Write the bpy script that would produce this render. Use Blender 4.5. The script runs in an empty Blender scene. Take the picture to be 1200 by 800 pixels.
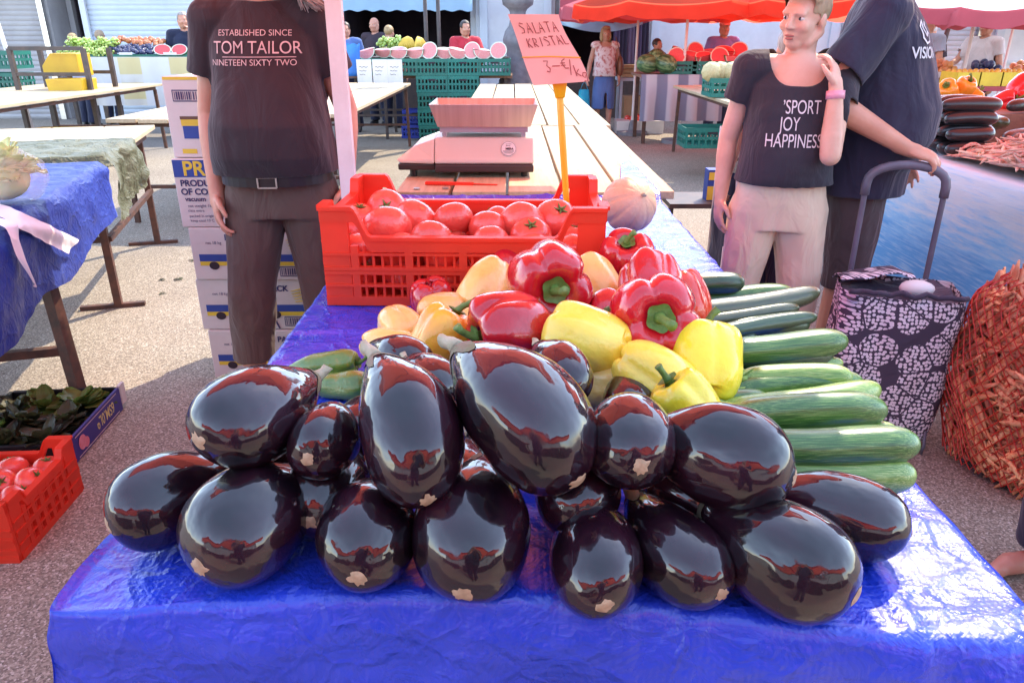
import bpy, math, random
from mathutils import Vector as V, Matrix, Quaternion, noise
from mathutils.bvhtree import BVHTree
RD = random.Random(11)
scn = bpy.context.scene
COL = scn.collection
PI = math.pi
rad = math.radians

# ---------------------------------------------------------------- camera and measuring helpers
CAM_H, FPX, PITCH = 1.45, 867.0, rad(22.4)
cp, sp = math.cos(PITCH), math.sin(PITCH)
def _ray(px, py):
    u = (px - 600) / FPX; v = (400 - py) / FPX
    return V((u, cp + v * sp, -sp + v * cp))
def PZ(px, py, z):
    d = _ray(px, py); return d * ((z - CAM_H) / d.z) + V((0, 0, CAM_H))
def PY(px, py, y):
    d = _ray(px, py); return d * (y / d.y) + V((0, 0, CAM_H))

# ---------------------------------------------------------------- mesh builder
def frame_from(d, up=V((0, 0, 1))):
    d = V(d).normalized()
    s = d.cross(up)
    if s.length < 1e-4: s = d.cross(V((0, 1, 0)))
    s.normalize(); u = s.cross(d)
    return d, s, u
class MB:
    def __init__(self): self.v = []; self.f = []; self.m = []
    def add(self, vs, fs, mi=0):
        o = len(self.v); self.v += [tuple(p) for p in vs]
        for f in fs: self.f.append(tuple(i + o for i in f)); self.m.append(mi)
    def box(self, c, s, rz=0, mi=0, M=None):
        c = V(c); hx, hy, hz = s[0] / 2, s[1] / 2, s[2] / 2
        R = M if M is not None else Matrix.Rotation(rz, 3, 'Z')
        vs = [c + R @ V((x, y, z)) for x in (-hx, hx) for y in (-hy, hy) for z in (-hz, hz)]
        self.add(vs, [(0, 1, 3, 2), (4, 6, 7, 5), (0, 4, 5, 1), (2, 3, 7, 6), (0, 2, 6, 4), (1, 5, 7, 3)], mi)
    def bar(self, a, b, w, h=None, mi=0):
        a = V(a); b = V(b); h = h or w
        d, s, u = frame_from(b - a)
        L = (b - a).length
        self.box((a + b) / 2, (L, w, h), 0, mi, Matrix((d, s, u)).transposed())
    def tube(self, pts, r, n=8, caps=True, mi=0, flat=1.0):
        pts = [V(p) for p in pts]; k = len(pts)
        rs = r if isinstance(r, (list, tuple)) else [r] * k
        vs = []; prev = None
        for i, p in enumerate(pts):
            d = (pts[min(i + 1, k - 1)] - pts[max(i - 1, 0)])
            d, s, u = frame_from(d, prev if prev is not None else V((0.02, 0.01, 1)))
            prev = u
            for j in range(n):
                a = 2 * PI * j / n
                vs.append(p + s * math.cos(a) * rs[i] + u * math.sin(a) * rs[i] * flat)
        fs = [(i * n + j, i * n + (j + 1) % n, (i + 1) * n + (j + 1) % n, (i + 1) * n + j) for i in range(k - 1) for j in range(n)]
        if caps:
            fs.append(tuple(reversed(range(n)))); fs.append(tuple((k - 1) * n + j for j in range(n)))
        self.add(vs, fs, mi)
    def cone(self, a, b, ra, rb, n=14):          # rounded cone
        a = V(a); b = V(b); L = (b - a).length
        d, s, u = frame_from(b - a)
        pts = []; rs = []
        for t in (-1, -.92, -.7, -.38): pts.append(a + d * ra * t); rs.append(ra * math.sqrt(max(1 - t * t, 0.002)))
        for t in (0, .25, .5, .75, 1): pts.append(a.lerp(b, t)); rs.append(ra + (rb - ra) * t)
        for t in (.38, .7, .92, 1): pts.append(b + d * rb * t); rs.append(rb * math.sqrt(max(1 - t * t, 0.002)))
        vs = []
        for p, r in zip(pts, rs):
            for j in range(n):
                w = 2 * PI * j / n; vs.append(p + s * math.cos(w) * r + u * math.sin(w) * r)
        k = len(pts)
        fs = [(i * n + j, i * n + (j + 1) % n, (i + 1) * n + (j + 1) % n, (i + 1) * n + j) for i in range(k - 1) for j in range(n)]
        fs.append(tuple(reversed(range(n)))); fs.append(tuple((k - 1) * n + j for j in range(n)))
        self.add(vs, fs)
    def loft(self, rings, n=28, e=2.3, caps=True, mi=0):   # rings: (cx,cy,z,rx,ry)
        vs = []
        for cx, cy, z, rx, ry in rings:
            for j in range(n):
                a = 2 * PI * j / n; ca, sa = math.cos(a), math.sin(a)
                vs.append((cx + rx * math.copysign(abs(ca) ** (2 / e), ca), cy + ry * math.copysign(abs(sa) ** (2 / e), sa), z))
        k = len(rings)
        fs = [(i * n + j, i * n + (j + 1) % n, (i + 1) * n + (j + 1) % n, (i + 1) * n + j) for i in range(k - 1) for j in range(n)]
        if caps:
            fs.append(tuple(reversed(range(n)))); fs.append(tuple((k - 1) * n + j for j in range(n)))
        self.add(vs, fs, mi)
    def ell(self, c, r, n=16, M=None, mi=0):
        c = V(c); M = M or Matrix.Identity(3); m = n // 2 + 2
        vs = []
        for i in range(m + 1):
            p = PI * i / m
            for j in range(n):
                a = 2 * PI * j / n
                vs.append(c + M @ V((r[0] * math.sin(p) * math.cos(a), r[1] * math.sin(p) * math.sin(a), r[2] * math.cos(p))))
        fs = [(i * n + j, (i + 1) * n + j, (i + 1) * n + (j + 1) % n, i * n + (j + 1) % n) for i in range(m) for j in range(n)]
        self.add(vs, fs, mi)
    def surf(self, fn, nu, nv, wrap=False, mi=0):
        vs = [fn(i / nu, j / nv) for j in range(nv + 1) for i in range(nu if wrap else nu + 1)]
        w = nu if wrap else nu + 1
        fs = [(j * w + i, j * w + (i + 1) % w, (j + 1) * w + (i + 1) % w, (j + 1) * w + i) for j in range(nv) for i in range(nu)]
        self.add(vs, fs, mi)
    def prism(self, poly, M, depth, mi=0):       # poly in local xy, extruded along local z
        n = len(poly)
        vs = [M @ V((x, y, 0)) for x, y in poly] + [M @ V((x, y, depth)) for x, y in poly]
        fs = [tuple(reversed(range(n))), tuple(range(n, 2 * n))] + [(i, (i + 1) % n, n + (i + 1) % n, n + i) for i in range(n)]
        self.add(vs, fs, mi)
    def mesh(self, name, mats, smooth=False):
        me = bpy.data.meshes.new(name); me.from_pydata(self.v, [], self.f)
        for m in (mats if isinstance(mats, (list, tuple)) else [mats]): me.materials.append(m)
        if any(self.m): me.polygons.foreach_set('material_index', self.m)
        if smooth: me.polygons.foreach_set('use_smooth', [True] * len(self.f))
        me.validate(); me.update()
        return me
    def build(self, name, mats, parent=None, smooth=False, bevel=0, M=None, auto=None):
        import bmesh
        me = self.mesh(name, mats, smooth)
        bm = bmesh.new(); bm.from_mesh(me); bmesh.ops.recalc_face_normals(bm, faces=bm.faces); bm.to_mesh(me); bm.free()
        o = link(name, me, parent)
        if M is not None: o.matrix_local = M
        if bevel:
            b = o.modifiers.new('Bevel', 'BEVEL'); b.width = bevel; b.segments = 2; b.limit_method = 'ANGLE'
        return o
def link(name, data, parent=None):
    o = bpy.data.objects.new(name, data); COL.objects.link(o)
    if parent: o.parent = parent
    return o
def tag(o, label=None, cat=None, group=None, kind=None):
    if label: o['label'] = label
    if cat: o['category'] = cat
    if group: o['group'] = group
    if kind: o['kind'] = kind
    return o
def thing(name, label, cat, loc=(0, 0, 0), rz=0, group=None):
    o = link(name, None); o.location = loc; o.rotation_euler = (0, 0, rz)
    return tag(o, label, cat, group)
def copy_tree(o, parent=None):
    c = o.copy(); COL.objects.link(c)
    if parent: c.parent = parent
    for ch in list(o.children): copy_tree(ch, c)
    return c
def axis_quat(d, up=V((0, 0, 1)), roll=0):      # local X onto d
    d, s, u = frame_from(d, up)
    m = Matrix((d, -s, u)).transposed()
    return m.to_quaternion() @ Quaternion((1, 0, 0), roll)

# ---------------------------------------------------------------- materials
def nmat(name):
    m = bpy.data.materials.new(name); m.use_nodes = True
    return m, m.node_tree, m.node_tree.nodes['Principled BSDF']
def nd(nt, t, ins=None, **kw):
    n = nt.nodes.new(t)
    for k, v in kw.items(): setattr(n, k, v)
    for k, v in (ins or {}).items():
        if isinstance(v, bpy.types.NodeSocket): nt.links.new(v, n.inputs[k])
        else: n.inputs[k].default_value = v
    return n
def c4(c): return (c[0], c[1], c[2], 1)
def objco(nt, sc=(1, 1, 1), gen=False):
    tc = nd(nt, 'ShaderNodeTexCoord')
    return nd(nt, 'ShaderNodeMapping', {0: tc.outputs['Generated' if gen else 'Object'], 'Scale': sc}).outputs[0]
def ramp(nt, fac, stops):
    r = nd(nt, 'ShaderNodeValToRGB', {0: fac}); e = r.color_ramp.elements
    while len(e) < len(stops): e.new(.5)
    for x, (p, c) in zip(e, stops): x.position = p; x.color = c4(c)
    return r.outputs[0]
def mixc(nt, f, a, b, mode='MIX'):
    n = nd(nt, 'ShaderNodeMix', data_type='RGBA', blend_type=mode)
    for i, v in ((0, f), (6, a), (7, b)):
        if isinstance(v, bpy.types.NodeSocket): nt.links.new(v, n.inputs[i])
        else: n.inputs[i].default_value = v if i == 0 else c4(v)
    return n.outputs[2]
def math_(nt, op, a, b=0.0, c=0.0):
    n = nd(nt, 'ShaderNodeMath', operation=op)
    for i, v in enumerate((a, b, c)):
        if isinstance(v, bpy.types.NodeSocket): nt.links.new(v, n.inputs[i])
        else: n.inputs[i].default_value = v
    return n.outputs[0]
def bump(nt, b, h, strength=.3, dist=.01, prev=None):
    n = nd(nt, 'ShaderNodeBump', {'Height': h, 'Strength': strength, 'Distance': dist})
    if prev is not None: nt.links.new(prev, n.inputs['Normal'])
    nt.links.new(n.outputs[0], b.inputs['Normal']); return n.outputs[0]
def pm(name, c1, c2=None, sc=6, rough=.6, bmp=0, bsc=80, bd=.004, metal=0, coat=0, spec=.5, rnd=0, isl=0, stretch=(1, 1, 1), sss=0, transl=0, lo=.35, hi=.65, dirt=0):
    m, nt, b = nmat(name)
    co = objco(nt, stretch)
    nz = nd(nt, 'ShaderNodeTexNoise', {'Vector': co, 'Scale': sc, 'Detail': 6.0, 'Roughness': .6})
    c2 = c2 or tuple(x * .82 for x in c1)
    col = ramp(nt, nz.outputs[0], [(lo, c1), (hi, c2)])
    if rnd or isl:
        src = nd(nt, 'ShaderNodeObjectInfo').outputs['Random'] if rnd else nd(nt, 'ShaderNodeNewGeometry').outputs['Random Per Island']
        k = rnd or isl
        val = nd(nt, 'ShaderNodeMapRange', {0: src, 3: 1 - k, 4: 1 + k}).outputs[0]
        hue = nd(nt, 'ShaderNodeMapRange', {0: src, 3: .5 - k * .03, 4: .5 + k * .03}).outputs[0]
        col = nd(nt, 'ShaderNodeHueSaturation', {'Hue': hue, 'Value': val, 'Color': col}).outputs[0]
    if dirt:
        n2 = nd(nt, 'ShaderNodeTexNoise', {'Vector': co, 'Scale': sc * .37 + 1, 'Detail': 8.0, 'Roughness': .7})
        col = mixc(nt, ramp(nt, n2.outputs[0], [(.45, (0, 0, 0)), (.75, (dirt,) * 3)]), col, (.09, .075, .06))
    nt.links.new(col, b.inputs['Base Color'])
    b.inputs['Roughness'].default_value = rough
    b.inputs['Metallic'].default_value = metal
    b.inputs['Coat Weight'].default_value = coat; b.inputs['Coat Roughness'].default_value = .05
    b.inputs['Specular IOR Level'].default_value = spec
    if sss:
        b.inputs['Subsurface Weight'].default_value = sss; b.inputs['Subsurface Radius'].default_value = (.012, .005, .003); b.inputs['Subsurface Scale'].default_value = 1
    if bmp:
        n3 = nd(nt, 'ShaderNodeTexNoise', {'Vector': co, 'Scale': bsc, 'Detail': 5.0, 'Roughness': .65})
        bump(nt, b, n3.outputs[0], bmp, bd)
    if transl:
        tr = nd(nt, 'ShaderNodeBsdfTranslucent', {'Color': col})
        mx = nd(nt, 'ShaderNodeMixShader', {0: transl, 1: b.outputs[0], 2: tr.outputs[0]})
        nt.links.new(mx.outputs[0], nt.nodes['Material Output'].inputs[0])
    return m
MT = {}
MT['rust'] = pm('rusty_brown_steel', (.13, .05, .03), (.06, .03, .022), 18, .65, .3, 120)
MT['skin'] = pm('skin', (.58, .30, .21), (.50, .235, .16), 9, .5, .15, 150, .002, sss=.12)
MT['skin_pale'] = pm('skin_fair', (.72, .45, .34), (.64, .36, .26), 9, .5, .15, 150, .002, sss=.12)
MT['skin_red'] = pm('skin_tanned', (.62, .31, .21), (.54, .24, .16), 9, .5, .15, 150, .002, sss=.12)
MT['lip'] = pm('lips', (.45, .16, .14), None, 9, .4)
MT['eye'] = pm('eye_white', (.7, .68, .65), None, 9, .2)
MT['iris'] = pm('iris', (.03, .035, .04), None, 9, .1)
MT['black'] = pm('black_plastic', (.015, .015, .017), None, 9, .4)
MT['dark'] = pm('dark_fabric', (.025, .02, .03), (.05, .03, .04), 4, .9)  # plain dark tone, shared by cloth and hand holes
MT['paper'] = pm('white_paper', (.75, .73, .7), (.68, .66, .63), 5, .8)
MT['ink'] = pm('dark_ink', (.03, .02, .03), None, 9, .7)
MT['steel'] = pm('brushed_steel', (.62, .60, .58), (.5, .48, .47), 3, .32, .1, 40, .001, metal=1, stretch=(1, 1, 30))
MT['dark_metal'] = pm('dark_painted_metal', (.05, .04, .04), (.09, .06, .05), 12, .5, .2)

def fabric(name, c1, c2=None, rough=.85, fold=.5, wv=900, tint=0):
    m, nt, b = nmat(name); co = objco(nt)
    n1 = nd(nt, 'ShaderNodeTexNoise', {'Vector': co, 'Scale': 3.0, 'Detail': 5.0, 'Distortion': .6})
    nt.links.new(ramp(nt, n1.outputs[0], [(.35, c1), (.7, c2 or tuple(x * .75 for x in c1))]), b.inputs['Base Color'])
    b.inputs['Roughness'].default_value = rough; b.inputs['Sheen Weight'].default_value = .15
    co2 = objco(nt, (1, 1, .45))
    n2 = nd(nt, 'ShaderNodeTexNoise', {'Vector': co2, 'Scale': 9.0, 'Detail': 3.0, 'Distortion': 1.6})
    p = bump(nt, b, n2.outputs[0], fold, .03)
    n3 = nd(nt, 'ShaderNodeTexNoise', {'Vector': co, 'Scale': wv, 'Detail': 2.0})
    bump(nt, b, n3.outputs[0], .12, .001, p)
    return m
def tarp_mat(name, c1, c2, rough=.28, crinkle=1.0, weave=260, spec=.6):
    m, nt, b = nmat(name); co = objco(nt)
    n1 = nd(nt, 'ShaderNodeTexNoise', {'Vector': co, 'Scale': 2.2, 'Detail': 7.0, 'Roughness': .65})
    nt.links.new(ramp(nt, n1.outputs[0], [(.35, c1), (.68, c2)]), b.inputs['Base Color'])
    b.inputs['Specular IOR Level'].default_value = spec; b.inputs['Coat Weight'].default_value = .35 if spec > .5 else .04; b.inputs['Coat Roughness'].default_value = .22
    nr = nd(nt, 'ShaderNodeTexNoise', {'Vector': co, 'Scale': 14.0, 'Detail': 5.0})
    nt.links.new(nd(nt, 'ShaderNodeMapRange', {0: nr.outputs[0], 1: .3, 2: .7, 3: rough * .75, 4: rough * 1.4}).outputs[0], b.inputs['Roughness'])
    wn = nd(nt, 'ShaderNodeTexNoise', {'Vector': co, 'Scale': 9.0, 'Detail': 4.0})
    wc = nd(nt, 'ShaderNodeVectorMath', {0: co, 1: nd(nt, 'ShaderNodeVectorMath', {0: wn.outputs['Color'], 'Scale': .13}, operation='SCALE').outputs[0]}, operation='ADD').outputs[0]
    vo = nd(nt, 'ShaderNodeTexVoronoi', {'Vector': wc, 'Scale': 11.0, 'Randomness': 1.0}, feature='DISTANCE_TO_EDGE')
    vm = nd(nt, 'ShaderNodeMapRange', {0: vo.outputs[0], 1: 0.0, 2: .10, 3: 1.0, 4: 0.0})
    n2 = nd(nt, 'ShaderNodeTexNoise', {'Vector': co, 'Scale': 22.0, 'Detail': 6.0, 'Distortion': 2.2, 'Roughness': .55})
    n4 = nd(nt, 'ShaderNodeTexNoise', {'Vector': co, 'Scale': 6.0, 'Detail': 3.0, 'Distortion': 1.2})
    p = bump(nt, b, n4.outputs[0], .6 * crinkle, .02)
    p = bump(nt, b, n2.outputs[0], .55 * crinkle, .008, p)
    p = bump(nt, b, vm.outputs[0], .35 * crinkle, .006, p)
    wx = nd(nt, 'ShaderNodeTexWave', {'Vector': co, 'Scale': weave / 6.28, 'Distortion': .3}, wave_type='BANDS', bands_direction='X')
    wy = nd(nt, 'ShaderNodeTexWave', {'Vector': co, 'Scale': weave / 6.28, 'Distortion': .3}, wave_type='BANDS', bands_direction='Y')
    bump(nt, b, math_(nt, 'MULTIPLY', wx.outputs[0], wy.outputs[0]), .22, .0015, p)
    return m
MT['tarp'] = tarp_mat('blue_woven_tarpaulin', (.012, .035, .46), (.02, .06, .62), .26)
MT['blue_cloth'] = tarp_mat('blue_cloth', (.015, .03, .24), (.03, .06, .34), .5, 1.3, spec=.25)
MT['olive'] = tarp_mat('olive_tarpaulin', (.10, .105, .055), (.16, .16, .095), .5, 1.9, spec=.25)
def asphalt():
    m, nt, b = nmat('asphalt'); co = objco(nt)
    vo = nd(nt, 'ShaderNodeTexVoronoi', {'Vector': co, 'Scale': 190.0})
    n1 = nd(nt, 'ShaderNodeTexNoise', {'Vector': co, 'Scale': .9, 'Detail': 9.0, 'Roughness': .65})
    n2 = nd(nt, 'ShaderNodeTexNoise', {'Vector': co, 'Scale': 70.0, 'Detail': 4.0})
    g = nd(nt, 'ShaderNodeSeparateColor', {0: vo.outputs['Color']}).outputs[0]
    stone = ramp(nt, g, [(.0, (.15, .12, .095)), (.5, (.30, .25, .19)), (.85, (.43, .37, .29)), (1, (.62, .57, .5))])
    base = ramp(nt, n1.outputs[0], [(.3, (.74, .70, .67)), (.7, (1.0, .98, .94))])
    col = mixc(nt, 1.0, stone, base, 'MULTIPLY')
    col = mixc(nt, ramp(nt, n2.outputs[0], [(.5, (0, 0, 0)), (.8, (.38, .38, .38))]), col, (.16, .135, .115))
    # patched, darker lanes far from the stalls
    n5 = nd(nt, 'ShaderNodeTexNoise', {'Vector': co, 'Scale': .22, 'Detail': 2.0})
    col = mixc(nt, ramp(nt, n5.outputs[0], [(.54, (0, 0, 0)), (.60, (.45, .45, .45))]), col, (.17, .165, .17))
    nt.links.new(col, b.inputs['Base Color']); b.inputs['Roughness'].default_value = .85
    p = bump(nt, b, vo.outputs[0], .22, .003); bump(nt, b, n2.outputs[0], .3, .005, p)
    return m
MT['asphalt'] = asphalt()
def wood(name, c1, c2, axis=1, dark=.25):
    m, nt, b = nmat(name)
    s = [22, 22, 22]; s[axis] = 1.2
    co = objco(nt, s)
    n1 = nd(nt, 'ShaderNodeTexNoise', {'Vector': co, 'Scale': 2.4, 'Detail': 7.0, 'Roughness': .65, 'Distortion': .4})
    col = ramp(nt, n1.outputs[0], [(.3, c1), (.62, c2), (.8, tuple(x * dark for x in c2))])
    isl = nd(nt, 'ShaderNodeNewGeometry').outputs['Random Per Island']
    v = nd(nt, 'ShaderNodeMapRange', {0: isl, 3: .82, 4: 1.12}).outputs[0]
    col = nd(nt, 'ShaderNodeHueSaturation', {'Value': v, 'Color': col}).outputs[0]
    co2 = objco(nt)
    n2 = nd(nt, 'ShaderNodeTexNoise', {'Vector': co2, 'Scale': 2.0, 'Detail': 6.0})
    col = mixc(nt, ramp(nt, n2.outputs[0], [(.55, (0, 0, 0)), (.8, (.4, .4, .4))]), col, tuple(x * .45 for x in c2))
    nt.links.new(col, b.inputs['Base Color']); b.inputs['Roughness'].default_value = .75
    bump(nt, b, n1.outputs[0], .4, .004)
    return m
MT['plank'] = wood('weathered_pale_planks', (.60, .47, .30), (.48, .36, .22), 1)
MT['plank_x'] = wood('weathered_pale_planks_crosswise', (.60, .47, .30), (.48, .36, .22), 0)
MT['board'] = wood('worn_brown_board', (.30, .17, .11), (.22, .12, .08), 1)
def canopy_mat(name, c, tr=.55):
    m, nt, b = nmat(name); co = objco(nt)
    n = nd(nt, 'ShaderNodeTexNoise', {'Vector': co, 'Scale': 3.0, 'Detail': 4.0})
    col = ramp(nt, n.outputs[0], [(.3, c), (.7, tuple(x * .85 for x in c))])
    nt.links.new(col, b.inputs['Base Color']); b.inputs['Roughness'].default_value = .8
    t = nd(nt, 'ShaderNodeBsdfTranslucent', {'Color': col})
    mx = nd(nt, 'ShaderNodeMixShader', {0: tr, 1: b.outputs[0], 2: t.outputs[0]})
    nt.links.new(mx.outputs[0], nt.nodes['Material Output'].inputs[0])
    bump(nt, b, n.outputs[0], .3, .02)
    return m
MT['canopy'] = canopy_mat('red_parasol_cloth', (.96, .15, .085), .88)
MT['canopy_white'] = canopy_mat('white_parasol_cloth', (.8, .78, .76), .35)
MT['awning_pink'] = canopy_mat('faded_red_awning_cloth', (.55, .10, .13), .3)
MT['awning_blue'] = canopy_mat('light_blue_awning_cloth', (.40, .60, .78), .3)

# vegetables
def veg_egg():
    m, nt, b = nmat('eggplant_skin'); co = objco(nt)
    n = nd(nt, 'ShaderNodeTexNoise', {'Vector': co, 'Scale': 2.5, 'Detail': 4.0})
    nt.links.new(ramp(nt, n.outputs[0], [(.35, (.006, .0025, .005)), (.78, (.034, .007, .016))]), b.inputs['Base Color'])
    b.inputs['Specular IOR Level'].default_value = .08; b.inputs['Roughness'].default_value = .4
    b.inputs['Coat Weight'].default_value = 1; b.inputs['Coat Roughness'].default_value = .035; b.inputs['Coat IOR'].default_value = 1.62
    n2 = nd(nt, 'ShaderNodeTexNoise', {'Vector': co, 'Scale': 2.6, 'Detail': 2.5})
    bp = nd(nt, 'ShaderNodeBump', {'Height': n2.outputs[0], 'Strength': .10, 'Distance': .06})
    nt.links.new(bp.outputs[0], b.inputs['Normal']); nt.links.new(bp.outputs[0], b.inputs['Coat Normal'])
    n3 = nd(nt, 'ShaderNodeTexNoise', {'Vector': co, 'Scale': 9.0, 'Detail': 6.0})
    nt.links.new(nd(nt, 'ShaderNodeMapRange', {0: n3.outputs[0], 1: .48, 2: .75, 3: .035, 4: .20}).outputs[0], b.inputs['Coat Roughness'])
    return m
MT['egg'] = veg_egg()
MT['scar'] = pm('blossom_scar', (.55, .38, .24), (.36, .22, .13), 8, .7, .4, 30)
MT['calyx'] = pm('eggplant_calyx', (.20, .13, .10), (.12, .14, .06), 5, .6, .4, 20)
MT['stem_dry'] = pm('dry_pale_stem', (.50, .42, .30), (.34, .30, .18), 6, .7, .4, 30)
def veg(name, c1, c2, c3=None, rough=.22, sc=2.2, sss=.15, coat=.35, bmp=.15):
    m, nt, b = nmat(name); co = objco(nt)
    n = nd(nt, 'ShaderNodeTexNoise', {'Vector': co, 'Scale': sc, 'Detail': 5.0})
    st = [(.3, c1), (.62, c2)] + ([(.78, c3)] if c3 else [])
    col = ramp(nt, n.outputs[0], st)
    v = nd(nt, 'ShaderNodeMapRange', {0: nd(nt, 'ShaderNodeObjectInfo').outputs['Random'], 3: .86, 4: 1.12}).outputs[0]
    col = nd(nt, 'ShaderNodeHueSaturation', {'Value': v, 'Color': col}).outputs[0]
    nt.links.new(col, b.inputs['Base Color']); b.inputs['Roughness'].default_value = rough
    b.inputs['Coat Weight'].default_value = coat; b.inputs['Coat Roughness'].default_value = .08
    b.inputs['Subsurface Weight'].default_value = sss; b.inputs['Subsurface Radius'].default_value = (.02, .008, .004); b.inputs['Subsurface Scale'].default_value = 1
    n2 = nd(nt, 'ShaderNodeTexNoise', {'Vector': co, 'Scale': sc * 3, 'Detail': 4.0})
    bump(nt, b, n2.outputs[0], bmp, .02)
    return m
MT['red_pep'] = veg('red_pepper_skin', (.64, .014, .024), (.48, .008, .018), rough=.18, coat=.6)
MT['or_red_pep'] = veg('orange_red_pepper_skin', (.82, .07, .015), (.68, .03, .015), rough=.2)
MT['pale_pep'] = veg('pale_cream_pepper_skin', (.90, .58, .20), (.88, .50, .13), (.84, .38, .06), rough=.3)
MT['orange_pep'] = veg('orange_pepper_skin', (.90, .46, .04), (.88, .32, .03), (.82, .2, .025), rough=.28)
MT['yellow_pep'] = veg('yellow_pepper_skin', (.92, .76, .05), (.90, .68, .03), rough=.25)
MT['pyel_pep'] = veg('pale_yellow_pepper_skin', (.92, .70, .12), (.90, .62, .06), rough=.25)
MT['green_pep'] = veg('green_pepper_skin', (.10, .20, .035), (.17, .24, .04), (.42, .24, .04), rough=.25, sc=5)
MT['tomato'] = veg('tomato_skin', (.86, .13, .085), (.78, .085, .06), (.86, .28, .09), rough=.2)
MT['pstem'] = pm('green_pepper_stem', (.16, .26, .05), (.10, .17, .03), 9, .5, .4, 40)
def veg_zuc(name, dark, mid, light):
    m, nt, b = nmat(name)
    co = objco(nt, (1, 1, 1)); cs = objco(nt, (3, 42, 42))
    n1 = nd(nt, 'ShaderNodeTexNoise', {'Vector': cs, 'Scale': 1.5, 'Detail': 3.0})
    n2 = nd(nt, 'ShaderNodeTexNoise', {'Vector': co, 'Scale': 170.0, 'Detail': 2.0})
    f = math_(nt, 'ADD', math_(nt, 'MULTIPLY', n1.outputs[0], .75), math_(nt, 'MULTIPLY', n2.outputs[0], .25))
    col = ramp(nt, f, [(.38, dark), (.52, mid), (.66, light)])
    nt.links.new(col, b.inputs['Base Color']); b.inputs['Roughness'].default_value = .28
    b.inputs['Coat Weight'].default_value = .3; b.inputs['Coat Roughness'].default_value = .12
    bump(nt, b, n1.outputs[0], .12, .01)
    return m
MT['zuc_d'] = veg_zuc('dark_zucchini_skin', (.012, .03, .012), (.02, .055, .016), (.06, .12, .03))
MT['zuc_m'] = veg_zuc('green_zucchini_skin', (.025, .08, .015), (.055, .15, .024), (.22, .33, .09))
MT['zuc_l'] = veg_zuc('light_green_zucchini_skin', (.09, .20, .03), (.19, .31, .055), (.44, .52, .17))
MT['zuc_b'] = veg_zuc('brownish_zucchini_skin', (.045, .035, .02), (.03, .06, .02), (.14, .13, .06))
MT['zuc_vd'] = veg_zuc('blackish_zucchini_skin', (.012, .012, .015), (.018, .018, .021), (.026, .022, .026))
MT['zstem'] = pm('zucchini_stem', (.34, .46, .10), (.22, .34, .07), 12, .5, .4, 40)
MT['melonskin'] = pm('orange_melon_rind', (.74, .47, .30), (.66, .38, .22), 9, .5, .6, 60)
MT['leaf'] = pm('lettuce_leaf', (.20, .28, .05), (.11, .16, .03), 7, .5, .5, 25, rnd=.25, transl=.3)
MT['leaf_dark'] = pm('dark_lettuce_leaf', (.10, .11, .035), (.06, .05, .03), 7, .5, .5, 25, rnd=.3, transl=.25)
MT['red_plastic'] = pm('red_crate_plastic', (.95, .085, .04), (.90, .07, .034), 4, .38, .1, 90, transl=.42)
MT['green_plastic'] = pm('green_crate_plastic', (.01, .17, .13), (.012, .13, .10), 4, .45, .1, 90, rnd=.12)
MT['yellow_plastic'] = pm('yellow_plastic', (.68, .42, .02), (.6, .35, .02), 4, .45)
MT['blue_plastic'] = pm('blue_plastic', (.03, .06, .45), None, 4, .45)
MT['black_plastic'] = pm('black_crate_plastic', (.012, .013, .016), None, 4, .4)
MT['carton'] = pm('pale_carton', (.72, .66, .62), (.66, .58, .54), 3, .8, .15, 30, dirt=.15)
MT['carton_blue'] = pm('printed_blue', (.03, .07, .33), None, 5, .6)
MT['carton_yellow'] = pm('printed_yellow', (.80, .58, .05), None, 5, .6)
MT['brown_card'] = pm('brown_cardboard', (.45, .29, .16), (.38, .23, .12), 5, .85)
MT['white_paint'] = pm('white_painted_wood', (.78, .72, .70), (.70, .62, .60), 7, .55, .2, 30, dirt=.1)
MT['yellow_stick'] = pm('yellow_plastic_stick', (.85, .42, .01), None, 4, .35)
MT['pink_card'] = pm('salmon_card', (.85, .42, .36), (.80, .37, .32), 3, .7, .1, 20, transl=.25)
MT['stone'] = pm('grey_cast_stone', (.24, .23, .25), (.15, .145, .16), 6, .8, .5, 40)
MT['shutter_white'] = pm('white_roller_shutter', (.62, .68, .76), (.55, .62, .70), 2, .5, dirt=.1)
MT['shutter_grey'] = pm('grey_roller_shutter', (.42, .40, .40), (.36, .34, .35), 2, .6, dirt=.2)
MT['wall_white'] = pm('white_kiosk_wall', (.70, .72, .76), (.62, .64, .69), 1.2, .8, .2, 30, dirt=.15)
MT['dark_int'] = pm('dark_shop_interior', (.035, .025, .035), (.06, .04, .05), 3, .9)
MT['melon_flesh'] = pm('watermelon_flesh', (.75, .12, .12), (.66, .08, .09), 7, .4, .3, 40)
MT['melon_flesh_pale'] = pm('pale_watermelon_flesh', (.80, .32, .30), (.78, .22, .22), 7, .4, .3, 40)
MT['melon_rind'] = pm('watermelon_rind', (.03, .10, .035), (.10, .22, .08), 9, .4, stretch=(1, 1, .2))
MT['melon_white'] = pm('watermelon_white_rind', (.75, .76, .60), None, 5, .5)
MT['melon_pale'] = pm('pale_yellow_melon_rind', (.62, .52, .28), (.50, .42, .2), 8, .6, .5, 30)
# ---------------------------------------------------------------- ground
g = MB(); g.surf(lambda u, v: ((u - .5) * 240, v * 240 - 60, 0), 24, 24)
tag(g.build('ground', MT['asphalt']), kind='structure')

T = .85
def nz(p, s=1.0, k=0.0): return noise.noise(V((p[0] * s + k, p[1] * s - k, (p[2] if len(p) > 2 else 0) * s + k * .37)))
def sstep(t): t = max(0, min(1, t)); return t * t * (3 - 2 * t)

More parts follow.
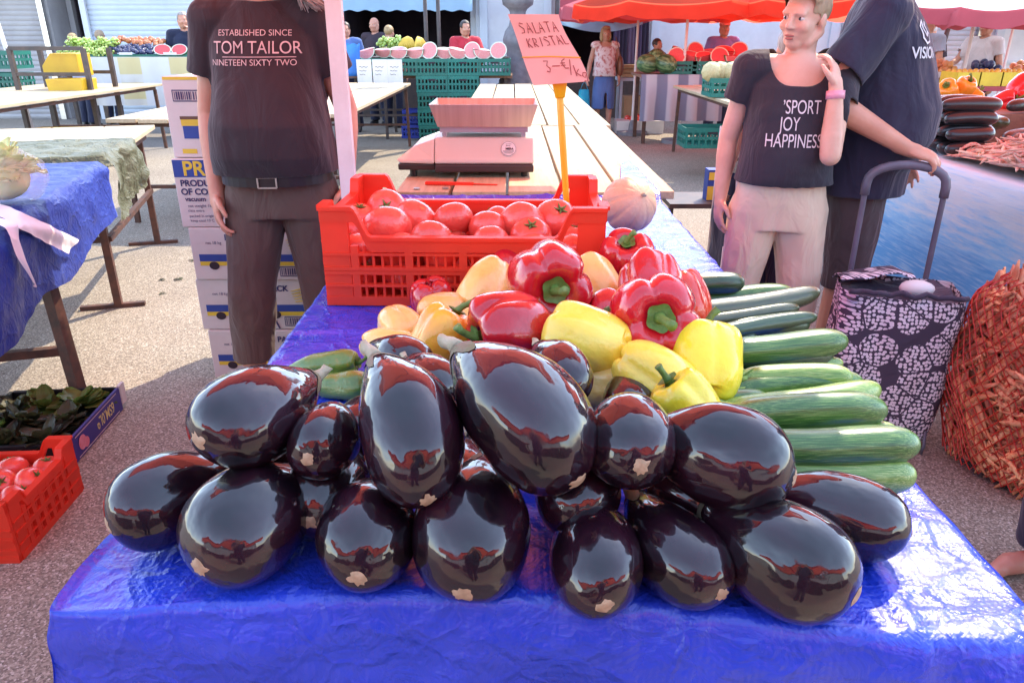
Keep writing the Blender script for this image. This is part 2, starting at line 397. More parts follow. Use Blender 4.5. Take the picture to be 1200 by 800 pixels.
# ---------------------------------------------------------------- plank tables with steel legs
def plank_top(mb, x0, x1, y0, y1, z, n, along='Y', th=.032, gap=.013, seed=1):
    r = random.Random(seed)
    w = ((x1 - x0) if along == 'Y' else (y1 - y0)) / n
    for i in range(n):
        e0, e1, dz = r.uniform(-.02, .02), r.uniform(-.02, .02), r.uniform(-.003, .003)
        if along == 'Y': mb.box((x0 + w * (i + .5), (y0 + y1) / 2 + e0 / 2, z - th / 2 + dz), (w - gap, y1 - y0 + e1, th), r.uniform(-.0015, .0015))
        else: mb.box(((x0 + x1) / 2 + e0 / 2, y0 + w * (i + .5), z - th / 2 + dz), (x1 - x0 + e1, w - gap, th), r.uniform(-.0015, .0015))
def plank_table(label, x0, x1, y0, y1, z=T, n=4, rz=0, along='Y', cat='market table', top='plank', group=None, seed=1, inset=.12):
    cx, cy = (x0 + x1) / 2, (y0 + y1) / 2
    t = thing('plank_table', label, cat, (cx, cy, 0), rz, group)
    hx, hy = (x1 - x0) / 2, (y1 - y0) / 2
    mb = MB(); plank_top(mb, -hx, hx, -hy, hy, z, n, along, seed=seed)
    mb.build('tabletop', MT[top if along == 'Y' else top + '_x'], t, bevel=.004)
    fr = MB(); zt = z - .055
    for sy in (-1, 1):
        fr.bar((-hx + .06, sy * (hy - inset), zt), (hx - .06, sy * (hy - inset), zt), .035, .035)
        fr.bar((-hx + .09, sy * (hy - inset), .30), (hx - .09, sy * (hy - inset), .30), .028, .028)
    for sx in (-1, 1): fr.bar((sx * (hx - .06), -hy + inset + .02, zt - .002), (sx * (hx - .06), hy - inset - .02, zt - .002), .03, .03)
    fr.build('frame', MT['rust'], t)
    for sx in (-1, 1):
        for sy in (-1, 1):
            lg = MB(); lg.bar((sx * (hx - .07), sy * (hy - inset), zt - .0175), (sx * (hx - .05), sy * (hy - inset), .0), .036, .036)
            lg.build('leg', MT['rust'], t)
    return t
near_t = plank_table('worn market table under the blue tarpaulin, holding eggplants and peppers', -.45, .56, .70, 2.9, T - .012, 5, seed=3)
scale_t = plank_table('sunlit bare plank table carrying the weighing scale', -.47, .655, 2.95, 5.33, .878, 5, seed=4)
plank_table('sunlit bare plank table beyond the scale, running up to the stone lamp base', -.42, .70, 5.40, 10.2, .872, 5, seed=5)
plank_table('long pale plank table in front of the grape stall', -6.4, -4.8, 6.4, 10.75, T, 5, seed=6)
plank_table('short plank table with thick board ends beside the carton stack', -3.2, -1.95, 6.03, 8.6, T, 5, seed=7)
plank_table('plank table on rusty legs between the standing man and the green crates', -2.65, -1.40, 6.45, 10.9, T, 5, seed=8)
plank_table('plank table with a green crate of pale melons behind the woman', 2.14, 3.4, 7.5, 10.4, T, 5, seed=9)

# ---------------------------------------------------------------- blue tarpaulin over the near table
def tarp_top():
    mb = MB()
    NX, NY = 230, 260
    xl, xr = -.485, .585
    def far(x): return 2.9 + .80 * sstep((x - .40) / .16)
    # arc length parameter across x: hang left, top, hang right; along y: hang front, top
    Hf, Hs = .46, .40
    def pt(u, v):
        W = xr - xl
        s = -Hs + u * (W + 2 * Hs)
        xx = xl + min(max(s, 0), W); dx = -min(s, 0); dx2 = max(s - W, 0)
        L = far(xx) - .66; tt = -Hf + v * (L + Hf)
        yy = .66 + max(tt, 0); dy = -min(tt, 0)
        skew = (-.075 * sstep((xx + .05) / .6) + .015) * (1 - sstep((yy - .66) / .35))
        z = T + .003
        if yy > 2.86: z = T + .003 + .034 * sstep((yy - 2.86) / .07)
        drop = max(dx, dx2, dy)
        px = xx; py_ = yy + skew
        # rounded edges and outward lean
        flare = .02 + .03 * sstep(drop / .4)
        w = nz((xx * 3, yy * 3, drop * 2), 2.2, 3.1)
        if dx > 0: px -= flare * sstep(dx / .05) * .5 + .02 * w * sstep(dx / .1)
        if dx2 > 0: px += flare * sstep(dx2 / .05) * .5 + .02 * w * sstep(dx2 / .1)
        if dy > 0: py_ -= flare * sstep(dy / .05) * .5 + .02 * w * sstep(dy / .1)
        # the near left corner is pulled outwards
        c = math.exp(-(((xx - xl) / .16) ** 2 + ((yy - .72) / .17) ** 2))
        px -= .045 * c; py_ -= .02 * c
        z -= drop
        z -= .012 * c * (1 if drop == 0 else 0)
        # soft folds on top
        a = .0035 * nz((xx, yy), 7, 1.3) + .003 * nz((xx * .6, yy), 17, 5.3)
        edge = min(sstep((xx - xl) / .03), sstep((xr - xx) / .03), sstep((yy - .66) / .03))
        ridge = .0045 * sum(math.exp(-((xx - c0 - .006 * math.sin(yy * 5)) / .011) ** 2) for c0 in (-.20, .13, .44)) + .0045 * sum(math.exp(-((yy - c0) / .011) ** 2) for c0 in (.84, 1.5, 2.2))
        if drop == 0: z += (a + ridge) * edge + .0025
        else:
            q = .006 * nz((xx * 1.4, yy * 1.4, drop * .5), 13, 2.0)
            if dy > 0 and dx == 0 and dx2 == 0: py_ += q - .004 - ridge + .012 * math.sin(xx * 34 + 4 * w) * sstep(drop / .3)
            elif dx > 0: px += q
            elif dx2 > 0: px += q
        return (px, py_, z)
    mb.surf(pt, NX, NY)
    return mb
o = tarp_top().build('tarpaulin', MT['tarp'], None, True)
tag(o, 'crinkled shiny blue woven tarpaulin draped over the front vegetable table', 'tarpaulin')

# ---------------------------------------------------------------- parasols
def parasol(label, cx, cy, r, zr, ztop, mats=('canopy', 'canopy'), n=8, rot=.2, pole='square', val=.18, poleoff=(0, 0), group=None, tilt=0):
    t = thing('parasol', label, 'parasol', (cx, cy, 0), 0, group)
    ap = V((0, 0, ztop))
    def P(k, s):
        a = rot + 2 * PI * k / n
        return V((math.cos(a) * r * s, math.sin(a) * r * s, ztop - (ztop - zr) * s ** .92))
    mb = MB()
    def fn(u, v):
        k = u * n; i = int(math.floor(k)); f = k - i
        s = .02 + .98 * v
        p = P(i, s).lerp(P(i + 1, s), f)
        p.z -= .05 * s * (4 * f * (1 - f)) * s
        return p
    mb.surf(fn, n * 6, 12, True)
    mb.build('canopy', MT[mats[0]], t, False)
    mv = MB()
    def fv(u, v):
        k = u * n; i = int(math.floor(k)); f = k - i
        p = P(i, 1).lerp(P(i + 1, 1), f) * 1.0
        p.z -= .05 * (4 * f * (1 - f)) + v * (val + .012 * math.sin(u * 90))
        q = V((p.x, p.y, 0)).normalized() * (.012 + .02 * v)
        return p + q
    mv.surf(fv, n * 10, 3, True)
    mv.build('valance', MT[mats[1]], t, True)
    for k in range(n):
        rb = MB(); a = P(k, .03) - V((0, 0, .03)); b = P(k, .985) - V((0, 0, .02))
        rb.bar(a, b, .018, .022)
        rb.build('rib', MT['white_paint'], t)
    pm_ = MB()
    if pole == 'square':
        pm_.box((poleoff[0], poleoff[1], (ztop - .03) / 2 + .03), (.05, .05, ztop - .06), rad(4))
        pb = MB(); pb.box((poleoff[0], poleoff[1], .03), (.42, .42, .06)); pb.build('base', MT['stone'], t, bevel=.01)
    else:
        pm_.tube([(0, 0, .02), (0, 0, ztop - .03)], .02, 10)
        pb = MB()
        pb.tube([(0, 0, 0), (0, 0, .05), (0, 0, .06), (0, 0, .22)], [.24, .24, .06, .035], 20); pb.build('base', MT['stone'], t)
    pm_.build('pole', MT['white_paint'], t)
    return t
parasol('red parasol on the pale square post beside the standing man, shading the eggplants', -.36, 2.60, 1.71, 2.22, 2.72, n=4, poleoff=(-.202, -.04), rot=PI / 4 + rad(6))
parasol('red parasol over the aisle, shading the couple with the shopping trolley', 3.25, 4.3, 1.75, 2.25, 2.8, pole='round', rot=.3)
for i, x in enumerate((-3.9, .1, 4.1)):
    parasol('red parasol in the row behind the photographer, %s' % ('left', 'middle', 'right')[i], x, -3.3, 2.05, 2.15, 2.75, pole='round', rot=.1 + .3 * i)

for i, x in enumerate((-2.6, 1.1, 4.4)):  # unseen tables added so the eggplants reflect something dark
    o = thing('market_table', 'unseen dark skirted stall table added behind the photographer, %s' % ('left', 'middle', 'right')[i], 'market table', (x, -2.6, 0))
    b = MB(); b.box((0, 0, T - .02), (3.2, 1.1, .04)); b.build('tabletop', MT['board'], o)
    b = MB(); b.surf(lambda u, v: V((-1.6 + 3.2 * u, .56 + .03 * math.sin(u * 40) * v, T - .8 * v)), 60, 4); b.build('skirt', MT['dark'], o)
    for sx in (-1.5, 1.5): b = MB(); b.bar((sx, 0, 0), (sx, 0, T - .04), .05); b.build('leg', MT['rust'], o)
# ---------------------------------------------------------------- left table with blue cloth, olive tarpaulin and planks
E_ = [PZ(118, 193, T), PZ(0, 275, T)]
d0 = (E_[1] - E_[0]); d0.z = 0; d0.normalize()             # along the right edge, toward the camera
s0 = V((-d0.y, d0.x, 0)); s0 = -s0 if s0.x > 0 else s0       # to the left
def left_cloth(name, org, L, W, hang_r, hang_f, hang_b, mat, label, cat, amp=.01, seed=1.0, z=T + .012, NX=90, NY=90, parent=None):
    mb = MB()
    def fn(u, v):
        s = -hang_r + u * (W + hang_r); t = -hang_b + v * (L + hang_b + hang_f)
        ss = max(s, 0); dr = -min(s, 0)
        tt = min(max(t, 0), L); db = -min(t, 0); df = max(t - L, 0)
        p = org + d0 * tt + s0 * ss
        drop = max(dr, db, df)
        q = nz((p.x, p.y, drop), 5, seed) * amp + nz((p.x, p.y, drop), 14, seed) * amp * .5
        p.z = z - drop * (1 + .25 * nz((p.x, p.y), 2.2, seed) * (drop > 0))
        fl = sstep(drop / .04) * (.018 + q * 1.5)
        if dr: p -= s0 * fl
        if db: p -= d0 * fl
        if df: p += d0 * fl
        if drop == 0: p.z += q * .55 + .004
        return p
    mb.surf(fn, NX, NY)
    return tag(mb.build(name, mat, parent, True), label, cat)
Lb = 2.2
tb = thing('market_table', 'market table with dark steel legs under the blue cloth', 'market table', (E_[0].x, E_[0].y, 0))
tb.rotation_euler = (0, 0, math.atan2(d0.y, d0.x))          # local +X runs along the edge toward the camera; local -Y to the left
sgn = 1 if (Matrix.Rotation(tb.rotation_euler.z, 3, 'Z') @ V((0, 1, 0))).dot(s0) > 0 else -1
mb = MB(); mb.box((Lb / 2, sgn * .48, T - .02), (Lb - .02, .96, .03)); mb.build('tabletop', MT['board'], tb)
leg_c = PY(88, 300, 2.86)
Ri = Matrix.Rotation(-tb.rotation_euler.z, 3, 'Z')
lc = Ri @ (V((leg_c.x, leg_c.y, 0)) - V((E_[0].x, E_[0].y, 0)))
mb = MB(); mb.bar((.1, sgn * .08, T - .06), (Lb - .1, sgn * .08, T - .06), .04); mb.bar((.1, sgn * .88, T - .06), (Lb - .1, sgn * .88, T - .06), .04)
mb.bar((lc.x, sgn * .06, .245), (lc.x, sgn * .88, .245), .035); mb.build('frame', MT['rust'], tb)
for lx in (lc.x, .15, Lb - .12):
    for yy in ((.03, .88) if lx == lc.x else (.88,)):
        mb = MB(); mb.bar((lx, sgn * (yy + .03), T - .05), (lx + .015, sgn * yy, 0), .045, .045); mb.build('leg', MT['rust'], tb)
left_cloth('tablecloth', E_[0] * 1, 2.1, 1.0, .29, .2, .05, MT['blue_cloth'], 'creased blue cloth hanging over the left market table', 'tablecloth', .012, 2.0)
# olive tarp table behind
O0 = V((-2.12, 3.93, T))
left_cloth('tarpaulin', O0 - d0 * .82, .82, 1.7, .30, .04, .02, MT['olive'], 'crumpled olive green tarpaulin bunched over the end of the left plank table', 'tarpaulin', .035, 7.0, z=T + .02)
tc = thing('plank_table', 'plank table half covered by the olive tarpaulin', 'market table', (O0.x, O0.y, 0), tb.rotation_euler.z)
mb = MB()
for i in range(5):
    mb.box((-.9, sgn * (.02 + .17 * (i * 2 + 1)), T - .018), (1.78, .33, .03))
mb.build('tabletop', MT['plank_x'], tc, bevel=.004)
mb = MB(); mb.bar((-.15, sgn * .1, T - .07), (-1.7, sgn * .1, T - .07), .04); mb.bar((-.15, sgn * .1, .40), (-.15, sgn * 1.6, .40), .03); mb.bar((-1.62, sgn * .1, .40), (-.15, sgn * .1, .40), .03); mb.build('frame', MT['rust'], tc)
for lx, ly in ((-.15, .12), (-1.62, .12), (-.15, 1.6), (-1.62, 1.6)):
    mb = MB(); mb.bar((lx, sgn * ly, T - .06), (lx, sgn * ly, .02), .04, .04); mb.bar((lx, sgn * (ly - .14), .012), (lx, sgn * (ly + .2), .012), .035, .022); mb.build('leg', MT['rust'], tc)

# white cloth strips thrown over the blue cloth
MT['white_cloth'] = fabric('white_thin_cloth', (.80, .78, .80), (.72, .70, .74), fold=.25)
NF = -s0
def on_face(px, py, off=.055):
    d = _ray(px, py); o_ = V((0, 0, CAM_H)); q0 = E_[0] + NF * off
    p = o_ + d * ((q0 - o_).dot(NF) / d.dot(NF))
    return p if p.z < T + .03 else PZ(px, py, T + .034)
def strip_between(up, lo, label):
    mb = MB(); k = len(up) - 1
    U = [on_face(*p) for p in up]; L_ = [on_face(*p) for p in lo]
    def fn(u, v):
        x = min(v * k, k - 1e-6); i = int(x); f = x - i
        p = U[i].lerp(U[i + 1], f).lerp(L_[i].lerp(L_[i + 1], f), u)
        return p + NF * (.006 * math.sin(u * 6 + v * 7) + .010 * nz((p.y * 3, p.z * 3), 5))
    mb.surf(fn, 10, 30)
    o = mb.build('cloth_strip', MT['white_cloth'], None, True); tag(o, label, 'cloth strip')
    o.modifiers.new('s', 'SUBSURF').render_levels = 1
strip_between([(-60, 222), (0, 240), (25, 248), (55, 261), (92, 281)], [(-60, 240), (0, 254), (23, 268), (49, 280), (80, 298)], 'wide white cloth strip hanging diagonally across the blue cloth')
strip_between([(-40, 252), (3, 266), (13, 277), (22, 302), (37, 332)], [(-40, 242), (18, 262), (25, 284), (33, 310), (44, 337)], 'narrow white cloth strip tapering downward on the blue cloth')
# ---------------------------------------------------------------- people
def bake_remesh(mb, voxel, smooth=4, disp=0, dscale=.15, cut=None, keep=None):
    me = mb.mesh('tmp', [])
    o = bpy.data.objects.new('tmp', me); COL.objects.link(o)
    r = o.modifiers.new('r', 'REMESH'); r.mode = 'VOXEL'; r.voxel_size = voxel; r.adaptivity = 0
    if smooth:
        s = o.modifiers.new('s', 'SMOOTH'); s.factor = .5; s.iterations = smooth
    dg = bpy.context.evaluated_depsgraph_get(); dg.update()
    out = bpy.data.meshes.new_from_object(o.evaluated_get(dg))
    bpy.data.objects.remove(o); bpy.data.meshes.remove(me)
    import bmesh
    bm = bmesh.new(); bm.from_mesh(out)
    if disp:
        bm.normal_update()
        for v in bm.verts:
            p = v.co
            f = noise.noise(V((p.x / dscale, p.y / dscale, p.z / dscale * .55))) + .5 * noise.noise(V((p.x / dscale * 2.3 + 3, p.y / dscale * 2.3, p.z / dscale * 1.1)))
            v.co = p + v.normal * f * disp
    if cut:
        bmesh.ops.delete(bm, geom=[f for f in bm.faces if any(c(f.calc_center_median()) for c in cut)], context='FACES')
        for _ in range(8):
            nb = {}
            for e in bm.edges:
                if len(e.link_faces) == 1:
                    a, b = e.verts; nb.setdefault(a, []).append(b.co); nb.setdefault(b, []).append(a.co)
            new = {v: v.co * .4 + sum(ns, V()) * (.6 / len(ns)) for v, ns in nb.items()}
            for v, c_ in new.items(): v.co = c_
    for f in bm.faces: f.smooth = True
    bm.to_mesh(out); bm.free()
    return out
def hand(mb, w, hd, pn, curl=.5, k=1.0, ts=1, spread=.1):
    hd = V(hd).normalized(); pn = V(pn); pn = (pn - hd * pn.dot(hd)).normalized(); side = hd.cross(pn)
    w = V(w)
    M = Matrix((hd, side, pn)).transposed()
    mb.ell(w + hd * .05 * k, (.056 * k, .043 * k, .018 * k), 14, M)
    mb.cone(w - hd * .03 * k, w + hd * .03 * k, .026 * k, .026 * k)
    for i, L in enumerate((.072, .080, .074, .056)):
        o = (i - 1.5) * ts
        p = w + hd * (.088 - .006 * abs(i - 1.3)) * k + side * o * -.021 * k
        a = 0; d = (hd + side * (-o * spread)).normalized()
        for j, fr in enumerate((.45, .32, .26)):
            a += curl * (.7 if j == 0 else 1.0)
            dd = d * math.cos(a) + pn * math.sin(a)
            q = p + dd * L * fr * k
            mb.cone(p, q, (.0098 - .0009 * j) * k, (.0092 - .0009 * j) * k, 10); p = q
    p = w + hd * .022 * k + side * ts * .030 * k
    d = (hd * .65 + side * ts * .7 + pn * .25).normalized()
    q = p + d * .042 * k; mb.cone(p, q, .0135 * k, .0115 * k, 10)
    d2 = (hd * .85 + side * ts * .2 + pn * (.2 + .4 * curl)).normalized()
    mb.cone(q, q + d2 * .034 * k, .011 * k, .0085 * k, 10)
def person(label, loc, face=0, H=1.75, wd=1.0, belly=0.0, skin='skin', shirt=None, sleeve=.55, hem=.86, hipw=1.0,
           pants=None, phem=.05, skirt=None, shoes='black', hair=None, hairlen=0, hairmode='short', J=None, vox=.0065, head=(0, 0, 0), hcurl=(.45, .45),
           hd=None, pn=None, neck=None, eyes=True, feet=True, cap=None, group=None, fold=.006, shirt_loose=0.0, lipm=True, female=False, tiltx=0):
    """local frame: faces -Y, +X is the right-hand side of the picture when it faces the camera"""
    k = H / 1.75
    j = dict(sl=(-.175, .005, 1.435), sr=(.175, .005, 1.435), el=(-.245, .03, 1.15), er=(.245, .03, 1.15), wl=(-.255, -.05, .91), wr=(.255, -.05, .91),
             hl=(-.09, 0, .93), hr=(.09, 0, .93), kl=(-.105, -.015, .51), kr=(.105, -.015, .51), al=(-.115, .03, .085), ar=(.115, .03, .085))
    j.update(J or {}); j = {a: V(b) for a, b in j.items()}
    for a in ('sl', 'sr', 'el', 'er', 'wl', 'wr'): j[a] = V((j[a].x * wd, j[a].y, j[a].z))
    root = thing('person', label, 'person', loc, rad(face), group)
    root.scale = (k, k, k)
    bd = MB()
    def torso(mb, g, lo=.80, top=True, ease=0):
        R = [(0, .0, .80, .155 * hipw + g, .115 + g), (0, .0, .90, .165 * hipw + g, .12 + g), (0, -.01 - belly * .3, 1.02, .152 * wd + belly * .3 + g, .118 + belly * .6 + g),
             (0, -.01 - belly * .45, 1.12, .155 * wd + belly * .3 + g, .12 + belly * .7 + g), (0, -.005 - belly * .15, 1.27, .165 * wd + g, .122 + belly * .2 + g),
             (0, .0, 1.37, .165 * wd + g, .112 + g), (0, .01, 1.44, .13 * wd + g, .082 + g), (0, .015, 1.49, .075 + g, .06 + g)]
        if lo < .8: R.insert(0, (0, 0, lo, .165 * hipw + g, .122 + g))
        else:
            for q0, q1 in zip(R, R[1:]):
                if q0[2] <= lo < q1[2]:
                    t_ = (lo - q0[2]) / (q1[2] - q0[2]); R = [tuple(a_ + (b_ - a_) * t_ for a_, b_ in zip(q0, q1))] + [r for r in R if r[2] > lo + .02]; break
        if ease: R = [(x, y, z, rx + ease * max(0, min(1, (1.16 - z) / .16)), ry + ease * max(0, min(1, (1.16 - z) / .16))) for x, y, z, rx, ry in R]
        if not top: R = [r for r in R if r[2] < 1.3]
        mb.loft(R, 30, 2.4)
    torso(bd, -.004)
    if female:
        for s in (-1, 1): bd.ell((s * .072, -.072, 1.265), (.072, .058, .085), 16)
    c = bd.cone
    for s in 'lr':
        sh, e, w, hp, kn, an = (j[q + s] for q in ('s', 'e', 'w', 'h', 'k', 'a'))
        c((0, .01, 1.43), sh, .06, .062 * (.6 + .4 * wd)); c(sh, e, .052 * (.5 + .5 * wd), .041 * (.5 + .5 * wd))
        mid = e.lerp(w, .3); c(e, mid, .041 * (.5 + .5 * wd), .043 * (.5 + .5 * wd)); c(mid, w, .042 * (.5 + .5 * wd), .027)
        i = 0 if s == 'l' else 1
        hdd = V(hd[i]) if hd and hd[i] else (w - e).normalized()
        pnn = V(pn[i]) if pn and pn[i] else V((1 if s == 'l' else -1, .3, 0))
        ts = 1 if V((0, -1, .2)).dot(hdd.cross(pnn)) > 0 else -1
        hand(bd, w, hdd, pnn, hcurl[i], 1.0, ts)
        c(hp, kn, .088 * (.4 + .6 * hipw), .056); m2 = kn.lerp(an, .3); c(kn, m2, .054, .058); c(m2, an, .057, .036)
        if feet:
            c(an + V((0, .025, -.045)), an + V((0, -.12, -.05)), .035, .032); c(an, an + V((0, .02, -.04)), .036, .036); c(an + V((-.012, -.1, -.052)), an + V((.012, -.17, -.058)), .03, .024)
    # head
    Hm = Matrix.Translation((0, -.005, 1.625)) @ Matrix.Rotation(rad(head[2]), 4, 'Z') @ Matrix.Rotation(rad(head[0]), 4, 'X') @ Matrix.Rotation(rad(head[1]), 4, 'Y')
    hm = MB()
    hm.ell((0, .012, .028), (.074, .092, .088), 20); hm.ell((0, -.025, -.03), (.061, .063, .078), 18); hm.ell((0, -.05, -.088), (.034, .033, .026), 12)
    hm.ell((0, -.068, .03), (.05, .022, .024), 12)
    for s in (-1, 1):
        hm.ell((s * .036, -.058, -.026), (.027, .028, .026), 12)
        hm.ell((s * .077, .012, -.012), (.009, .02, .031), 12)
        hm.cone((s * .018, -.09, .022), (s * .046, -.079, .02), .0065, .006, 8)
        hm.cone((s * .04, -.02, -.085), (s * .058, .02, -.05), .022, .024, 10)
    hm.cone((0, -.088, .012), (0, -.106, -.026), .0095, .013, 10)
    for s in (-1, 1): hm.ell((s * .031, -.0725, .0125), (.018, .0135, .0062), 10); hm.ell((s * .031, -.0715, -.0065), (.017, .0125, .005), 10)
    for s in (-1, 1): hm.ell((s * .012, -.095, -.031), (.009, .011, .008), 8)
    hm.ell((0, -.083, -.058), (.024, .01, .006), 10); hm.ell((0, -.081, -.071), (.02, .01, .006), 10)
    bd.add([Hm @ V(p) for p in hm.v], hm.f)
    c(Hm @ V((0, .025, -.06)), V((0, .02, 1.46)), .054, .062)
    body_me = bake_remesh(bd, vox, 3)
    body_me.materials.append(MT[skin])
    body = link('body', body_me, root)
    if lipm and vox < .01:
        lm = MB(); lm.ell((0, -.0885, -.059), (.022, .007, .0048), 12); lm.ell((0, -.0868, -.070), (.018, .007, .0055), 12)
        lo_ = lm.build('lips', MT['lip'], root, True, M=Hm)
    if eyes:
        for s in (-1, 1):
            em = MB(); em.ell((0, 0, 0), (.0125, .0115, .0085), 14); eo = em.build('eye', MT['eye'], root, True, M=Hm @ Matrix.Translation((s * .031, -.0738, .0025)))
            im = MB(); im.ell((-.0005, -.0080, .0005), (.0062, .0045, .0064), 10); im.build('iris', MT['iris'], eo, True)
            if vox < .01 and not female:
                bw = MB(); bw.tube([(-.017, -.0075, .016), (-.006, -.0125, .021), (.006, -.011, .020), (.018, -.002, .015)], [.0018, .003, .003, .0014], 6)
                bw.build('eyebrow', MT[hair] if hair else MT['ink'], root, True, M=Hm @ Matrix.Translation((s * .031, -.0775, .004)))
    if hair:
        hb = MB(); hb.ell((0, .02, .036), (.083, .099, .092), 22)
        if hairmode in ('bob', 'long'):
            for s in (-1, 1):
                hb.ell((s * .068, .02, -.04), (.03, .07, .085 + hairlen), 14)
            hb.ell((0, .075, -.04), (.07, .04, .10 + hairlen), 14)
            hb.ell((0, -.035, .085), (.07, .06, .04), 14)
        if hairmode == 'tied': hb.ell((0, .125, .02), (.035, .04, .04), 12); hb.ell((0, -.02, .07), (.077, .075, .055), 14)
        def face_cut(p): return p.y < -.045 and p.z < .075 and abs(p.x) < .066 or (hairmode == 'short' and p.z < .0 and p.y < .05) or (hairmode == 'tied' and p.z < -.035 and p.y < .05) or (hairmode == 'tied' and p.z < .02 and p.y < -.01)
        hme = bake_remesh(hb, .005 if vox < .01 else .009, 2, .004, .02, [face_cut])
        hme.materials.append(MT[hair]); ho = link('hair', hme, root); ho.matrix_local = Hm
    if cap:
        cb = MB(); cb.ell((0, .012, .062), (.085, .1, .07), 18); cb.ell((0, -.115, .045), (.06, .06, .009), 14)
        cm = bake_remesh(cb, .006, 1, cut=[lambda p: p.z < .034]); cm.materials.append(MT[cap]); co_ = link('cap', cm, root); co_.matrix_local = Hm
    shirt_me = None
    if shirt:
        sb = MB(); torso(sb, .012 + shirt_loose, hem, True, .022)
        if female:
            for s in (-1, 1): sb.ell((s * .072, -.074, 1.255), (.085, .07, .10), 16)
        cuts = [lambda p: p.z < hem + .012 and abs(p.x) < .3]
        for s in 'lr':
            sh, e = j['s' + s], j['e' + s]
            sb.cone((0, .01, 1.44), sh, .07, .075 * (.5 + .5 * wd))
            d = (e - sh).normalized(); L = (e - sh).length * sleeve
            end = sh + d * L
            _, a_, b_ = frame_from(d)
            r0, r1 = .072 * (.5 + .5 * wd), .07 * (.5 + .5 * wd)
            sb.cone(sh, end + d * .03, r0, r1, 16)
            cuts.append(lambda p, end=end, d=d: 0 < (p - end).dot(d) < .12 and ((p - end) - d * (p - end).dot(d)).length < .092 and (abs(p.x) > .176 * wd + .012 + shirt_loose or abs(d.z) < .5))
        nk = neck or (.072, .075, 1.475, 0)     # rx, ry, z, scoop depth
        cuts.append(lambda p: (p.x / nk[0]) ** 2 + ((p.y - .01) / nk[1]) ** 2 < 1 and p.z > nk[2] - .02)
        if nk[3]: cuts.append(lambda p: p.y < .02 and abs(p.x) < nk[0] * 1.25 and p.z > nk[2] - nk[3] + nk[3] * (p.x / (nk[0] * 1.25)) ** 4)
        shirt_me = bake_remesh(sb, vox, 4, fold, .11, cuts)
        shirt_me.materials.append(MT[shirt]); so = link('shirt', shirt_me, root)
        sd = so.modifiers.new('Solidify', 'SOLIDIFY'); sd.thickness = .004; sd.offset = 1
    if pants:
        pb = MB()
        pb.loft([(0, 0, .80, .165 * hipw, .125), (0, 0, .9, .172 * hipw, .13), (0, -.01, 1.06, .153 * wd + belly * .3, .122 + belly * .5)], 28, 2.4)
        cuts = [lambda p: p.z > 1.04]
        for s in 'lr':
            hp, kn, an = j['h' + s], j['k' + s], j['a' + s]
            pb.cone(hp + V((0, 0, -.06)), kn, .105 * (.3 + .7 * hipw), .082); 
            if phem < kn.z:
                f = (kn.z - phem + .05) / (kn.z - an.z); pb.cone(kn, kn.lerp(an, min(f, 1.05)), .082, .076)
        cuts.append(lambda p: p.z < phem)
        pme = bake_remesh(pb, vox, 4, .007, .10, cuts)
        pme.materials.append(MT[pants]); po = link('trousers', pme, root)
        sd = po.modifiers.new('Solidify', 'SOLIDIFY'); sd.thickness = .004; sd.offset = 1
    if skirt:
        kb = MB(); kb.loft([(0, 0, .38, .19, .16), (0, 0, .6, .195, .16), (0, 0, .85, .18, .14), (0, -.01, 1.0, .158, .128)], 28, 2.2)
        kme = bake_remesh(kb, vox, 3, .006, .1, [lambda p: p.z < .40 or p.z > .985 or (abs(p.x - .01) < .018 + (.68 - p.z) * .06 and p.y < -.05 and p.z < .68)])
        kme.materials.append(MT[skirt]); ko = link('skirt', kme, root)
        sd = ko.modifiers.new('Solidify', 'SOLIDIFY'); sd.thickness = .004; sd.offset = 1
    if shoes and feet:
        for s in 'lr':
            an = j['a' + s]; fb = MB()
            fb.cone(an + V((0, .03, -.05)), an + V((0, -.12, -.053)), .043, .042); fb.cone(an + V((-.008, -.1, -.055)), an + V((.008, -.175, -.06)), .037, .028); fb.cone(an + V((0, .02, 0)), an + V((0, .02, -.04)), .044, .044)
            fm = bake_remesh(fb, .009, 2, cut=[lambda p: p.z < .003]); fm.materials.append(MT[shoes]); link('shoe', fm, root)
    return root, shirt_me, Hm, j
FONT = None
def text_geo(s, size, align='CENTER', sx=1.0, shear=0, bold=0):
    cu = bpy.data.curves.new('txt', 'FONT'); cu.body = s; cu.size = size; cu.align_x = align; cu.align_y = 'CENTER'; cu.shear = shear; cu.offset = bold; cu.space_character = 1.0
    o = bpy.data.objects.new('txt', cu); COL.objects.link(o)
    dg = bpy.context.evaluated_depsgraph_get(); dg.update()
    me = bpy.data.meshes.new_from_object(o.evaluated_get(dg))
    vs = [V((v.co.x * sx, v.co.y, 0)) for v in me.vertices]; fs = [tuple(p.vertices) for p in me.polygons]
    bpy.data.objects.remove(o); bpy.data.meshes.remove(me); bpy.data.curves.remove(cu)
    return vs, fs
def flat_text(name, lines, mat, parent, M):      # lines: (string, size, x, y, sx, bold); laid in local xy, readable from +z
    mb = MB()
    for ln in lines:
        s, size, x, y = ln[:4]; sx = ln[4] if len(ln) > 4 else 1; bo = ln[5] if len(ln) > 5 else 0; rot = ln[6] if len(ln) > 6 else 0
        vs, fs = text_geo(s, size, 'CENTER', sx, 0, bo); R = Matrix.Rotation(rot, 3, 'Z')
        mb.add([R @ p + V((x, y, 0)) for p in vs], fs)
    o = link(name, mb.mesh(name, mat), parent); o.matrix_local = M
    return o
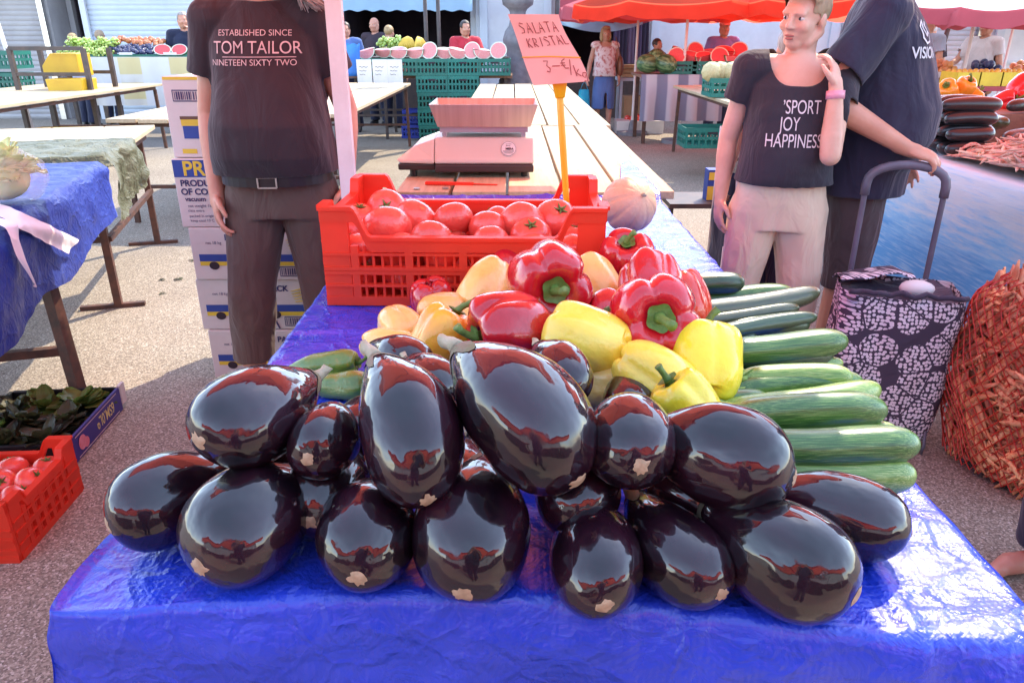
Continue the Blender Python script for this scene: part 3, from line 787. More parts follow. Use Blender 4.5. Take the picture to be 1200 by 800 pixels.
def wrap_on(name, shirt_me, items, mat, parent, org, ang=0, off=.0085):
    """print flat items (verts, faces in (x, y)) on the shirt front: x along the chest, y up, thrown along the facing direction turned by ang"""
    bvh = BVHTree.FromPolygons([v.co for v in shirt_me.vertices], [tuple(p.vertices) for p in shirt_me.polygons])
    R = Matrix.Rotation(ang, 3, 'Z'); mb = MB()
    dr = R @ V((0, 1, 0))
    import bmesh
    for vs, fs in items:
        bm = bmesh.new(); bv = [bm.verts.new(V((p[0], p[1], 0))) for p in vs]
        for f in fs:
            try: bm.faces.new([bv[i] for i in f])
            except ValueError: pass
        for ax in (0, 1):
            cs = [v.co[ax] for v in bm.verts]; q = min(cs) + .006
            while q < max(cs):
                bmesh.ops.bisect_plane(bm, geom=bm.verts[:] + bm.edges[:] + bm.faces[:], plane_co=(q if ax == 0 else 0, q if ax == 1 else 0, 0), plane_no=(1 - ax, ax, 0)); q += .009
        bm.verts.index_update(); vs = [v.co.copy() for v in bm.verts]; fs = [tuple(v.index for v in f.verts) for f in bm.faces]; bm.free()
        out = []; lasty = None
        for p in vs:
            o = V(org) + R @ V((p[0], 0, p[1])) - dr * .6
            h, n, i, d = bvh.ray_cast(o, dr)
            if h is None: h = o + dr * (lasty if lasty else .48)
            else: lasty = d
            out.append(h - dr * off)
        mb.add(out, fs)
    return mb.build(name, mat, parent)
def stroke_geo(paths, w):
    vs = []; fs = []
    for p in paths:
        P = [V((a, b, 0)) for a, b in p]
        for a, b in zip(P, P[1:]):
            n = max(1, int((b - a).length / .012))
            for i in range(n):
                s = a.lerp(b, i / n); e = a.lerp(b, (i + 1) / n); d = (e - s).normalized(); q = V((-d.y, d.x, 0)) * w / 2
                s = s - d * w * .3; e = e + d * w * .3
                o = len(vs); vs += [s - q, e - q, e + q, s + q]; fs.append((o, o + 1, o + 2, o + 3))
    return vs, fs
MT['tee_dark'] = fabric('dark_maroon_black_tee', (.022, .012, .017), (.035, .018, .024), fold=.45)
MT['tee_black'] = fabric('black_tee', (.018, .016, .026), (.03, .026, .04), fold=.45)
MT['tee_navy'] = fabric('navy_tee', (.016, .014, .036), (.026, .022, .055), fold=.5)
MT['print_pink'] = pm('faded_pink_print', (.68, .50, .48), (.5, .36, .36), 30, .8)
MT['print_white'] = pm('white_print', (.75, .72, .74), (.62, .6, .62), 30, .8)
MT['brown_pants'] = fabric('brown_cotton', (.125, .072, .056), (.095, .053, .042), fold=.6)
MT['beige_pants'] = fabric('beige_cotton', (.78, .60, .44), (.70, .52, .37), fold=.6)
MT['dark_shorts'] = fabric('dark_brown_shorts', (.085, .055, .056), (.065, .042, .044), fold=.6)
MT['navy_cloth'] = fabric('navy_cloth', (.012, .016, .05), None, fold=.5)
MT['white_shirt'] = fabric('white_cotton', (.72, .70, .74), None, fold=.5)
MT['red_tee'] = fabric('red_cotton', (.60, .03, .05), None, fold=.4)
MT['purple_tee'] = fabric('lilac_cotton', (.26, .20, .50), None, fold=.4)
MT['bluegrey_tee'] = fabric('blue_grey_cotton', (.40, .45, .60), None, fold=.4)
MT['denim'] = fabric('blue_denim', (.075, .14, .36), (.11, .19, .42), fold=.4)
MT['pink_cap'] = fabric('pink_cap_cloth', (.65, .22, .20), None, fold=.2)
MT['hair_grey'] = pm('grey_hair', (.42, .38, .35), (.20, .17, .15), 60, .55, .6, 120, .004, stretch=(1, 1, .25))
MT['hair_dark'] = pm('dark_hair', (.03, .022, .02), (.07, .05, .04), 60, .5, .6, 120, .004, stretch=(1, 1, .25))
MT['hair_blond'] = pm('blond_hair', (.52, .36, .17), (.34, .21, .1), 60, .5, .6, 120, .004, stretch=(1, 1, .25))
MT['hair_brown'] = pm('greying_brown_hair', (.42, .29, .17), (.30, .21, .14), 60, .5, .6, 120, .004, stretch=(1, 1, .25))
MT['floral'] = pm('floral_pink_white_blouse', (.74, .62, .60), (.50, .18, .16), 17, .8, .2, 20, lo=.48, hi=.62)
MT['leather'] = pm('dark_leather', (.02, .014, .014), None, 9, .45)
MT['sandal'] = pm('tan_sandal_leather', (.30, .17, .11), None, 9, .6)

# --- the standing stallholder behind the table, left
A, sm, HmA, jA = person('man in dark lettered t-shirt and brown cropped trousers standing by the carton stack', (-.855, 2.76, 0), 4, 1.83, .92, .075,
    'skin_red', 'tee_dark', .56, .948, 1.05, 'brown_pants', .24, hair='hair_grey', J=dict(el=(-.245, .04, 1.14), wl=(-.235, -.04, .875), er=(.26, .06, 1.15), wr=(.25, 0, .90), al=(-.20, .02, .085), kl=(-.15, -.02, .51), ar=(.10, .1, .085), kr=(.105, .03, .51)), vox=.006, shirt_loose=.008, head=(-4, 0, -10), fold=.008)
wrap_on('lettering', sm, [( [p + V((-.006, .044, 0)) for p in text_geo('ESTABLISHED SINCE', .026)[0]], text_geo('ESTABLISHED SINCE', .026)[1]),
    (text_geo('TOM TAILOR', .053, sx=.88)), ([p + V((-.012, -.043, 0)) for p in text_geo('NINETEEN SIXTY TWO', .026)[0]], text_geo('NINETEEN SIXTY TWO', .026)[1]),
    stroke_geo([[(-.105, -.026), (.12, -.026)]], .0022)], MT['print_pink'], A, (.002, 0, 1.352))
bb = MB(); bb.loft([(0, -.023, .925, .185, .170), (0, -.024, .958, .184, .171)], 40, 2.4, caps=False)
bo = bb.build('belt', MT['leather'], A); sdm = bo.modifiers.new('s', 'SOLIDIFY'); sdm.thickness = .006
bk = MB(); 
for a, b in (((-.03, 0), (.03, 0)), ((-.03, .034), (.03, .034)), ((-.03, 0), (-.03, .034)), ((.03, 0), (.03, .034))): bk.bar((a[0], 0, a[1]), (b[0], 0, b[1]), .005, .005)
bk.build('buckle', MT['steel'], bo, M=Matrix.Translation((0, -.198, .925)))
hl = MB(); r_ = random.Random(3)
for i in range(60):
    a = r_.uniform(-1, 1); x = .085 + .05 * r_.random(); y = -.02 + .07 * r_.uniform(-1, 1)
    hl.tube([(x - .03, y, 1.60), (x, y - .01, 1.54), (x + .03 + .03 * r_.random(), y - .02, 1.505), (x + .055 + .06 * r_.random(), y - .03 - .01 * r_.random(), 1.475 - .02 * r_.random())], [.004, .005, .004, .001], 5)
hl.build('hair_strands', MT['hair_grey'], A, True)

# --- woman in the aisle
MT['watch'] = pm('pink_wristband', (.85, .38, .48), None, 4, .4)
W, sm, HmW, jW = person('woman in black slogan t-shirt and beige trousers with one hand at her ear', (1.06, 2.93, 0), -10, 1.63, .98, .03,
    'skin_pale', 'tee_black', .42, .985, 1.10, 'beige_pants', .10, hair='hair_brown', hairmode='tied', neck=(.095, .08, 1.475, .10), female=True,
    J=dict(er=(.135, -.20, 1.13), wr=(.125, -.165, 1.37), el=(-.235, .06, 1.15), wl=(-.245, .02, .91), kl=(-.13, -.02, .51), kr=(.13, -.02, .51)), hd=(None, (-.12, .42, 1)), pn=(None, (-.8, .5, 0)), hcurl=(.4, .5), head=(5, 5, -40), vox=.006, fold=.007)
wrap_on('lettering', sm, [([V((p.x + .018, p.y + .05, 0)) for p in text_geo('\u2019SPORT', .072, sx=.62)[0]], text_geo('\u2019SPORT', .072)[1]),
    ([V((p.x - .022, p.y - .012, 0)) for p in text_geo('JOY', .072, sx=.62)[0]], text_geo('JOY', .072)[1]),
    ([V((p.x - .0, p.y - .075, 0)) for p in text_geo('HAPPINESS', .072, sx=.62)[0]], text_geo('HAPPINESS', .072)[1])], MT['print_white'], W, (-.005, 0, 1.25))
e, w = jW['er'], jW['wr']; e = V((e.x, e.y, e.z)); d, s_, u_ = frame_from(w - e)
wb = MB(); wb.tube([w - d * .035, w - d * .005], .034, 20); wb.build('wristband', MT['watch'], W, True)

# --- man in navy seen from the side, hand on the trolley
N, sm, HmN, jN = person('tall man in navy t-shirt and dark shorts gripping the trolley handle', (1.445, 3.12, 0), 66, 1.86, 1.18, .06,
    'skin_red', 'tee_navy', .70, .80, 1.16, 'dark_shorts', .44, hair='hair_grey', J=dict(el=(-.29, .16, 1.17), wl=(-.245, -.135, 1.005), er=(.25, -.02, 1.14), wr=(.24, -.14, .92)),
    hd=((.05, -1, -.28), None), pn=((.25, -.2, -1), None), hcurl=(.75, .4), vox=.006, shirt_loose=.022, fold=.010)
sw = [[(-.012, .05), (-.03, .035), (-.028, .0), (-.005, -.018), (.02, -.012), (.025, .01), (.01, .02), (.0, .005)], [(-.004, .055), (-.012, .03), (-.004, .008)], [(.022, .05), (.006, .04), (.012, .025)]]
t1 = text_geo('VISION', .052, sx=.9, bold=.0008)
wrap_on('emblem', sm, [stroke_geo(sw, .007), ([V((p.x, p.y - .05, 0)) for p in t1[0]], t1[1])], MT['print_white'], N, (-.05, 0, 1.36), rad(-35))
# someone in white behind the woman
person('person in white shirt standing half hidden behind the woman', (1.32, 3.75, 0), 175, 1.50, 1.05, .03, 'skin', 'white_shirt', .6, .8, 1.1, 'navy_cloth', .1, hair='hair_grey', vox=.012)
person('person in navy trousers and sandals stepping in at the right edge', (1.55, 1.66, 0), -80, 1.7, 1.0, .02, 'skin', 'tee_navy', .5, .85, 1.0, 'navy_cloth', .09, shoes=None, hair='hair_dark', vox=.009,
       J=dict(al=(-.10, .02, .085), ar=(.10, .02, .085)))
person('photographer in dark clothes raising a phone at the near end of the table', (.03, -.62, 0), 180, 1.72, 1.05, .04, 'skin', 'tee_navy', .55, .85, 1.05, 'navy_cloth', .08, hair='hair_dark', vox=.012,
       J=dict(el=(-.26, -.16, 1.18), er=(.26, -.16, 1.18), wl=(-.09, -.36, 1.36), wr=(.09, -.36, 1.36)))
# --- background people
VX = .012
B, sm, HmB, jB = person('blond woman in floral top and denim skirt walking with a cyan bag', (1.47, 12.55, 0), 6, 1.60, 1.0, .03, 'skin', 'floral', .12, .93, 1.05, None, hair='hair_blond', hairmode='bob', hairlen=.01, skirt='denim', vox=VX, neck=(.085, .08, 1.475, .06), shoes='sandal',
       J=dict(al=(-.09, .08, .085), ar=(.10, -.06, .085), kl=(-.095, .0, .51), kr=(.1, -.06, .51), el=(-.25, .03, 1.15), wl=(-.30, -.05, .92)))

tw = [('vendor in red t-shirt leaning over the cut watermelons', (-.72, 12.35, 0), 20, 1.68, 'red_tee', 'skin_red', 'hair_dark', None, dict(el=(-.24, -.12, 1.17), wl=(-.16, -.30, 1.05), er=(.24, -.12, 1.17), wr=(.12, -.3, 1.05))),
      ('vendor in lilac t-shirt and pink cap behind the red melon slices', (3.23, 12.2, 0), 0, 1.68, 'purple_tee', 'skin_red', None, 'pink_cap', {}),
      ('dark haired woman in dark top beside the whole watermelons', (2.28, 12.5, 0), 40, 1.42, 'dark', 'skin_red', 'hair_dark', None, {}),
      ('vendor in navy t-shirt holding a hand to his ear behind the grapes', (-5.02, 12.3, 0), 15, 1.80, 'navy_cloth', 'skin_red', 'hair_grey', None, dict(er=(.22, -.16, 1.17), wr=(.11, -.14, 1.44))),
      ('person in black top with ruddy face in the dark shop doorway', (-2.33, 13.6, 0), -20, 1.75, 'dark', 'skin_red', None, None, {}),
      ('pale haired person facing away beside the yellow goods in the dark shop', (-2.02, 13.2, 0), 160, 1.62, 'tee_black', 'skin', 'hair_blond', None, {}),
      ('person in blue top just right of the white parasol post', (-2.62, 12.6, 0), 10, 1.66, 'denim', 'skin_red', 'hair_dark', None, {}),
      ('pale haired shopper in grey top in the gap between the kiosks', (-7.35, 13.4, 0), 150, 1.50, 'bluegrey_tee', 'skin', 'hair_blond', None, {}),
      ('shopper in dull mauve top in the gap between the kiosks', (-7.05, 13.7, 0), 170, 1.55, 'dark_shorts', 'skin', 'hair_brown', None, {}),
      ('man in blue grey shirt and pale cap bent over the far right stall', (5.5, 10.6, 0), 120, 1.72, 'bluegrey_tee', 'skin_red', None, 'canopy_cap', {}),
      ('person in white cap behind the blue grey shirted man', (5.95, 11.4, 0), -30, 1.60, 'dark', 'skin_red', None, 'canopy_cap', {}),
      ('person in white top at the far right edge, arms reaching forward', (6.15, 10.4, 0), -60, 1.68, 'white_shirt', 'skin', 'hair_brown', None, dict(el=(-.22, -.15, 1.2), wl=(-.15, -.4, 1.15))),
      ('slim person in pale blue beside the dark pole at right', (4.85, 11.3, 0), 30, 1.62, 'bluegrey_tee', 'skin', 'hair_grey', None, {})]
MT['canopy_cap'] = fabric('white_cap_cloth', (.7, .66, .62), None, fold=.2)
for lb, lc_, fc, h, sh, sk, hr, cp_, jj in tw:
    person(lb, lc_, fc, h, 1.05, .03, sk, sh, .55, .86, 1.05, 'navy_cloth', .08, hair=hr, cap=cp_, J=jj, vox=VX)
# ---------------------------------------------------------------- vegetables: prototypes
def egg_r(t, fat=1.0):
    s = t ** 1.28
    r = max(1e-4, (1 - abs(2 * s - 1) ** 2.35)) ** (1 / 2.05)
    return r * (.74 + .26 * sstep(t / .55)) * fat
def egg_meshes(seed, bend=.06, fat=1.0):
    r_ = random.Random(seed)
    ax = r_.uniform(0, 6)
    def at(t, a, off=0):
        p = V(((t - .5), 0, 0)); q = egg_r(t, fat)
        lob = 1 + .045 * math.cos(2 * a + ax) + .03 * math.cos(3 * a + ax * 2) * t + .07 * noise.noise(V((t * 2 + seed, math.cos(a) * .9, math.sin(a) * .9)))
        r = .5 * q * lob * (1 - (.06 * math.exp(-((1 - t) / .02) ** 2))) + off
        return V((p.x, math.cos(a) * r, math.sin(a) * r - bend * math.sin(PI * t)))
    b = MB(); b.surf(lambda u, v: at(.5 - .5 * math.cos(PI * (.004 + .992 * v)), 2 * PI * u), 44, 40, True)
    b.f.append(tuple(range(44))[::-1]); b.m.append(0); n = len(b.v); b.f.append(tuple(range(n - 44, n))); b.m.append(0)
    s = MB()
    def sc(u, v):
        a = 2 * PI * u; ext = .0045 + .006 * noise.noise(V((math.cos(a) * 2.6 + seed, math.sin(a) * 2.6, 1)))
        return at(1 - .001 - ext * v * v, a, .003) + V((.006 * (1 - v * v) + .001, 0, 0))
    s.surf(sc, 20, 6, True); n = len(s.v); s.f.append(tuple(range(20))[::-1]); s.m.append(0)
    c = MB()
    def cx(u, v):
        a = 2 * PI * u; ext = .07 + .12 * max(0, math.cos(5 * a / 2)) ** 2 * (1 + .4 * noise.noise(V((a, seed, 0))))
        return at(.003 + ext * v, a, .012 * (1 - v * .6) + .004)
    c.surf(cx, 40, 8, True); c.f.append(tuple(range(40))[::-1]); c.m.append(0)
    st = MB(); e0 = at(.0, 0); base = V((-.5, 0, 0))
    st.tube([base + V((.02, 0, 0)), base + V((-.03, .0, .01)), base + V((-.06, .015, .03)), base + V((-.10, .02, .06))], [.085, .06, .05, .055], 12)
    return b.mesh('eggplant_body', MT['egg'], True), s.mesh('eggplant_scar', MT['scar'], True), c.mesh('eggplant_calyx', MT['calyx'], True), st.mesh('eggplant_stem', MT['stem_dry'], True)
EGG = [egg_meshes(1, .05), egg_meshes(2, .08, .98), egg_meshes(3, .03, 1.02), egg_meshes(4, .10, .95), egg_meshes(5, -.03, 1.0)]
def eggplant(label, c, r, L, d, var=0, roll=0):
    t = thing('eggplant', label, 'eggplant', V(c) - V(d).normalized() * L * .07)
    t.rotation_mode = 'QUATERNION'; t.rotation_quaternion = axis_quat(d, roll=roll)
    b, s, cx, st = EGG[var % 5]
    bo = link('body', b, t); link('blossom_scar', s, bo)
    co = link('calyx', cx, t); link('stem', st, co)
    t.scale = (L, 2 * r, 2 * r)
    return t
E_L = [
 ('big dark eggplant on its side at the upper left of the pile', 298, 481, 1.03, .059, .19, (-.5, -.86, -.02), 0),
 ('small dark eggplant between the upper left one and the upright glossy pair, scar facing front', 376, 512, 1.00, .044, .13, (-.05, -1, .05), 1),
 ('glossy eggplant leaning forward with its pale stem at top, left of the biggest one', 472, 508, 1.02, .064, .215, (.38, -.80, -.46), 3),
 ('biggest eggplant with broad red and blue reflections on top of the pile', 612, 492, 1.035, .073, .232, (.62, -.66, -.42), 3),
 ('round eggplant end with a central pale scar, right of the biggest eggplant', 739, 515, 1.01, .052, .16, (.02, -1, .08), 2),
 ('eggplant peeping out behind the biggest one, below the pale yellow pepper', 655, 436, 1.00, .042, .15, (.35, -.9, -.1), 4),
 ('eggplant behind the leaning pair with a torn pale patch on its end', 500, 446, .99, .046, .15, (.45, -.85, .0), 1),
 ('eggplant at the back left beside the green peppers, only its back showing', 470, 424, .965, .042, .16, (.6, -.6, 0), 0),
 ('eggplant on the right of the pile pointing right, tan scar at its end', 846, 537, .995, .060, .19, (.86, -.48, -.02), 2),
 ('long eggplant at the far right edge of the pile beneath the zucchinis', 980, 603, .905, .053, .195, (.94, -.33, -.06), 4),
 ('large eggplant at the lower right front pointing right toward the table edge', 918, 648, .915, .061, .195, (.70, -.68, -.12), 0),
 ('front eggplant with a small scar at lower right, under the right pointing one', 796, 640, .905, .054, .18, (.42, -.88, -.12), 3),
 ('front eggplant with blue highlight directly below the round scarred one', 694, 650, .903, .054, .17, (.08, -.98, -.12), 1),
 ('dull brownish front eggplant with a large tan scar at the bottom, in the centre', 556, 620, .915, .067, .195, (-.12, -.92, -.34), 4),
 ('front eggplant with a scar near its base, left of the brownish centre one', 430, 625, .905, .056, .17, (.02, -1, -.08), 0),
 ('large front eggplant at left with a tan scar at its lower left', 294, 612, .915, .066, .19, (-.42, -.90, -.08), 2),
 ('leftmost eggplant lying at the table corner, pointing left', 196, 585, .912, .057, .165, (-.72, -.68, -.06), 1),
 ('dark eggplant in the shadow beneath the leaning glossy pair', 545, 556, .925, .055, .17, (.1, -1, 0), 3),
 ('dark eggplant wedged under the round scarred one', 672, 572, .93, .052, .16, (.1, -1, .05), 0),
 ('dark eggplant in the shadow under the right pointing one', 790, 572, .915, .050, .17, (.5, -.8, 0), 1),
 ('dark eggplant in the shadow below the small upper left one', 385, 572, .915, .052, .17, (-.1, -1, 0), 2),
 ('dark eggplant buried at the left behind the large front one', 330, 545, .915, .055, .18, (-.5, -.8, 0), 4)]
for i, (lb, px, py, z, r, L, d, var) in enumerate(E_L):
    eggplant(lb, PZ(px, py, z), r, L, d, var, roll=i * 1.1)
for i, (px, py, z) in enumerate([(430, 500, .92), (540, 480, .92), (640, 500, .92), (740, 480, .915), (820, 510, .90), (590, 440, .93)]):
    eggplant('eggplant hidden in the core of the pile', PZ(px, py, z), .05, .17, (.2 * (i % 3 - 1), -1, 0), i, i)['group'] = 'eggplants in the core of the pile'

def pepper_mesh(seed, lobes=4, h=1.05, taper=.22, crease=.16, lump=.05, dim=.16):
    r_ = random.Random(seed); ph = r_.uniform(0, 6); amp = [r_.uniform(.75, 1.2) for _ in range(lobes)]
    b = MB(); NU, NV = 56, 40
    def fn(u, v):
        a = 2 * PI * u; w = PI * (.012 + .976 * v)
        r = math.sin(w) ** .62; z = math.copysign(abs(math.cos(w)) ** .8, math.cos(w)) * h * .5
        kk = int(u * lobes) % lobes
        cr = (1 - abs(math.sin(lobes * a / 2 )))
        f = 1 - crease * cr ** 1.7 * (1.0 + .5 * math.cos(w * .9)) + .08 * (amp[kk] - 1) * (1 - cr)
        r *= f * (1 - taper * sstep(v)) * .5 * 1.08
        z -= dim * math.exp(-(r / .20) ** 2) if z > 0 else 0
        if z <= 0: z += dim * .65 * math.exp(-(r / .16) ** 2) * (1 if v > .6 else 0)
        z -= .07 * h * cr ** 2 * (1 if v > .75 else 0) * -1
        q = lump * noise.noise(V((math.cos(a + ph) * 1.3 * r * 3, math.sin(a + ph) * 1.3 * r * 3 + seed, z * 2.2)))
        return V((math.cos(a) * (r + q * .6), math.sin(a) * (r + q * .6), z + q * .6))
    b.surf(fn, NU, NV, True); n = len(b.v)
    b.f.append(tuple(range(NU))); b.m.append(0); b.f.append(tuple(range(n - NU, n))[::-1]); b.m.append(0)
    zt = h * .5 - dim
    c = MB()
    c.surf(lambda u, v: V((math.cos(2 * PI * u) * (.03 + .12 * v * (1 + .10 * math.cos(10 * PI * u))), math.sin(2 * PI * u) * (.03 + .12 * v * (1 + .10 * math.cos(10 * PI * u))), zt + .075 - .01 * v + .05 * v * v)), 30, 5, True)
    c.f.append(tuple(range(30))[::-1]); c.m.append(0)
    bx, by = r_.uniform(-.12, .12), r_.uniform(-.12, .12)
    c.tube([(0, 0, zt + .02), (0, 0, zt + .12), (bx * .4, by * .4, zt + .19), (bx, by, zt + .28), (bx * 1.7, by * 1.7, zt + .34)], [.085, .055, .045, .045, .058], 12)
    return b.mesh('pepper_body', MT['red_pep'], True), c.mesh('pepper_stem', MT['pstem'], True)
PEP = [pepper_mesh(1, 4), pepper_mesh(2, 4, .95, .12, .19), pepper_mesh(3, 3, 1.12, .25, .17), pepper_mesh(4, 4, 1.05, .15, .15, .08)]
PAL = [pepper_mesh(11, 3, 1.3, .42, .09, .06, .12), pepper_mesh(12, 3, 1.2, .34, .08, .05, .12), pepper_mesh(13, 4, 1.15, .25, .10, .05, .13)]
PNT = [pepper_mesh(21, 3, 1.9, .72, .10, .06, .10)]
pep_cache = {}
def pepper(label, c, r, d, mt, proto, var=0, roll=0, stem=True, group=None):
    b, s = proto[var % len(proto)]
    key = (b.name, mt)
    if key not in pep_cache:
        m2 = b.copy(); m2.materials.clear(); m2.materials.append(MT[mt]); pep_cache[key] = m2
    t = thing('pepper', label, 'pepper', c, 0, group); t.rotation_mode = 'QUATERNION'
    t.rotation_quaternion = axis_quat(d) @ Quaternion((0, 1, 0), PI / 2) @ Quaternion((0, 0, 1), roll)
    t.scale = (2 * r,) * 3
    link('body', pep_cache[key], t)
    if stem: link('stem', s, t)
    return t
P_L = [
 ('largest glossy red bell pepper crowning the heap, green stem facing front', 641, 330, 1.02, .077, (.16, -1, .10), 'red_pep', PEP, 0, .4),
 ('red bell pepper at the back with its stem pointing up, below the melon', 733, 302, .985, .058, (-.05, -.45, .75), 'red_pep', PEP, 1, 1),
 ('lobed red bell pepper with round green stem facing front, on the right of the heap', 766, 372, 1.01, .072, (-.02, -.9, .32), 'red_pep', PEP, 1, .2),
 ('wrinkled red bell pepper in the middle with its stem turned left', 598, 388, .985, .064, (-.85, -.40, .0), 'red_pep', PEP, 3, 1.4),
 ('red bell pepper half hidden at the left under the crate rim', 506, 350, .905, .048, (.1, .1, -1), 'red_pep', PEP, 1, 2),
 ('orange red pepper at the right edge of the heap beside the zucchinis', 797, 356, .95, .060, (-.3, .4, .8), 'or_red_pep', PEP, 0, 2),
 ('red pepper squeezed behind the lobed one on the right', 762, 335, 1.0, .058, (.1, .8, .5), 'red_pep', PEP, 3, .5),
 ('sliver of red pepper behind the crowning pepper, at the crate', 590, 312, .95, .050, (.2, .9, .4), 'red_pep', PEP, 2, 2.5),
 ('red pepper glimpsed between the two yellow peppers and the lobed red one', 708, 372, .96, .048, (.2, .8, .4), 'red_pep', PEP, 1, .9),
 ('pale cream pepper standing behind the orange one, green stem drooping left', 570, 336, .955, .056, (-.35, -.75, -.55), 'pale_pep', PAL, 0, .3),
 ('pale orange pepper lying flat beside the half hidden red pepper', 520, 366, .915, .046, (.92, -.35, .0), 'pale_pep', PAL, 1, 1),
 ('small pale pepper with its stem end turned to the right, far left of the heap', 469, 384, .90, .044, (.55, -.75, -.25), 'pale_pep', PAL, 2, 0),
 ('flat pale yellow pepper next to the green pepper stem', 455, 408, .885, .044, (.9, -.3, -.1), 'pale_pep', PAL, 0, 2),
 ('deep orange pepper with curled green stem at the front of the heap', 517, 402, .94, .056, (.45, .25, .85), 'orange_pep', PAL, 2, 1.6),
 ('amber pepper behind the crowning red pepper on its right', 698, 336, .965, .056, (-.4, .8, .4), 'pale_pep', PAL, 1, 2.4),
 ('smooth yellow pepper above the round eggplant, lying sideways', 690, 400, .985, .060, (-.9, .35, .15), 'pyel_pep', PAL, 1, .7),
 ('pale yellow pepper with long green stem, beside the bright yellow one', 764, 440, .96, .052, (.78, -.55, -.35), 'pyel_pep', PAL, 2, 1.1),
 ('brightest yellow pepper in full sun at the right of the heap', 826, 428, .955, .060, (.1, .7, .6), 'yellow_pep', PAL, 2, .2),
 ('bright yellow pepper tucked behind the eggplant pointing right', 812, 486, .945, .048, (-.6, .2, .8), 'yellow_pep', PAL, 0, .4),
 ('pale pepper in shadow between the yellow pepper and the eggplants', 716, 452, .92, .046, (.7, -.5, .2), 'pale_pep', PAL, 1, 2.2),
 ('long green pepper turning orange, lying at the left table edge', 378, 428, .890, .034, (.95, -.05, .10), 'green_pep', PNT, 0, .6),
 ('dark green pointed pepper under the orange tinged one', 392, 452, .878, .032, (.95, -.2, .1), 'green_pep', PNT, 0, 2.0)]
for lb, px, py, z, r, d, mt, pr, var, roll in P_L:
    pepper(lb, PZ(px, py, z), r * 1.07, d, mt, pr, var, roll)
MT['green_pep_d'] = veg('dark_green_pepper_skin', (.03, .09, .02), (.04, .12, .025), rough=.25)
for i, (px, py, z, mt) in enumerate([(560, 400, .90, 'pale_pep'), (620, 430, .90, 'red_pep'), (680, 360, .90, 'red_pep'), (740, 380, .90, 'yellow_pep'), (640, 380, .90, 'pale_pep'), (700, 430, .895, 'orange_pep'), (770, 420, .90, 'red_pep'), (600, 350, .90, 'pale_pep'), (790, 400, .89, 'red_pep'), (740, 335, .90, 'red_pep'), (720, 410, .95, 'red_pep'), (660, 340, .93, 'red_pep'), (770, 470, .90, 'yellow_pep')]):
    pepper('pepper buried in the core of the heap', PZ(px, py, z), .05, (.3 * (i % 3 - 1), .6, .6), mt, PEP if mt == 'red_pep' else PAL, i, i, group='peppers in the core of the heap')

def zuc_mesh(seed, bend):
    r_ = random.Random(seed); ax = r_.uniform(0, 6)
    b = MB()
    def fn(u, v):
        a = 2 * PI * u; t = .5 - .5 * math.cos(PI * (.006 + .988 * v)); x = t - .5
        r = (max(1e-4, 1 - abs(2 * t - 1) ** 5)) ** .5 * (.80 + .20 * t) * .5
        r *= 1 + .025 * abs(math.cos(4 * a)) + .05 * noise.noise(V((t * 3, math.cos(a) + seed, math.sin(a))))
        return V((x, math.cos(a) * r + bend * math.sin(PI * t) + .04 * math.sin(2 * PI * t + ax), math.sin(a) * r + .5 * bend * math.sin(PI * t)))
    b.surf(fn, 32, 40, True); n = len(b.v); b.f.append(tuple(range(32))[::-1]); b.m.append(0); b.f.append(tuple(range(n - 32, n))); b.m.append(0)
    s = MB(); s.tube([(-.47, 0, 0), (-.52, 0, .02), (-.58, .02, .06)], [.34, .24, .27], 10)
    for k in range(5):
        a = k * 1.256
        s.tube([(-.46, math.cos(a) * .28, math.sin(a) * .28), (-.53, math.cos(a) * .25, math.sin(a) * .25), (-.60, math.cos(a) * .3, math.sin(a) * .3)], [.1, .09, .05], 6)
    d = MB(); d.surf(lambda u, v: V((.4985 + .004 * (1 - v), math.cos(2 * PI * u) * .16 * v + bend * 0, math.sin(2 * PI * u) * .16 * v)), 14, 2, True)
    return b.mesh('zucchini_body', MT['zuc_m'], True), s.mesh('zucchini_stem', MT['zstem'], True), d.mesh('zucchini_end', MT['scar'], True)
ZUC = [zuc_mesh(1, .12), zuc_mesh(2, -.15), zuc_mesh(3, .2), zuc_mesh(4, .05)]
zc = {}
def zucchini(label, a, b, r, mt, var=0, roll=0, stem=True, name='zucchini', cat='zucchini', group=None):
    bb, s, dd = ZUC[var % 4]; key = (bb.name, mt)
    if key not in zc:
        m2 = bb.copy(); m2.materials.clear(); m2.materials.append(MT[mt]); zc[key] = m2
    a = V(a); b = V(b); t = thing(name, label, cat, (a + b) / 2, 0, group); t.rotation_mode = 'QUATERNION'
    t.rotation_quaternion = axis_quat(b - a, roll=roll); t.scale = ((b - a).length, 2 * r, 2 * r)
    link('body', zc[key], t)
    if stem: link('stem', s, t)
    return t
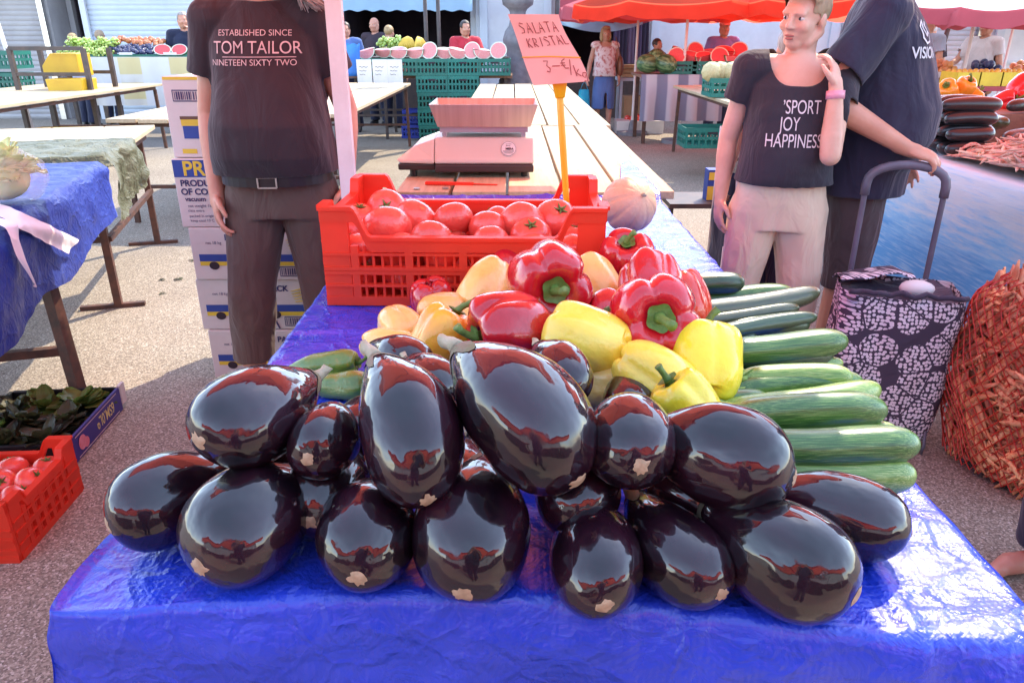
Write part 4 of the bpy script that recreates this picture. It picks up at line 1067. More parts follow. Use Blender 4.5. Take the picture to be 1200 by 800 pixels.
Z_L = [
 ('dark zucchini at the very back beside the red peppers', (790, 338), (872, 331), .93, .028, 'zuc_d', 0),
 ('long brownish dark zucchini second from the back', (800, 366), (960, 341), .93, .026, 'zuc_b', 1),
 ('thin brownish zucchini third from the back', (806, 380), (936, 361), .91, .019, 'zuc_b', 3),
 ('dark thin zucchini with a pale stem, fourth from the back', (836, 392), (957, 371), .905, .020, 'zuc_d', 1),
 ('broad glossy dark green zucchini in the middle of the row', (836, 410), (992, 398), .925, .031, 'zuc_m', 0),
 ('dull green zucchini tucked under the broad dark one', (850, 432), (988, 424), .885, .018, 'zuc_l', 3),
 ('light green zucchini with a flared stem end pointing left', (866, 442), (999, 441), .915, .026, 'zuc_l', 2),
 ('pale striped zucchini below the one with the flared stem', (860, 478), (1030, 455), .915, .027, 'zuc_l', 1),
 ('green zucchini fourth from the front of the row, catching the sun along its back', (858, 494), (1039, 482), .925, .030, 'zuc_m', 2),
 ('thick green zucchini second from the front, reaching furthest right', (885, 526), (1076, 521), .925, .031, 'zuc_m', 3),
 ('frontmost zucchini lying on the tarpaulin above the right eggplant', (885, 552), (1072, 556), .888, .031, 'zuc_l', 0),
 ('short green zucchini stub between the yellow peppers and the row', (815, 472), (900, 466), .895, .022, 'zuc_m', 3)]
for i, (lb, a, b, z, r, mt, var) in enumerate(Z_L):
    A_, B_ = PZ(*a, z), PZ(*b, z)
    dd = (A_ - B_).normalized(); A2 = A_ if i in (6,) else B_ + dd * max((A_ - B_).length + .03, .20)
    zucchini(lb, A2, B_, r * .97, mt, var, i * .9)
for i, (lb, a, b, z, mt) in enumerate([('mid green zucchini low in the gap beneath the flared stem one', (850, 458), (1012, 449), .890, 'zuc_m'), ('pale green zucchini low in the gap second from the front', (850, 512), (1052, 505), .888, 'zuc_l'), ('dark zucchini low in the gap under the broad glossy one', (840, 424), (975, 415), .888, 'zuc_d'), ('dark zucchini low in the gap near the back of the row', (820, 386), (948, 378), .885, 'zuc_d'), ('green zucchini low in the gap behind the long brownish one', (800, 352), (930, 342), .885, 'zuc_m')]):
    zucchini(lb, PZ(*a, z + .008), PZ(*b, z + .008), .026, mt, i, i * 1.3)
for i in range(9):
    y = .93 + i * .068
    zucchini('zucchini in the hidden bottom layer of the row', (.26, y, .880), (.50, y - .01, .880), .026, ['zuc_m', 'zuc_d', 'zuc_l'][i % 3], i, i, group='zucchinis in the bottom layer')

# melon
m = thing('melon', 'round ribbed orange melon sitting behind the red crate on the tarpaulin', 'melon', PZ(737, 240, .95) )
mb = MB()
mb.surf(lambda u, v: (lambda a, w: V((math.cos(a) * math.sin(w) * (1 - .06 * (1 - abs(math.sin(5 * a))) ** 3), math.sin(a) * math.sin(w) * (1 - .06 * (1 - abs(math.sin(5 * a))) ** 3), math.cos(w) * .93)) * .090)(2 * PI * u, PI * (.01 + .98 * v)), 80, 36, True)
mb.build('rind', MT['melonskin'], m, True)
mb = MB(); mb.tube([(0, 0, .072), (0, 0, .086), (.004, 0, .094)], [.009, .006, .008], 8); mb.build('stem', MT['stem_dry'], m, True)
m.rotation_euler = (rad(50), rad(35), 0)

# ---------------------------------------------------------------- crates
def panel(mb, L, h, hm, c1, c2, bars, M, rows=(.36, .55, .8), th=.012, pitch=.021, divs=4):
    def top(x):
        ax = L / 2 - abs(x)
        if ax <= c1: return h
        if ax >= c2: return hm
        return h + (hm - h) * sstep((ax - c1) / (c2 - c1))
    xs = sorted(set([-L / 2, L / 2, -L / 2 + c1, L / 2 - c1] + [-L / 2 + c1 + (c2 - c1) * i / 6 for i in range(7)] + [L / 2 - c1 - (c2 - c1) * i / 6 for i in range(7)] + [-L / 2 + c2 + (L - 2 * c2) * i / 10 for i in range(11)]))
    def strip(lo, hi, x0, x1, t0, t1):
        X = [x0] + [x for x in xs if x0 + 1e-5 < x < x1 - 1e-5] + [x1]
        vs = []
        for x in X:
            for t in (t0, t1):
                for f in (lo, hi): vs.append(M @ V((x, t, f(x))))
        fs = []
        for i in range(len(X) - 1):
            o = i * 4
            fs += [(o, o + 4, o + 5, o + 1), (o + 2, o + 3, o + 7, o + 6), (o + 1, o + 5, o + 7, o + 3), (o, o + 2, o + 6, o + 4)]
        e = (len(X) - 1) * 4
        fs += [(0, 1, 3, 2), (e, e + 2, e + 3, e + 1)]
        mb.add(vs, fs)
    strip(lambda x: top(x) - .034, top, -L / 2, L / 2, -th * .7, th * .6)
    strip(lambda x: top(x) - .007, lambda x: top(x) + .002, -L / 2 - .002, L / 2 + .002, -th * 1.1, th * .8)
    strip(lambda x: 0, lambda x: .022, -L / 2, L / 2, -th * .7, th * .6)
    for s in (-1, 1):
        a, b = sorted((s * (L / 2), s * (L / 2 - c1 * .85)))
        strip(lambda x: .0, lambda x: top(x) - .01, a, b, -th * .5, th * .5)
    for k, rr in enumerate(rows):
        w = .018 if k == 1 else .006
        strip(lambda x: hm * rr - w / 2, lambda x: hm * rr + w / 2, -L / 2 + .001, L / 2 - .001, -th * .85, th * .55)
    for s in (-1, 1):
        strip(lambda x: hm * rows[1] - .001, lambda x: hm * rows[1] + .001, -L / 2, L / 2, -th * .87, -th * .85)
    if bars:
        n = int((L - 2 * c1) / pitch)
        for i in range(n + 1):
            x = -L / 2 + c1 + (L - 2 * c1) * i / n
            big = i % max(1, n // divs) == 0
            w = .009 if big else .0028
            strip(lambda q: .01, lambda q: hm - .02, x - w, x + w, -th * (.75 if big else .3), th * .3)
def harvest_crate(label, loc, rz, w, d, h, hm, mt, bars=True, group=None, name='plastic_crate', c1=.075, c2=.115, seed=0, pitch=.021, rows=(.30, .52, .76)):
    t = thing(name, label, 'crate', loc, rz, group)
    b = MB()
    b.box((0, 0, .006), (w - .03, d - .03, .004))
    for i in range(9): b.box((-w / 2 + w * (i + .5) / 9, 0, .010), (.018, d - .03, .006))
    b.build('base', MT[mt], t)
    for s in (-1, 1):
        p = MB(); panel(p, w, h, hm, c1, c2, bars, Matrix.Translation((0, s * d / 2, 0)) @ Matrix.Rotation(0 if s < 0 else PI, 4, 'Z'), rows=rows, pitch=pitch); p.build('side_panel', MT[mt], t)
    for s in (-1, 1):
        p = MB(); panel(p, d - .016, h, h - .035, c1 * .8, c1 * 1.1, bars, Matrix.Translation((s * (w / 2 - .005), 0, 0)) @ Matrix.Rotation(PI / 2 if s > 0 else -PI / 2, 4, 'Z'), rows=rows, pitch=pitch); p.build('end_panel', MT[mt], t)
    return t
CL = PZ(385, 357, T + .004)
CW, CD = .655, .42
crz = rad(-1.5)
cc = V((CL.x, CL.y, T + .006)) + Matrix.Rotation(crz, 3, 'Z') @ V((CW / 2, CD / 2, 0))
crate = harvest_crate('bright red lattice crate full of tomatoes on the table behind the peppers', cc, crz, CW, CD, .235, .165, 'red_plastic')
def tomato_mesh(seed):
    b = MB()
    def fn(u, v):
        a = 2 * PI * u; w = PI * (.012 + .976 * v); r = math.sin(w) ** .9
        z = math.cos(w) * .80; f = 1 - .03 * (1 - abs(math.sin(2.5 * a + seed))) ** 2 * abs(math.cos(w)) + .04 * noise.noise(V((math.cos(a), math.sin(a) + seed, z)))
        z -= .16 * math.exp(-(r / .28) ** 2) if z > 0 else -.04 * math.exp(-(r / .3) ** 2)
        return V((math.cos(a) * r * f, math.sin(a) * r * f, z))
    b.surf(fn, 36, 26, True); n = len(b.v); b.f.append(tuple(range(36))); b.m.append(0); b.f.append(tuple(range(n - 36, n))[::-1]); b.m.append(0)
    c = MB()
    for k in range(5):
        a = k * 1.256 + seed
        c.tube([(0, 0, .68), (math.cos(a) * .18, math.sin(a) * .18, .735), (math.cos(a) * .36, math.sin(a) * .36, .80)], [.05, .045, .01], 5)
    c.tube([(0, 0, .64), (0, .01, .78), (.03, .02, .86)], [.05, .04, .045], 6)
    return b.mesh('tomato_body', MT['tomato'], True), c.mesh('tomato_calyx', MT['pstem'], True)
TOM = [tomato_mesh(1), tomato_mesh(2)]
def tomato(label, c, r, d, var=0, group=None):
    t = thing('tomato', label, 'tomato', c, 0, group); t.rotation_mode = 'QUATERNION'
    t.rotation_quaternion = axis_quat(d) @ Quaternion((0, 1, 0), PI / 2); t.scale = (r,) * 3
    link('body', TOM[var % 2][0], t)
    if var >= 0: link('calyx', TOM[var % 2][1], t)
    return t
T_L = [('big tomato at the back left of the red crate, dimple facing front', 453, 246, 1.02, .052, (.1, -.8, .4)), ('tomato at the left end of the red crate, behind the front one', 421, 256, 1.005, .045, (.2, -.2, 1)),
 ('large tomato at the front left of the red crate', 454, 266, 1.02, .058, (0, .5, 1)), ('tomato tucked into the front left corner of the red crate', 412, 272, 1.00, .045, (0, .3, 1)),
 ('bright tomato with orange shoulder in the red crate, left of centre', 488, 258, 1.02, .054, (.6, .5, .7)), ('round tomato in the centre of the red crate, lit on its right', 531, 258, 1.025, .048, (-.3, .6, .8)),
 ('tomato at the front centre of the red crate, sunken low', 506, 280, 1.005, .048, (.1, .6, .8)), ('pale lit tomato right of centre in the red crate', 572, 268, 1.01, .046, (.1, .7, .6)),
 ('broad tomato at the right of the red crate, top lit white', 612, 262, 1.02, .054, (.2, .8, .5)), ('tomato at the back right corner of the red crate beneath the yellow stick', 652, 258, 1.02, .054, (.2, -.5, .7)),
 ('tomato at the front right of the red crate with a dark stem scar', 622, 277, 1.005, .048, (0, -.5, .9)), ('small tomato at the front of the red crate between two lit ones', 575, 283, 1.00, .042, (0, .6, .8))]
for i, (lb, px, py, z, r, d) in enumerate(T_L): tomato(lb, PZ(px, py, z - .006), r * 1.08, d, i)
k = 0
Rz = Matrix.Rotation(crz, 3, 'Z')
for zz in (.055, .115):
    for ix in range(6):
        for iy in range(4):
            p = V((-CW / 2 + .06 + ix * .107 + RD.uniform(-.006, .006), -CD / 2 + .06 + iy * .1 + RD.uniform(-.005, .005), zz)); k += 1
            tomato('tomato in the lower layers of the red crate, seen through the lattice', cc + Rz @ p, .050, (RD.uniform(-1, 1), RD.uniform(-1, 1), 1), k, 'tomatoes in the lower layers of the table crate')

# price card on its yellow stick, clipped in the crate
t = thing('price_sign', 'salmon pink handwritten price card on a yellow stick above the red crate', 'price sign', PZ(664, 240, 1.03))
bx = V(t.location)
top_ = PY(655, 97, bx.y + .02) - bx
st = MB(); st.tube([(0, 0, -.16), (0, 0, 0), tuple(top_ * .5), tuple(top_ * .9)], [.0085, .0085, .0095, .0095], 10)
q = top_
st.prism([(-.012, 0), (.012, 0), (.026, .075), (-.026, .075)], Matrix.Translation(q * .88) @ Matrix.Rotation(rad(-3), 4, 'Y') @ Matrix.Rotation(PI / 2, 4, 'X'), .012)
st.build('stick', MT['yellow_stick'], t, True, .002)
yc = bx.y - .002
cor = [PY(595, 17, yc) - bx, PY(655, 17, yc) - bx, PY(689, 95, yc) - bx, PY(625, 100, yc) - bx]
def card(u, v):
    a = cor[0].lerp(cor[1], u); b = cor[3].lerp(cor[2], u); p = a.lerp(b, v)
    p.x += .012 * math.sin(PI * v * 1.0) * (1 if u > .5 else -.35) * (v - .45) * 2; p.y += .018 * math.sin(PI * (v * 1.1 + u * .35)) - .004
    return p
cm = MB(); cm.surf(card, 16, 20); cdo = cm.build('card', MT['pink_card'], t, True)
FN = {'S': [[(.9, .9), (.3, 1), (.1, .75), (.8, .45), (.7, .1), (.1, .05)]], 'A': [[(0, 0), (.45, 1), (.9, 0)], [(.2, .4), (.75, .4)]], 'L': [[(.1, 1), (.1, 0), (.8, 0)]], 'T': [[(0, 1), (1, 1)], [(.5, 1), (.45, 0)]],
      'K': [[(.1, 1), (.1, 0)], [(.8, 1), (.15, .5), (.85, 0)]], 'R': [[(.1, 0), (.1, 1), (.75, .85), (.65, .5), (.1, .45), (.85, 0)]], 'I': [[(.4, 1), (.4, 0)]], '3': [[(.1, .95), (.8, .95), (.4, .55), (.8, .3), (.5, 0), (.1, .1)]],
      '-': [[(.1, .5), (.9, .5)]], 'E': [[(.95, .95), (.4, .8), (.2, .45), (.45, .1), (.95, .1)], [(.0, .58), (.7, .58)], [(.0, .38), (.65, .38)]], '/': [[(.8, 1.2), (.1, -.2)]],
      'k': [[(.1, 1), (.1, 0)], [(.7, .65), (.15, .3), (.75, 0)]], 'g': [[(.8, .6), (.3, .65), (.1, .35), (.4, .15), (.8, .55), (.7, -.3), (.2, -.35)]]}
ink = MB()
def hand_write(s, u0, v0, w, h, adv, slope=0):
    x = u0
    for ch in s:
        for path in FN.get(ch, []):
            pts = []
            for a, b in path:
                uu = x + a * w; vv = v0 - b * h + slope * (x - u0)
                pts.append(card(min(max(uu, 0.01), .99), min(max(vv, .01), .99)) + V((0, -.0025, 0)))
            ink.tube(pts, .0011, 5)
        x += adv
hand_write('SALATA', .12, .27, .10, .15, .135, -.02); hand_write('KRISTAL', .17, .47, .09, .13, .118, -.05)
hand_write('3-', .34, .83, .11, .17, .13); hand_write('E/kg', .60, .80, .12, .16, .10, .55)
MT['red_ink'] = pm('red_brown_ink', (.32, .035, .035), None, 5, .6); ink.build('writing', MT['red_ink'], cdo)
bd = MB(); bd.tube([card(0, .60) + V((-.002, -.004, 0)), card(.5, .605) + V((0, -.005, 0)), card(1, .64) + V((.002, -.004, 0))], .0014, 6); bd.build('rubber_band', MT['yellow_stick'], cdo)

# ---------------------------------------------------------------- weighing scale
MT['scale_body'] = pm('cream_scale_housing', (.68, .62, .55), (.63, .57, .5), 2, .4, .05, 200)
MT['scale_dark'] = pm('dark_scale_base', (.05, .035, .035), None, 2, .5)
t = thing('weighing_scale', 'shop weighing scale with a deep steel tray standing on the sunlit planks', 'scale', (-.185, 3.44, .879))
sc_ = .98
b = MB()
def Mx(x): return Matrix.Translation((x, 0, 0)) @ Matrix(((0, 0, 1, 0), (1, 0, 0, 0), (0, 1, 0, 0), (0, 0, 0, 1)))
# main housing: profile in (y,z), extruded along x
b.prism([(-.19, .060), (-.19, .075), (-.135, .165), (.16, .165), (.18, .06)], Mx(-.15), .43)
b.build('housing', MT['scale_body'], t, bevel=.008)
b = MB()
vs = [(-.152, -.19, .06), (-.152, -.19, .075), (-.152, -.135, .160), (-.152, .155, .160), (-.152, .178, .06), (-.31, -.165, .06), (-.31, -.16, .072), (-.24, -.11, .13), (-.24, .14, .13), (-.31, .16, .06)]
b.add(vs, [(0, 1, 2, 3, 4), (9, 8, 7, 6, 5), (0, 5, 6, 1), (1, 6, 7, 2), (2, 7, 8, 3), (3, 8, 9, 4), (4, 9, 5, 0)])
b.build('wing', MT['scale_body'], t, bevel=.008)
b = MB(); b.prism([(-.195, .025), (-.197, .058), (.187, .058), (.18, .03)], Mx(-.149), .428); b.prism([(-.165, .03), (-.17, .058), (.165, .058), (.16, .035)], Mx(-.312), .162)
b.build('base', MT['scale_dark'], t, bevel=.006)
for sx in (-.25, .24):
    for sy in (-.13, .13):
        f = MB(); f.tube([(sx, sy, 0), (sx, sy, .03)], .016, 14); f.build('foot', MT['black'], t)
b = MB(); b.bar((-.13, -.10, .195), (.255, -.10, .195), .022, .024); b.bar((-.13, .10, .195), (.255, .10, .195), .022, .024)
for sx in (-.11, .235):
    for sy in (-.1, .1): b.bar((sx, sy, .160), (sx, sy, .185), .02, .02)
b.build('tray_support', MT['steel'], t, bevel=.002)
def tray():
    mb = MB()
    a = [(-.135, -.145), (.265, -.145), (.265, .14), (-.135, .14)]; c = [(-.165, -.185), (.295, -.185), (.295, .18), (-.165, .18)]
    lo = [(x, y, .210) for x, y in a]; hi = [(x, y, .305) for x, y in c]
    li = [(x * .985 + .001, y * .97, .215) for x, y in a]; hi2 = [(x + (.003 if x < 0 else -.003), y + (.003 if y < 0 else -.003), .305) for x, y in c]
    mb.add(lo + hi + hi2 + li, [(0, 3, 2, 1), (12, 13, 14, 15)] + [(i, (i + 1) % 4, 4 + (i + 1) % 4, 4 + i) for i in range(4)] + [(4 + i, 4 + (i + 1) % 4, 8 + (i + 1) % 4, 8 + i) for i in range(4)] + [(8 + i, 8 + (i + 1) % 4, 12 + (i + 1) % 4, 12 + i) for i in range(4)])
    return mb
MT['tray'] = pm('satin_steel_tray', (.62, .60, .57), (.52, .50, .47), 2, .38, .08, 30, .002, metal=.75, stretch=(30, 1, 1))
tray().build('tray', MT['tray'], t)
nrm = V((0, -.09, .055)).normalized()
# sticker on the sloping front
fx = Matrix(((1, 0, 0, .17), (0, .521, -.853, -.1627 - .0022), (0, .853, .521, .120 + .001), (0, 0, 0, 1)))
sk = MB(); sk.surf(lambda u, v: V((math.cos(2 * PI * u) * .034 * v, math.sin(2 * PI * u) * .034 * v, .001)), 32, 1, True)
so = sk.build('sticker', MT['paper'], t, M=fx)
rg = MB()
for k in range(36):
    a0, a1 = k * PI / 18, (k + .8) * PI / 18
    rg.add([(math.cos(a) * r, math.sin(a) * r, .0018) for a, r in ((a0, .031), (a1, .031), (a1, .0325), (a0, .0325))], [(0, 1, 2, 3)])
for yy, ww in ((.020, .012), (-.011, .024), (-.016, .022), (-.021, .018), (.012, .008)): rg.add([(-ww, yy, .0018), (ww, yy, .0018), (ww, yy + .0016, .0018), (-ww, yy + .0016, .0018)], [(0, 1, 2, 3)])
rg.build('printed_lines', MT['ink'], so)
flat_text('lettering', [('MERA', .013, .004, -.001, 1, .0006), ('7', .010, -.01, .012, 1)], MT['ink'], so, Matrix.Translation((0, 0, .0024)))
# small things on the board in front of the scale
bk = MB(); bk.bar((-.36, 3.10, .886), (-.16, 3.08, .884), .022, .012); bk.bar((-.16, 3.08, .885), (-.06, 3.075, .883), .016, .003)
tag(bk.build('knife', MT['red_plastic'], None, False, .003), 'red handled knife lying on the planks in front of the scale', 'knife')
for x, y in ((-.385, 3.0), (-.27, 3.01)):
    c = MB(); c.tube([(x, y, .880), (x, y, .8835)], .013, 16)
    tag(c.build('coin', MT['steel'], None), 'coin on the planks %s' % ('nearest the left edge' if x < -.3 else 'just right of the other coin'), 'coin')
# ---------------------------------------------------------------- left foreground: crates on the ground
c1 = PZ(92, 592, 0)
crz2 = rad(62)
rc = harvest_crate('red lattice crate of tomatoes standing on the asphalt at the lower left', (-1.755, 1.97, .0), rad(3), .56, .38, .205, .15, 'red_plastic', seed=2)
k = 0
R2 = Matrix.Rotation(rad(3), 3, 'Z')
for zz in (.05, .125):
    for ix in range(5):
        for iy in range(4):
            k += 1
            p = V((-.22 + ix * .11 + RD.uniform(-.008, .008), -.13 + iy * .087, zz + RD.uniform(-.006, .006)))
            tomato('tomato in the red crate on the ground', V((-1.755, 1.97, 0)) + R2 @ p, .050, (RD.uniform(-1, 1), RD.uniform(-1, 1), 1), k, 'tomatoes in the crate on the ground')
# black crate of lettuce with a printed purple cardboard side
lcx = thing('lettuce_crate', 'black crate of lettuce with a purple printed cardboard side, behind the ground crate', 'crate', (-1.835, 2.53, 0), rad(95))
b = MB(); b.box((0, 0, .01), (.46, .42, .02)); b.box((0, .21, .05), (.46, .014, .10)); b.box((-.23, 0, .05), (.014, .406, .10)); b.box((.23, 0, .05), (.014, .406, .10)); b.build('body', MT['black_plastic'], lcx, bevel=.004)
MT['purple_card'] = pm('purple_printed_card', (.035, .022, .16), (.05, .03, .2), 5, .6)
b = MB(); b.box((0, -.215, .052), (.44, .010, .10)); sd_ = b.build('side_board', MT['purple_card'], lcx)
b = MB(); b.box((-.232, -.215, .055), (.022, .014, .10)); b.build('board_end', MT['carton'], sd_); b = MB(); b.box((.245, -.217, .065), (.045, .012, .085)); b.build('board_end', MT['carton'], sd_)
FM = Matrix.Translation((0, -.2215, .052)) @ Matrix.Scale(.68, 4) @ Matrix.Rotation(PI / 2, 4, 'X')
MT['gold_ink'] = pm('gold_print', (.72, .58, .22), None, 5, .6)
flat_text('lettering', [('6SM.0L9', .095, .10, .005, .72, .001, PI)], MT['gold_ink'], sd_, FM)
e_ = MB()
for a, b2, rr in ((-.205, .0, .042), (-.165, -.02, .03)): e_.add([FM @ V((a + math.cos(2 * PI * i / 24) * rr, b2 + math.sin(2 * PI * i / 24) * rr, .0008 + (rr < .04) * .0008)) for i in range(24)], [tuple(range(24))])
MT['pink_print'] = pm('pink_print', (.70, .25, .30), (.6, .12, .16), 20, .6); e_.build('fruit_print', MT['pink_print'], sd_)
b = MB(); b.add([FM @ V(p) for p in ((-.27, -.063, .0006), (.27, -.063, .0006), (.27, -.057, .0006), (-.27, -.057, .0006), (-.27, .057, .0006), (.27, .057, .0006), (.27, .063, .0006), (-.27, .063, .0006))], [(0, 1, 2, 3), (4, 5, 6, 7)]); b.build('border_line', MT['print_pink'], sd_)
def leafy(seed, n=26, r=.11, mt='leaf', flat=.8):
    r_ = random.Random(seed); mb = MB()
    for i in range(n):
        a = r_.uniform(0, 2 * PI); el = r_.uniform(.05, 1.25); L = r * r_.uniform(.75, 1.25); w = L * r_.uniform(.45, .75)
        d = V((math.cos(a) * math.cos(el), math.sin(a) * math.cos(el), math.sin(el) * flat)); _, s, u = frame_from(d)
        c0 = d * r * .12; ph = r_.uniform(0, 6); curl = r_.uniform(.1, .5)
        def fn(x, y, d=d, s=s, u=u, L=L, w=w, c0=c0, ph=ph, curl=curl):
            ww = w * math.sin(PI * min(1, y * .88 + .10)) ** .7
            q = (x - .5) * 2
            return c0 + d * L * y + s * ww * q * .5 + u * (-.45 * curl * L * y * y + .10 * w * q * q + .055 * w * math.sin(q * 9 + ph + y * 7) * y + .03 * w * math.sin(y * 17 + ph))
        mb.surf(fn, 8, 8)
    return mb.mesh('leaf_head', MT[mt], True)
LV = [leafy(1, 26, .12, 'leaf_dark'), leafy(2, 24, .12, 'leaf'), leafy(3, 28, .13, 'leaf_dark'), leafy(4, 26, .11, 'leaf')]
RL = Matrix.Rotation(rad(95), 3, 'Z')
for i, (x, y, v) in enumerate([(-.15, -.10, 2), (0, -.11, 0), (.14, -.10, 1), (-.15, .04, 0), (.0, .05, 2), (.15, .05, 3), (-.08, .14, 1), (.1, .15, 0)]):
    o = link('lettuce', LV[v], None); o.location = V((-1.835, 2.53, .06)) + RL @ V((x, y, 0)); o.scale = (.8, .8, .75); o.rotation_euler = (RD.uniform(-.3, .3), RD.uniform(-.3, .3), RD.uniform(0, 6))
    tag(o, 'wilted leafy lettuce lying in the black crate', 'lettuce', 'lettuces in the black crate')
# cabbage in clear bag on the blue cloth
cb = PZ(2, 212, .95); o = thing('lettuce_bag', 'pale green lettuce in a clear plastic bag at the left edge of the blue cloth', 'bagged lettuce', (cb.x, cb.y, .96))
MT['pale_leaf'] = pm('pale_lettuce_leaf', (.84, .86, .50), (.74, .80, .30), 7, .5, .5, 25, transl=.15)
lf = link('lettuce', leafy(9, 90, .115, 'pale_leaf', 1.0), o)
def film():
    m, nt, b = nmat('clear_bag_film'); b.inputs['Base Color'].default_value = (.9, .9, .85, 1); b.inputs['Roughness'].default_value = .15
    b.inputs['Alpha'].default_value = .22; co = objco(nt); n = nd(nt, 'ShaderNodeTexNoise', {'Vector': co, 'Scale': 14.0, 'Detail': 6.0, 'Distortion': 2.0}); bump(nt, b, n.outputs[0], .9, .03); return m
MT['film'] = film()
b = MB(); b.ell((0, 0, .0), (.095, .095, .08), 18); b.build('lettuce_heart', MT['pale_leaf'], o, True)
b = MB(); b.surf(lambda u, v: (lambda p: p * (.155 + .02 * noise.noise(p * 3)))(V((math.cos(2 * PI * u) * math.sin(PI * (.02 + .96 * v)), math.sin(2 * PI * u) * math.sin(PI * (.02 + .96 * v)), .72 * math.cos(PI * (.02 + .96 * v))))), 40, 24, True)
b.build('plastic_bag', MT['film'], o, True)

# ---------------------------------------------------------------- carton stack
def carton(label, x0, y, z0, w, d, h, style, rz=0):
    t = thing('carton', label, 'carton', (x0 + w / 2, y + d / 2, z0), rz)
    b = MB(); b.box((0, 0, h / 2), (w, d, h)); b.build('box', MT['carton'], t, bevel=.004)
    F = Matrix.Translation((0, -d / 2 - .0015, 0)) @ Matrix.Rotation(PI / 2, 4, 'X')
    S = Matrix.Translation((-w / 2 - .0015, 0, 0)) @ Matrix.Rotation(-PI / 2, 4, 'Z') @ Matrix.Rotation(PI / 2, 4, 'X')
    def rect(name, x0, y0, x1, y1, mt, M=F, up=0):
        r = MB(); r.add([M @ V(p) for p in ((x0, y0, up), (x1, y0, up), (x1, y1, up), (x0, y1, up))], [(0, 1, 2, 3)]); return r.build(name, MT[mt], t)
    def bars(x, y, ww, hh, M=F):
        r = MB(); q = x; r_ = random.Random(int(x * 1000))
        for a, b_ in (((x, y), (x + ww, y + .004)), ((x, y + hh - .004), (x + ww, y + hh)), ((x, y + .004), (x + .003, y + hh - .004)), ((x + ww - .003, y + .004), (x + ww, y + hh - .004))): r.add([M @ V(p) for p in ((a[0], a[1], .001), (b_[0], a[1], .001), (b_[0], b_[1], .001), (a[0], b_[1], .001))], [(0, 1, 2, 3)])
        q = x + .008
        while q < x + ww - .01:
            k = r_.choice((.002, .003, .005, .006)); r.add([M @ V(p) for p in ((q, y + .007, .001), (q + k, y + .007, .001), (q + k, y + hh - .007, .001), (q, y + hh - .007, .001))], [(0, 1, 2, 3)]); q += k + r_.choice((.003, .004, .006))
        return r.build('barcode_print', MT['ink_blue'], t)
    def hole(x, y, M=F):
        r = MB(); r.add([M @ V((x + math.cos(k * PI / 10) * .022, y + math.sin(k * PI / 10) * .018, .001)) for k in range(20)], [tuple(range(20))]); return r.build('hand_hole', MT['dark'], t)
    if style == 'top':
        rect('flap', -w / 2 + .005, h - .012, w / 2 - .005, h + .0, 'carton_yellow'); bars(-w / 2 + .035, h * .70, .15, .045)  # yellow top strip paints the sunlight on the lid edge
        rect('stripe', -w / 2 + .05, h * .48, w / 2, h * .52, 'carton_brown'); rect('stripe', -w / 2 + .052, h * .40, w / 2, h * .48, 'carton_yellow'); rect('stripe', -w / 2 + .056, h * .24, w / 2, h * .40, 'carton_blue')
        rect('patch', -w / 2 + .04, h * .05, -w / 2 + .10, h * .11, 'carton_yellow')
        flat_text('lettering', [('FRESH', .03, -.02, h * .15, 1), ('18 kg', .024, .1, h * .12, 1)], MT['ink_blue'], t, F @ Matrix.Translation((0, 0, .0012)))
    elif style == 'produce':
        rect('band', -w / 2 + .002, h * .74, w / 2 - .002, h - .004, 'carton_blue')
        flat_text('lettering', [('PREMIUM', .082, -.07, h * .855, 1, .002)], MT['carton_yellow'], t, F @ Matrix.Translation((0, 0, .0014)))
        flat_text('lettering', [('PRODUCE', .036, -w / 2 + .105, h * .65, 1, .0012), ('OF COLOMBIA', .036, -w / 2 + .140, h * .525, 1, .0012), ('vacuum', .028, -w / 2 + .075, h * .42, 1, .0006),
              ('net weight 18.14 kg', .018, -w / 2 + .11, h * .32, 1), ('class extra', .016, -w / 2 + .07, h * .25, 1), ('packed in origin', .016, -w / 2 + .09, h * .17, 1), ('keep cool 13 C', .016, -w / 2 + .09, h * .10, 1)], MT['ink_blue'], t, F @ Matrix.Translation((0, 0, .0012)))
        rect('patch', w / 2 - .22, h * .35, w / 2 - .08, h * .62, 'carton_yellow')
    else:
        rect('stripe', -w / 2 + .03, h * .36, w / 2 - .002, h * .50, 'carton_blue'); rect('stripe', -w / 2 + .03, h * .28, w / 2 - .002, h * .36, 'carton_yellow'); hole(.055, h * .30)
        hole(-w / 2 + .09, h * .28)
        bars(w / 2 - .19, h * .07, .15, .045)
        flat_text('lettering', [('PREMIUM PACK', .036, -.005, h * .82, 1.0, .0012), ('net 18 kg', .018, -w / 2 + .1, h * .72, 1)] + ([('VITA', .07, 0, h * .14, .9, .001, PI if style == 'vita' else 0)]), MT['ink_blue'], t, F @ Matrix.Translation((0, 0, .0012)))
        b = MB(); cx, cy = w / 2 - .10, h * .64
        for k in range(5):
            b.tube([F @ V((cx - .05 + .004 * k, cy + .03 - .012 * k, .002)), F @ V((cx, cy + .042 - .014 * k, .002)), F @ V((cx + .05, cy + .025 - .012 * k, .002))], [.003, .008, .003], 5, flat=.3)
        b.build('banana_print', MT['carton_yellow'], t)
    return t
MT['ink_blue'] = pm('dark_blue_ink', (.05, .045, .14), None, 9, .7); MT['carton_brown'] = pm('brown_print', (.16, .08, .05), None, 9, .7)
zs = [0.0, .235, .47, .70, .985, 1.30]
CX, CY = -1.375, 3.08
sp_ = [('lowest carton of the stack behind the standing man', 'std', 0), ('second carton from the ground in the stack, inverted VITA print', 'vita', .4), ('third carton from the ground, plain front with a blue and yellow stripe', 'std', -.6), ('carton with blue band and large yellow letters below the top box', 'produce', .5), ('topmost carton of the stack with its lit lid edge painted as a yellow strip', 'top', -1)]
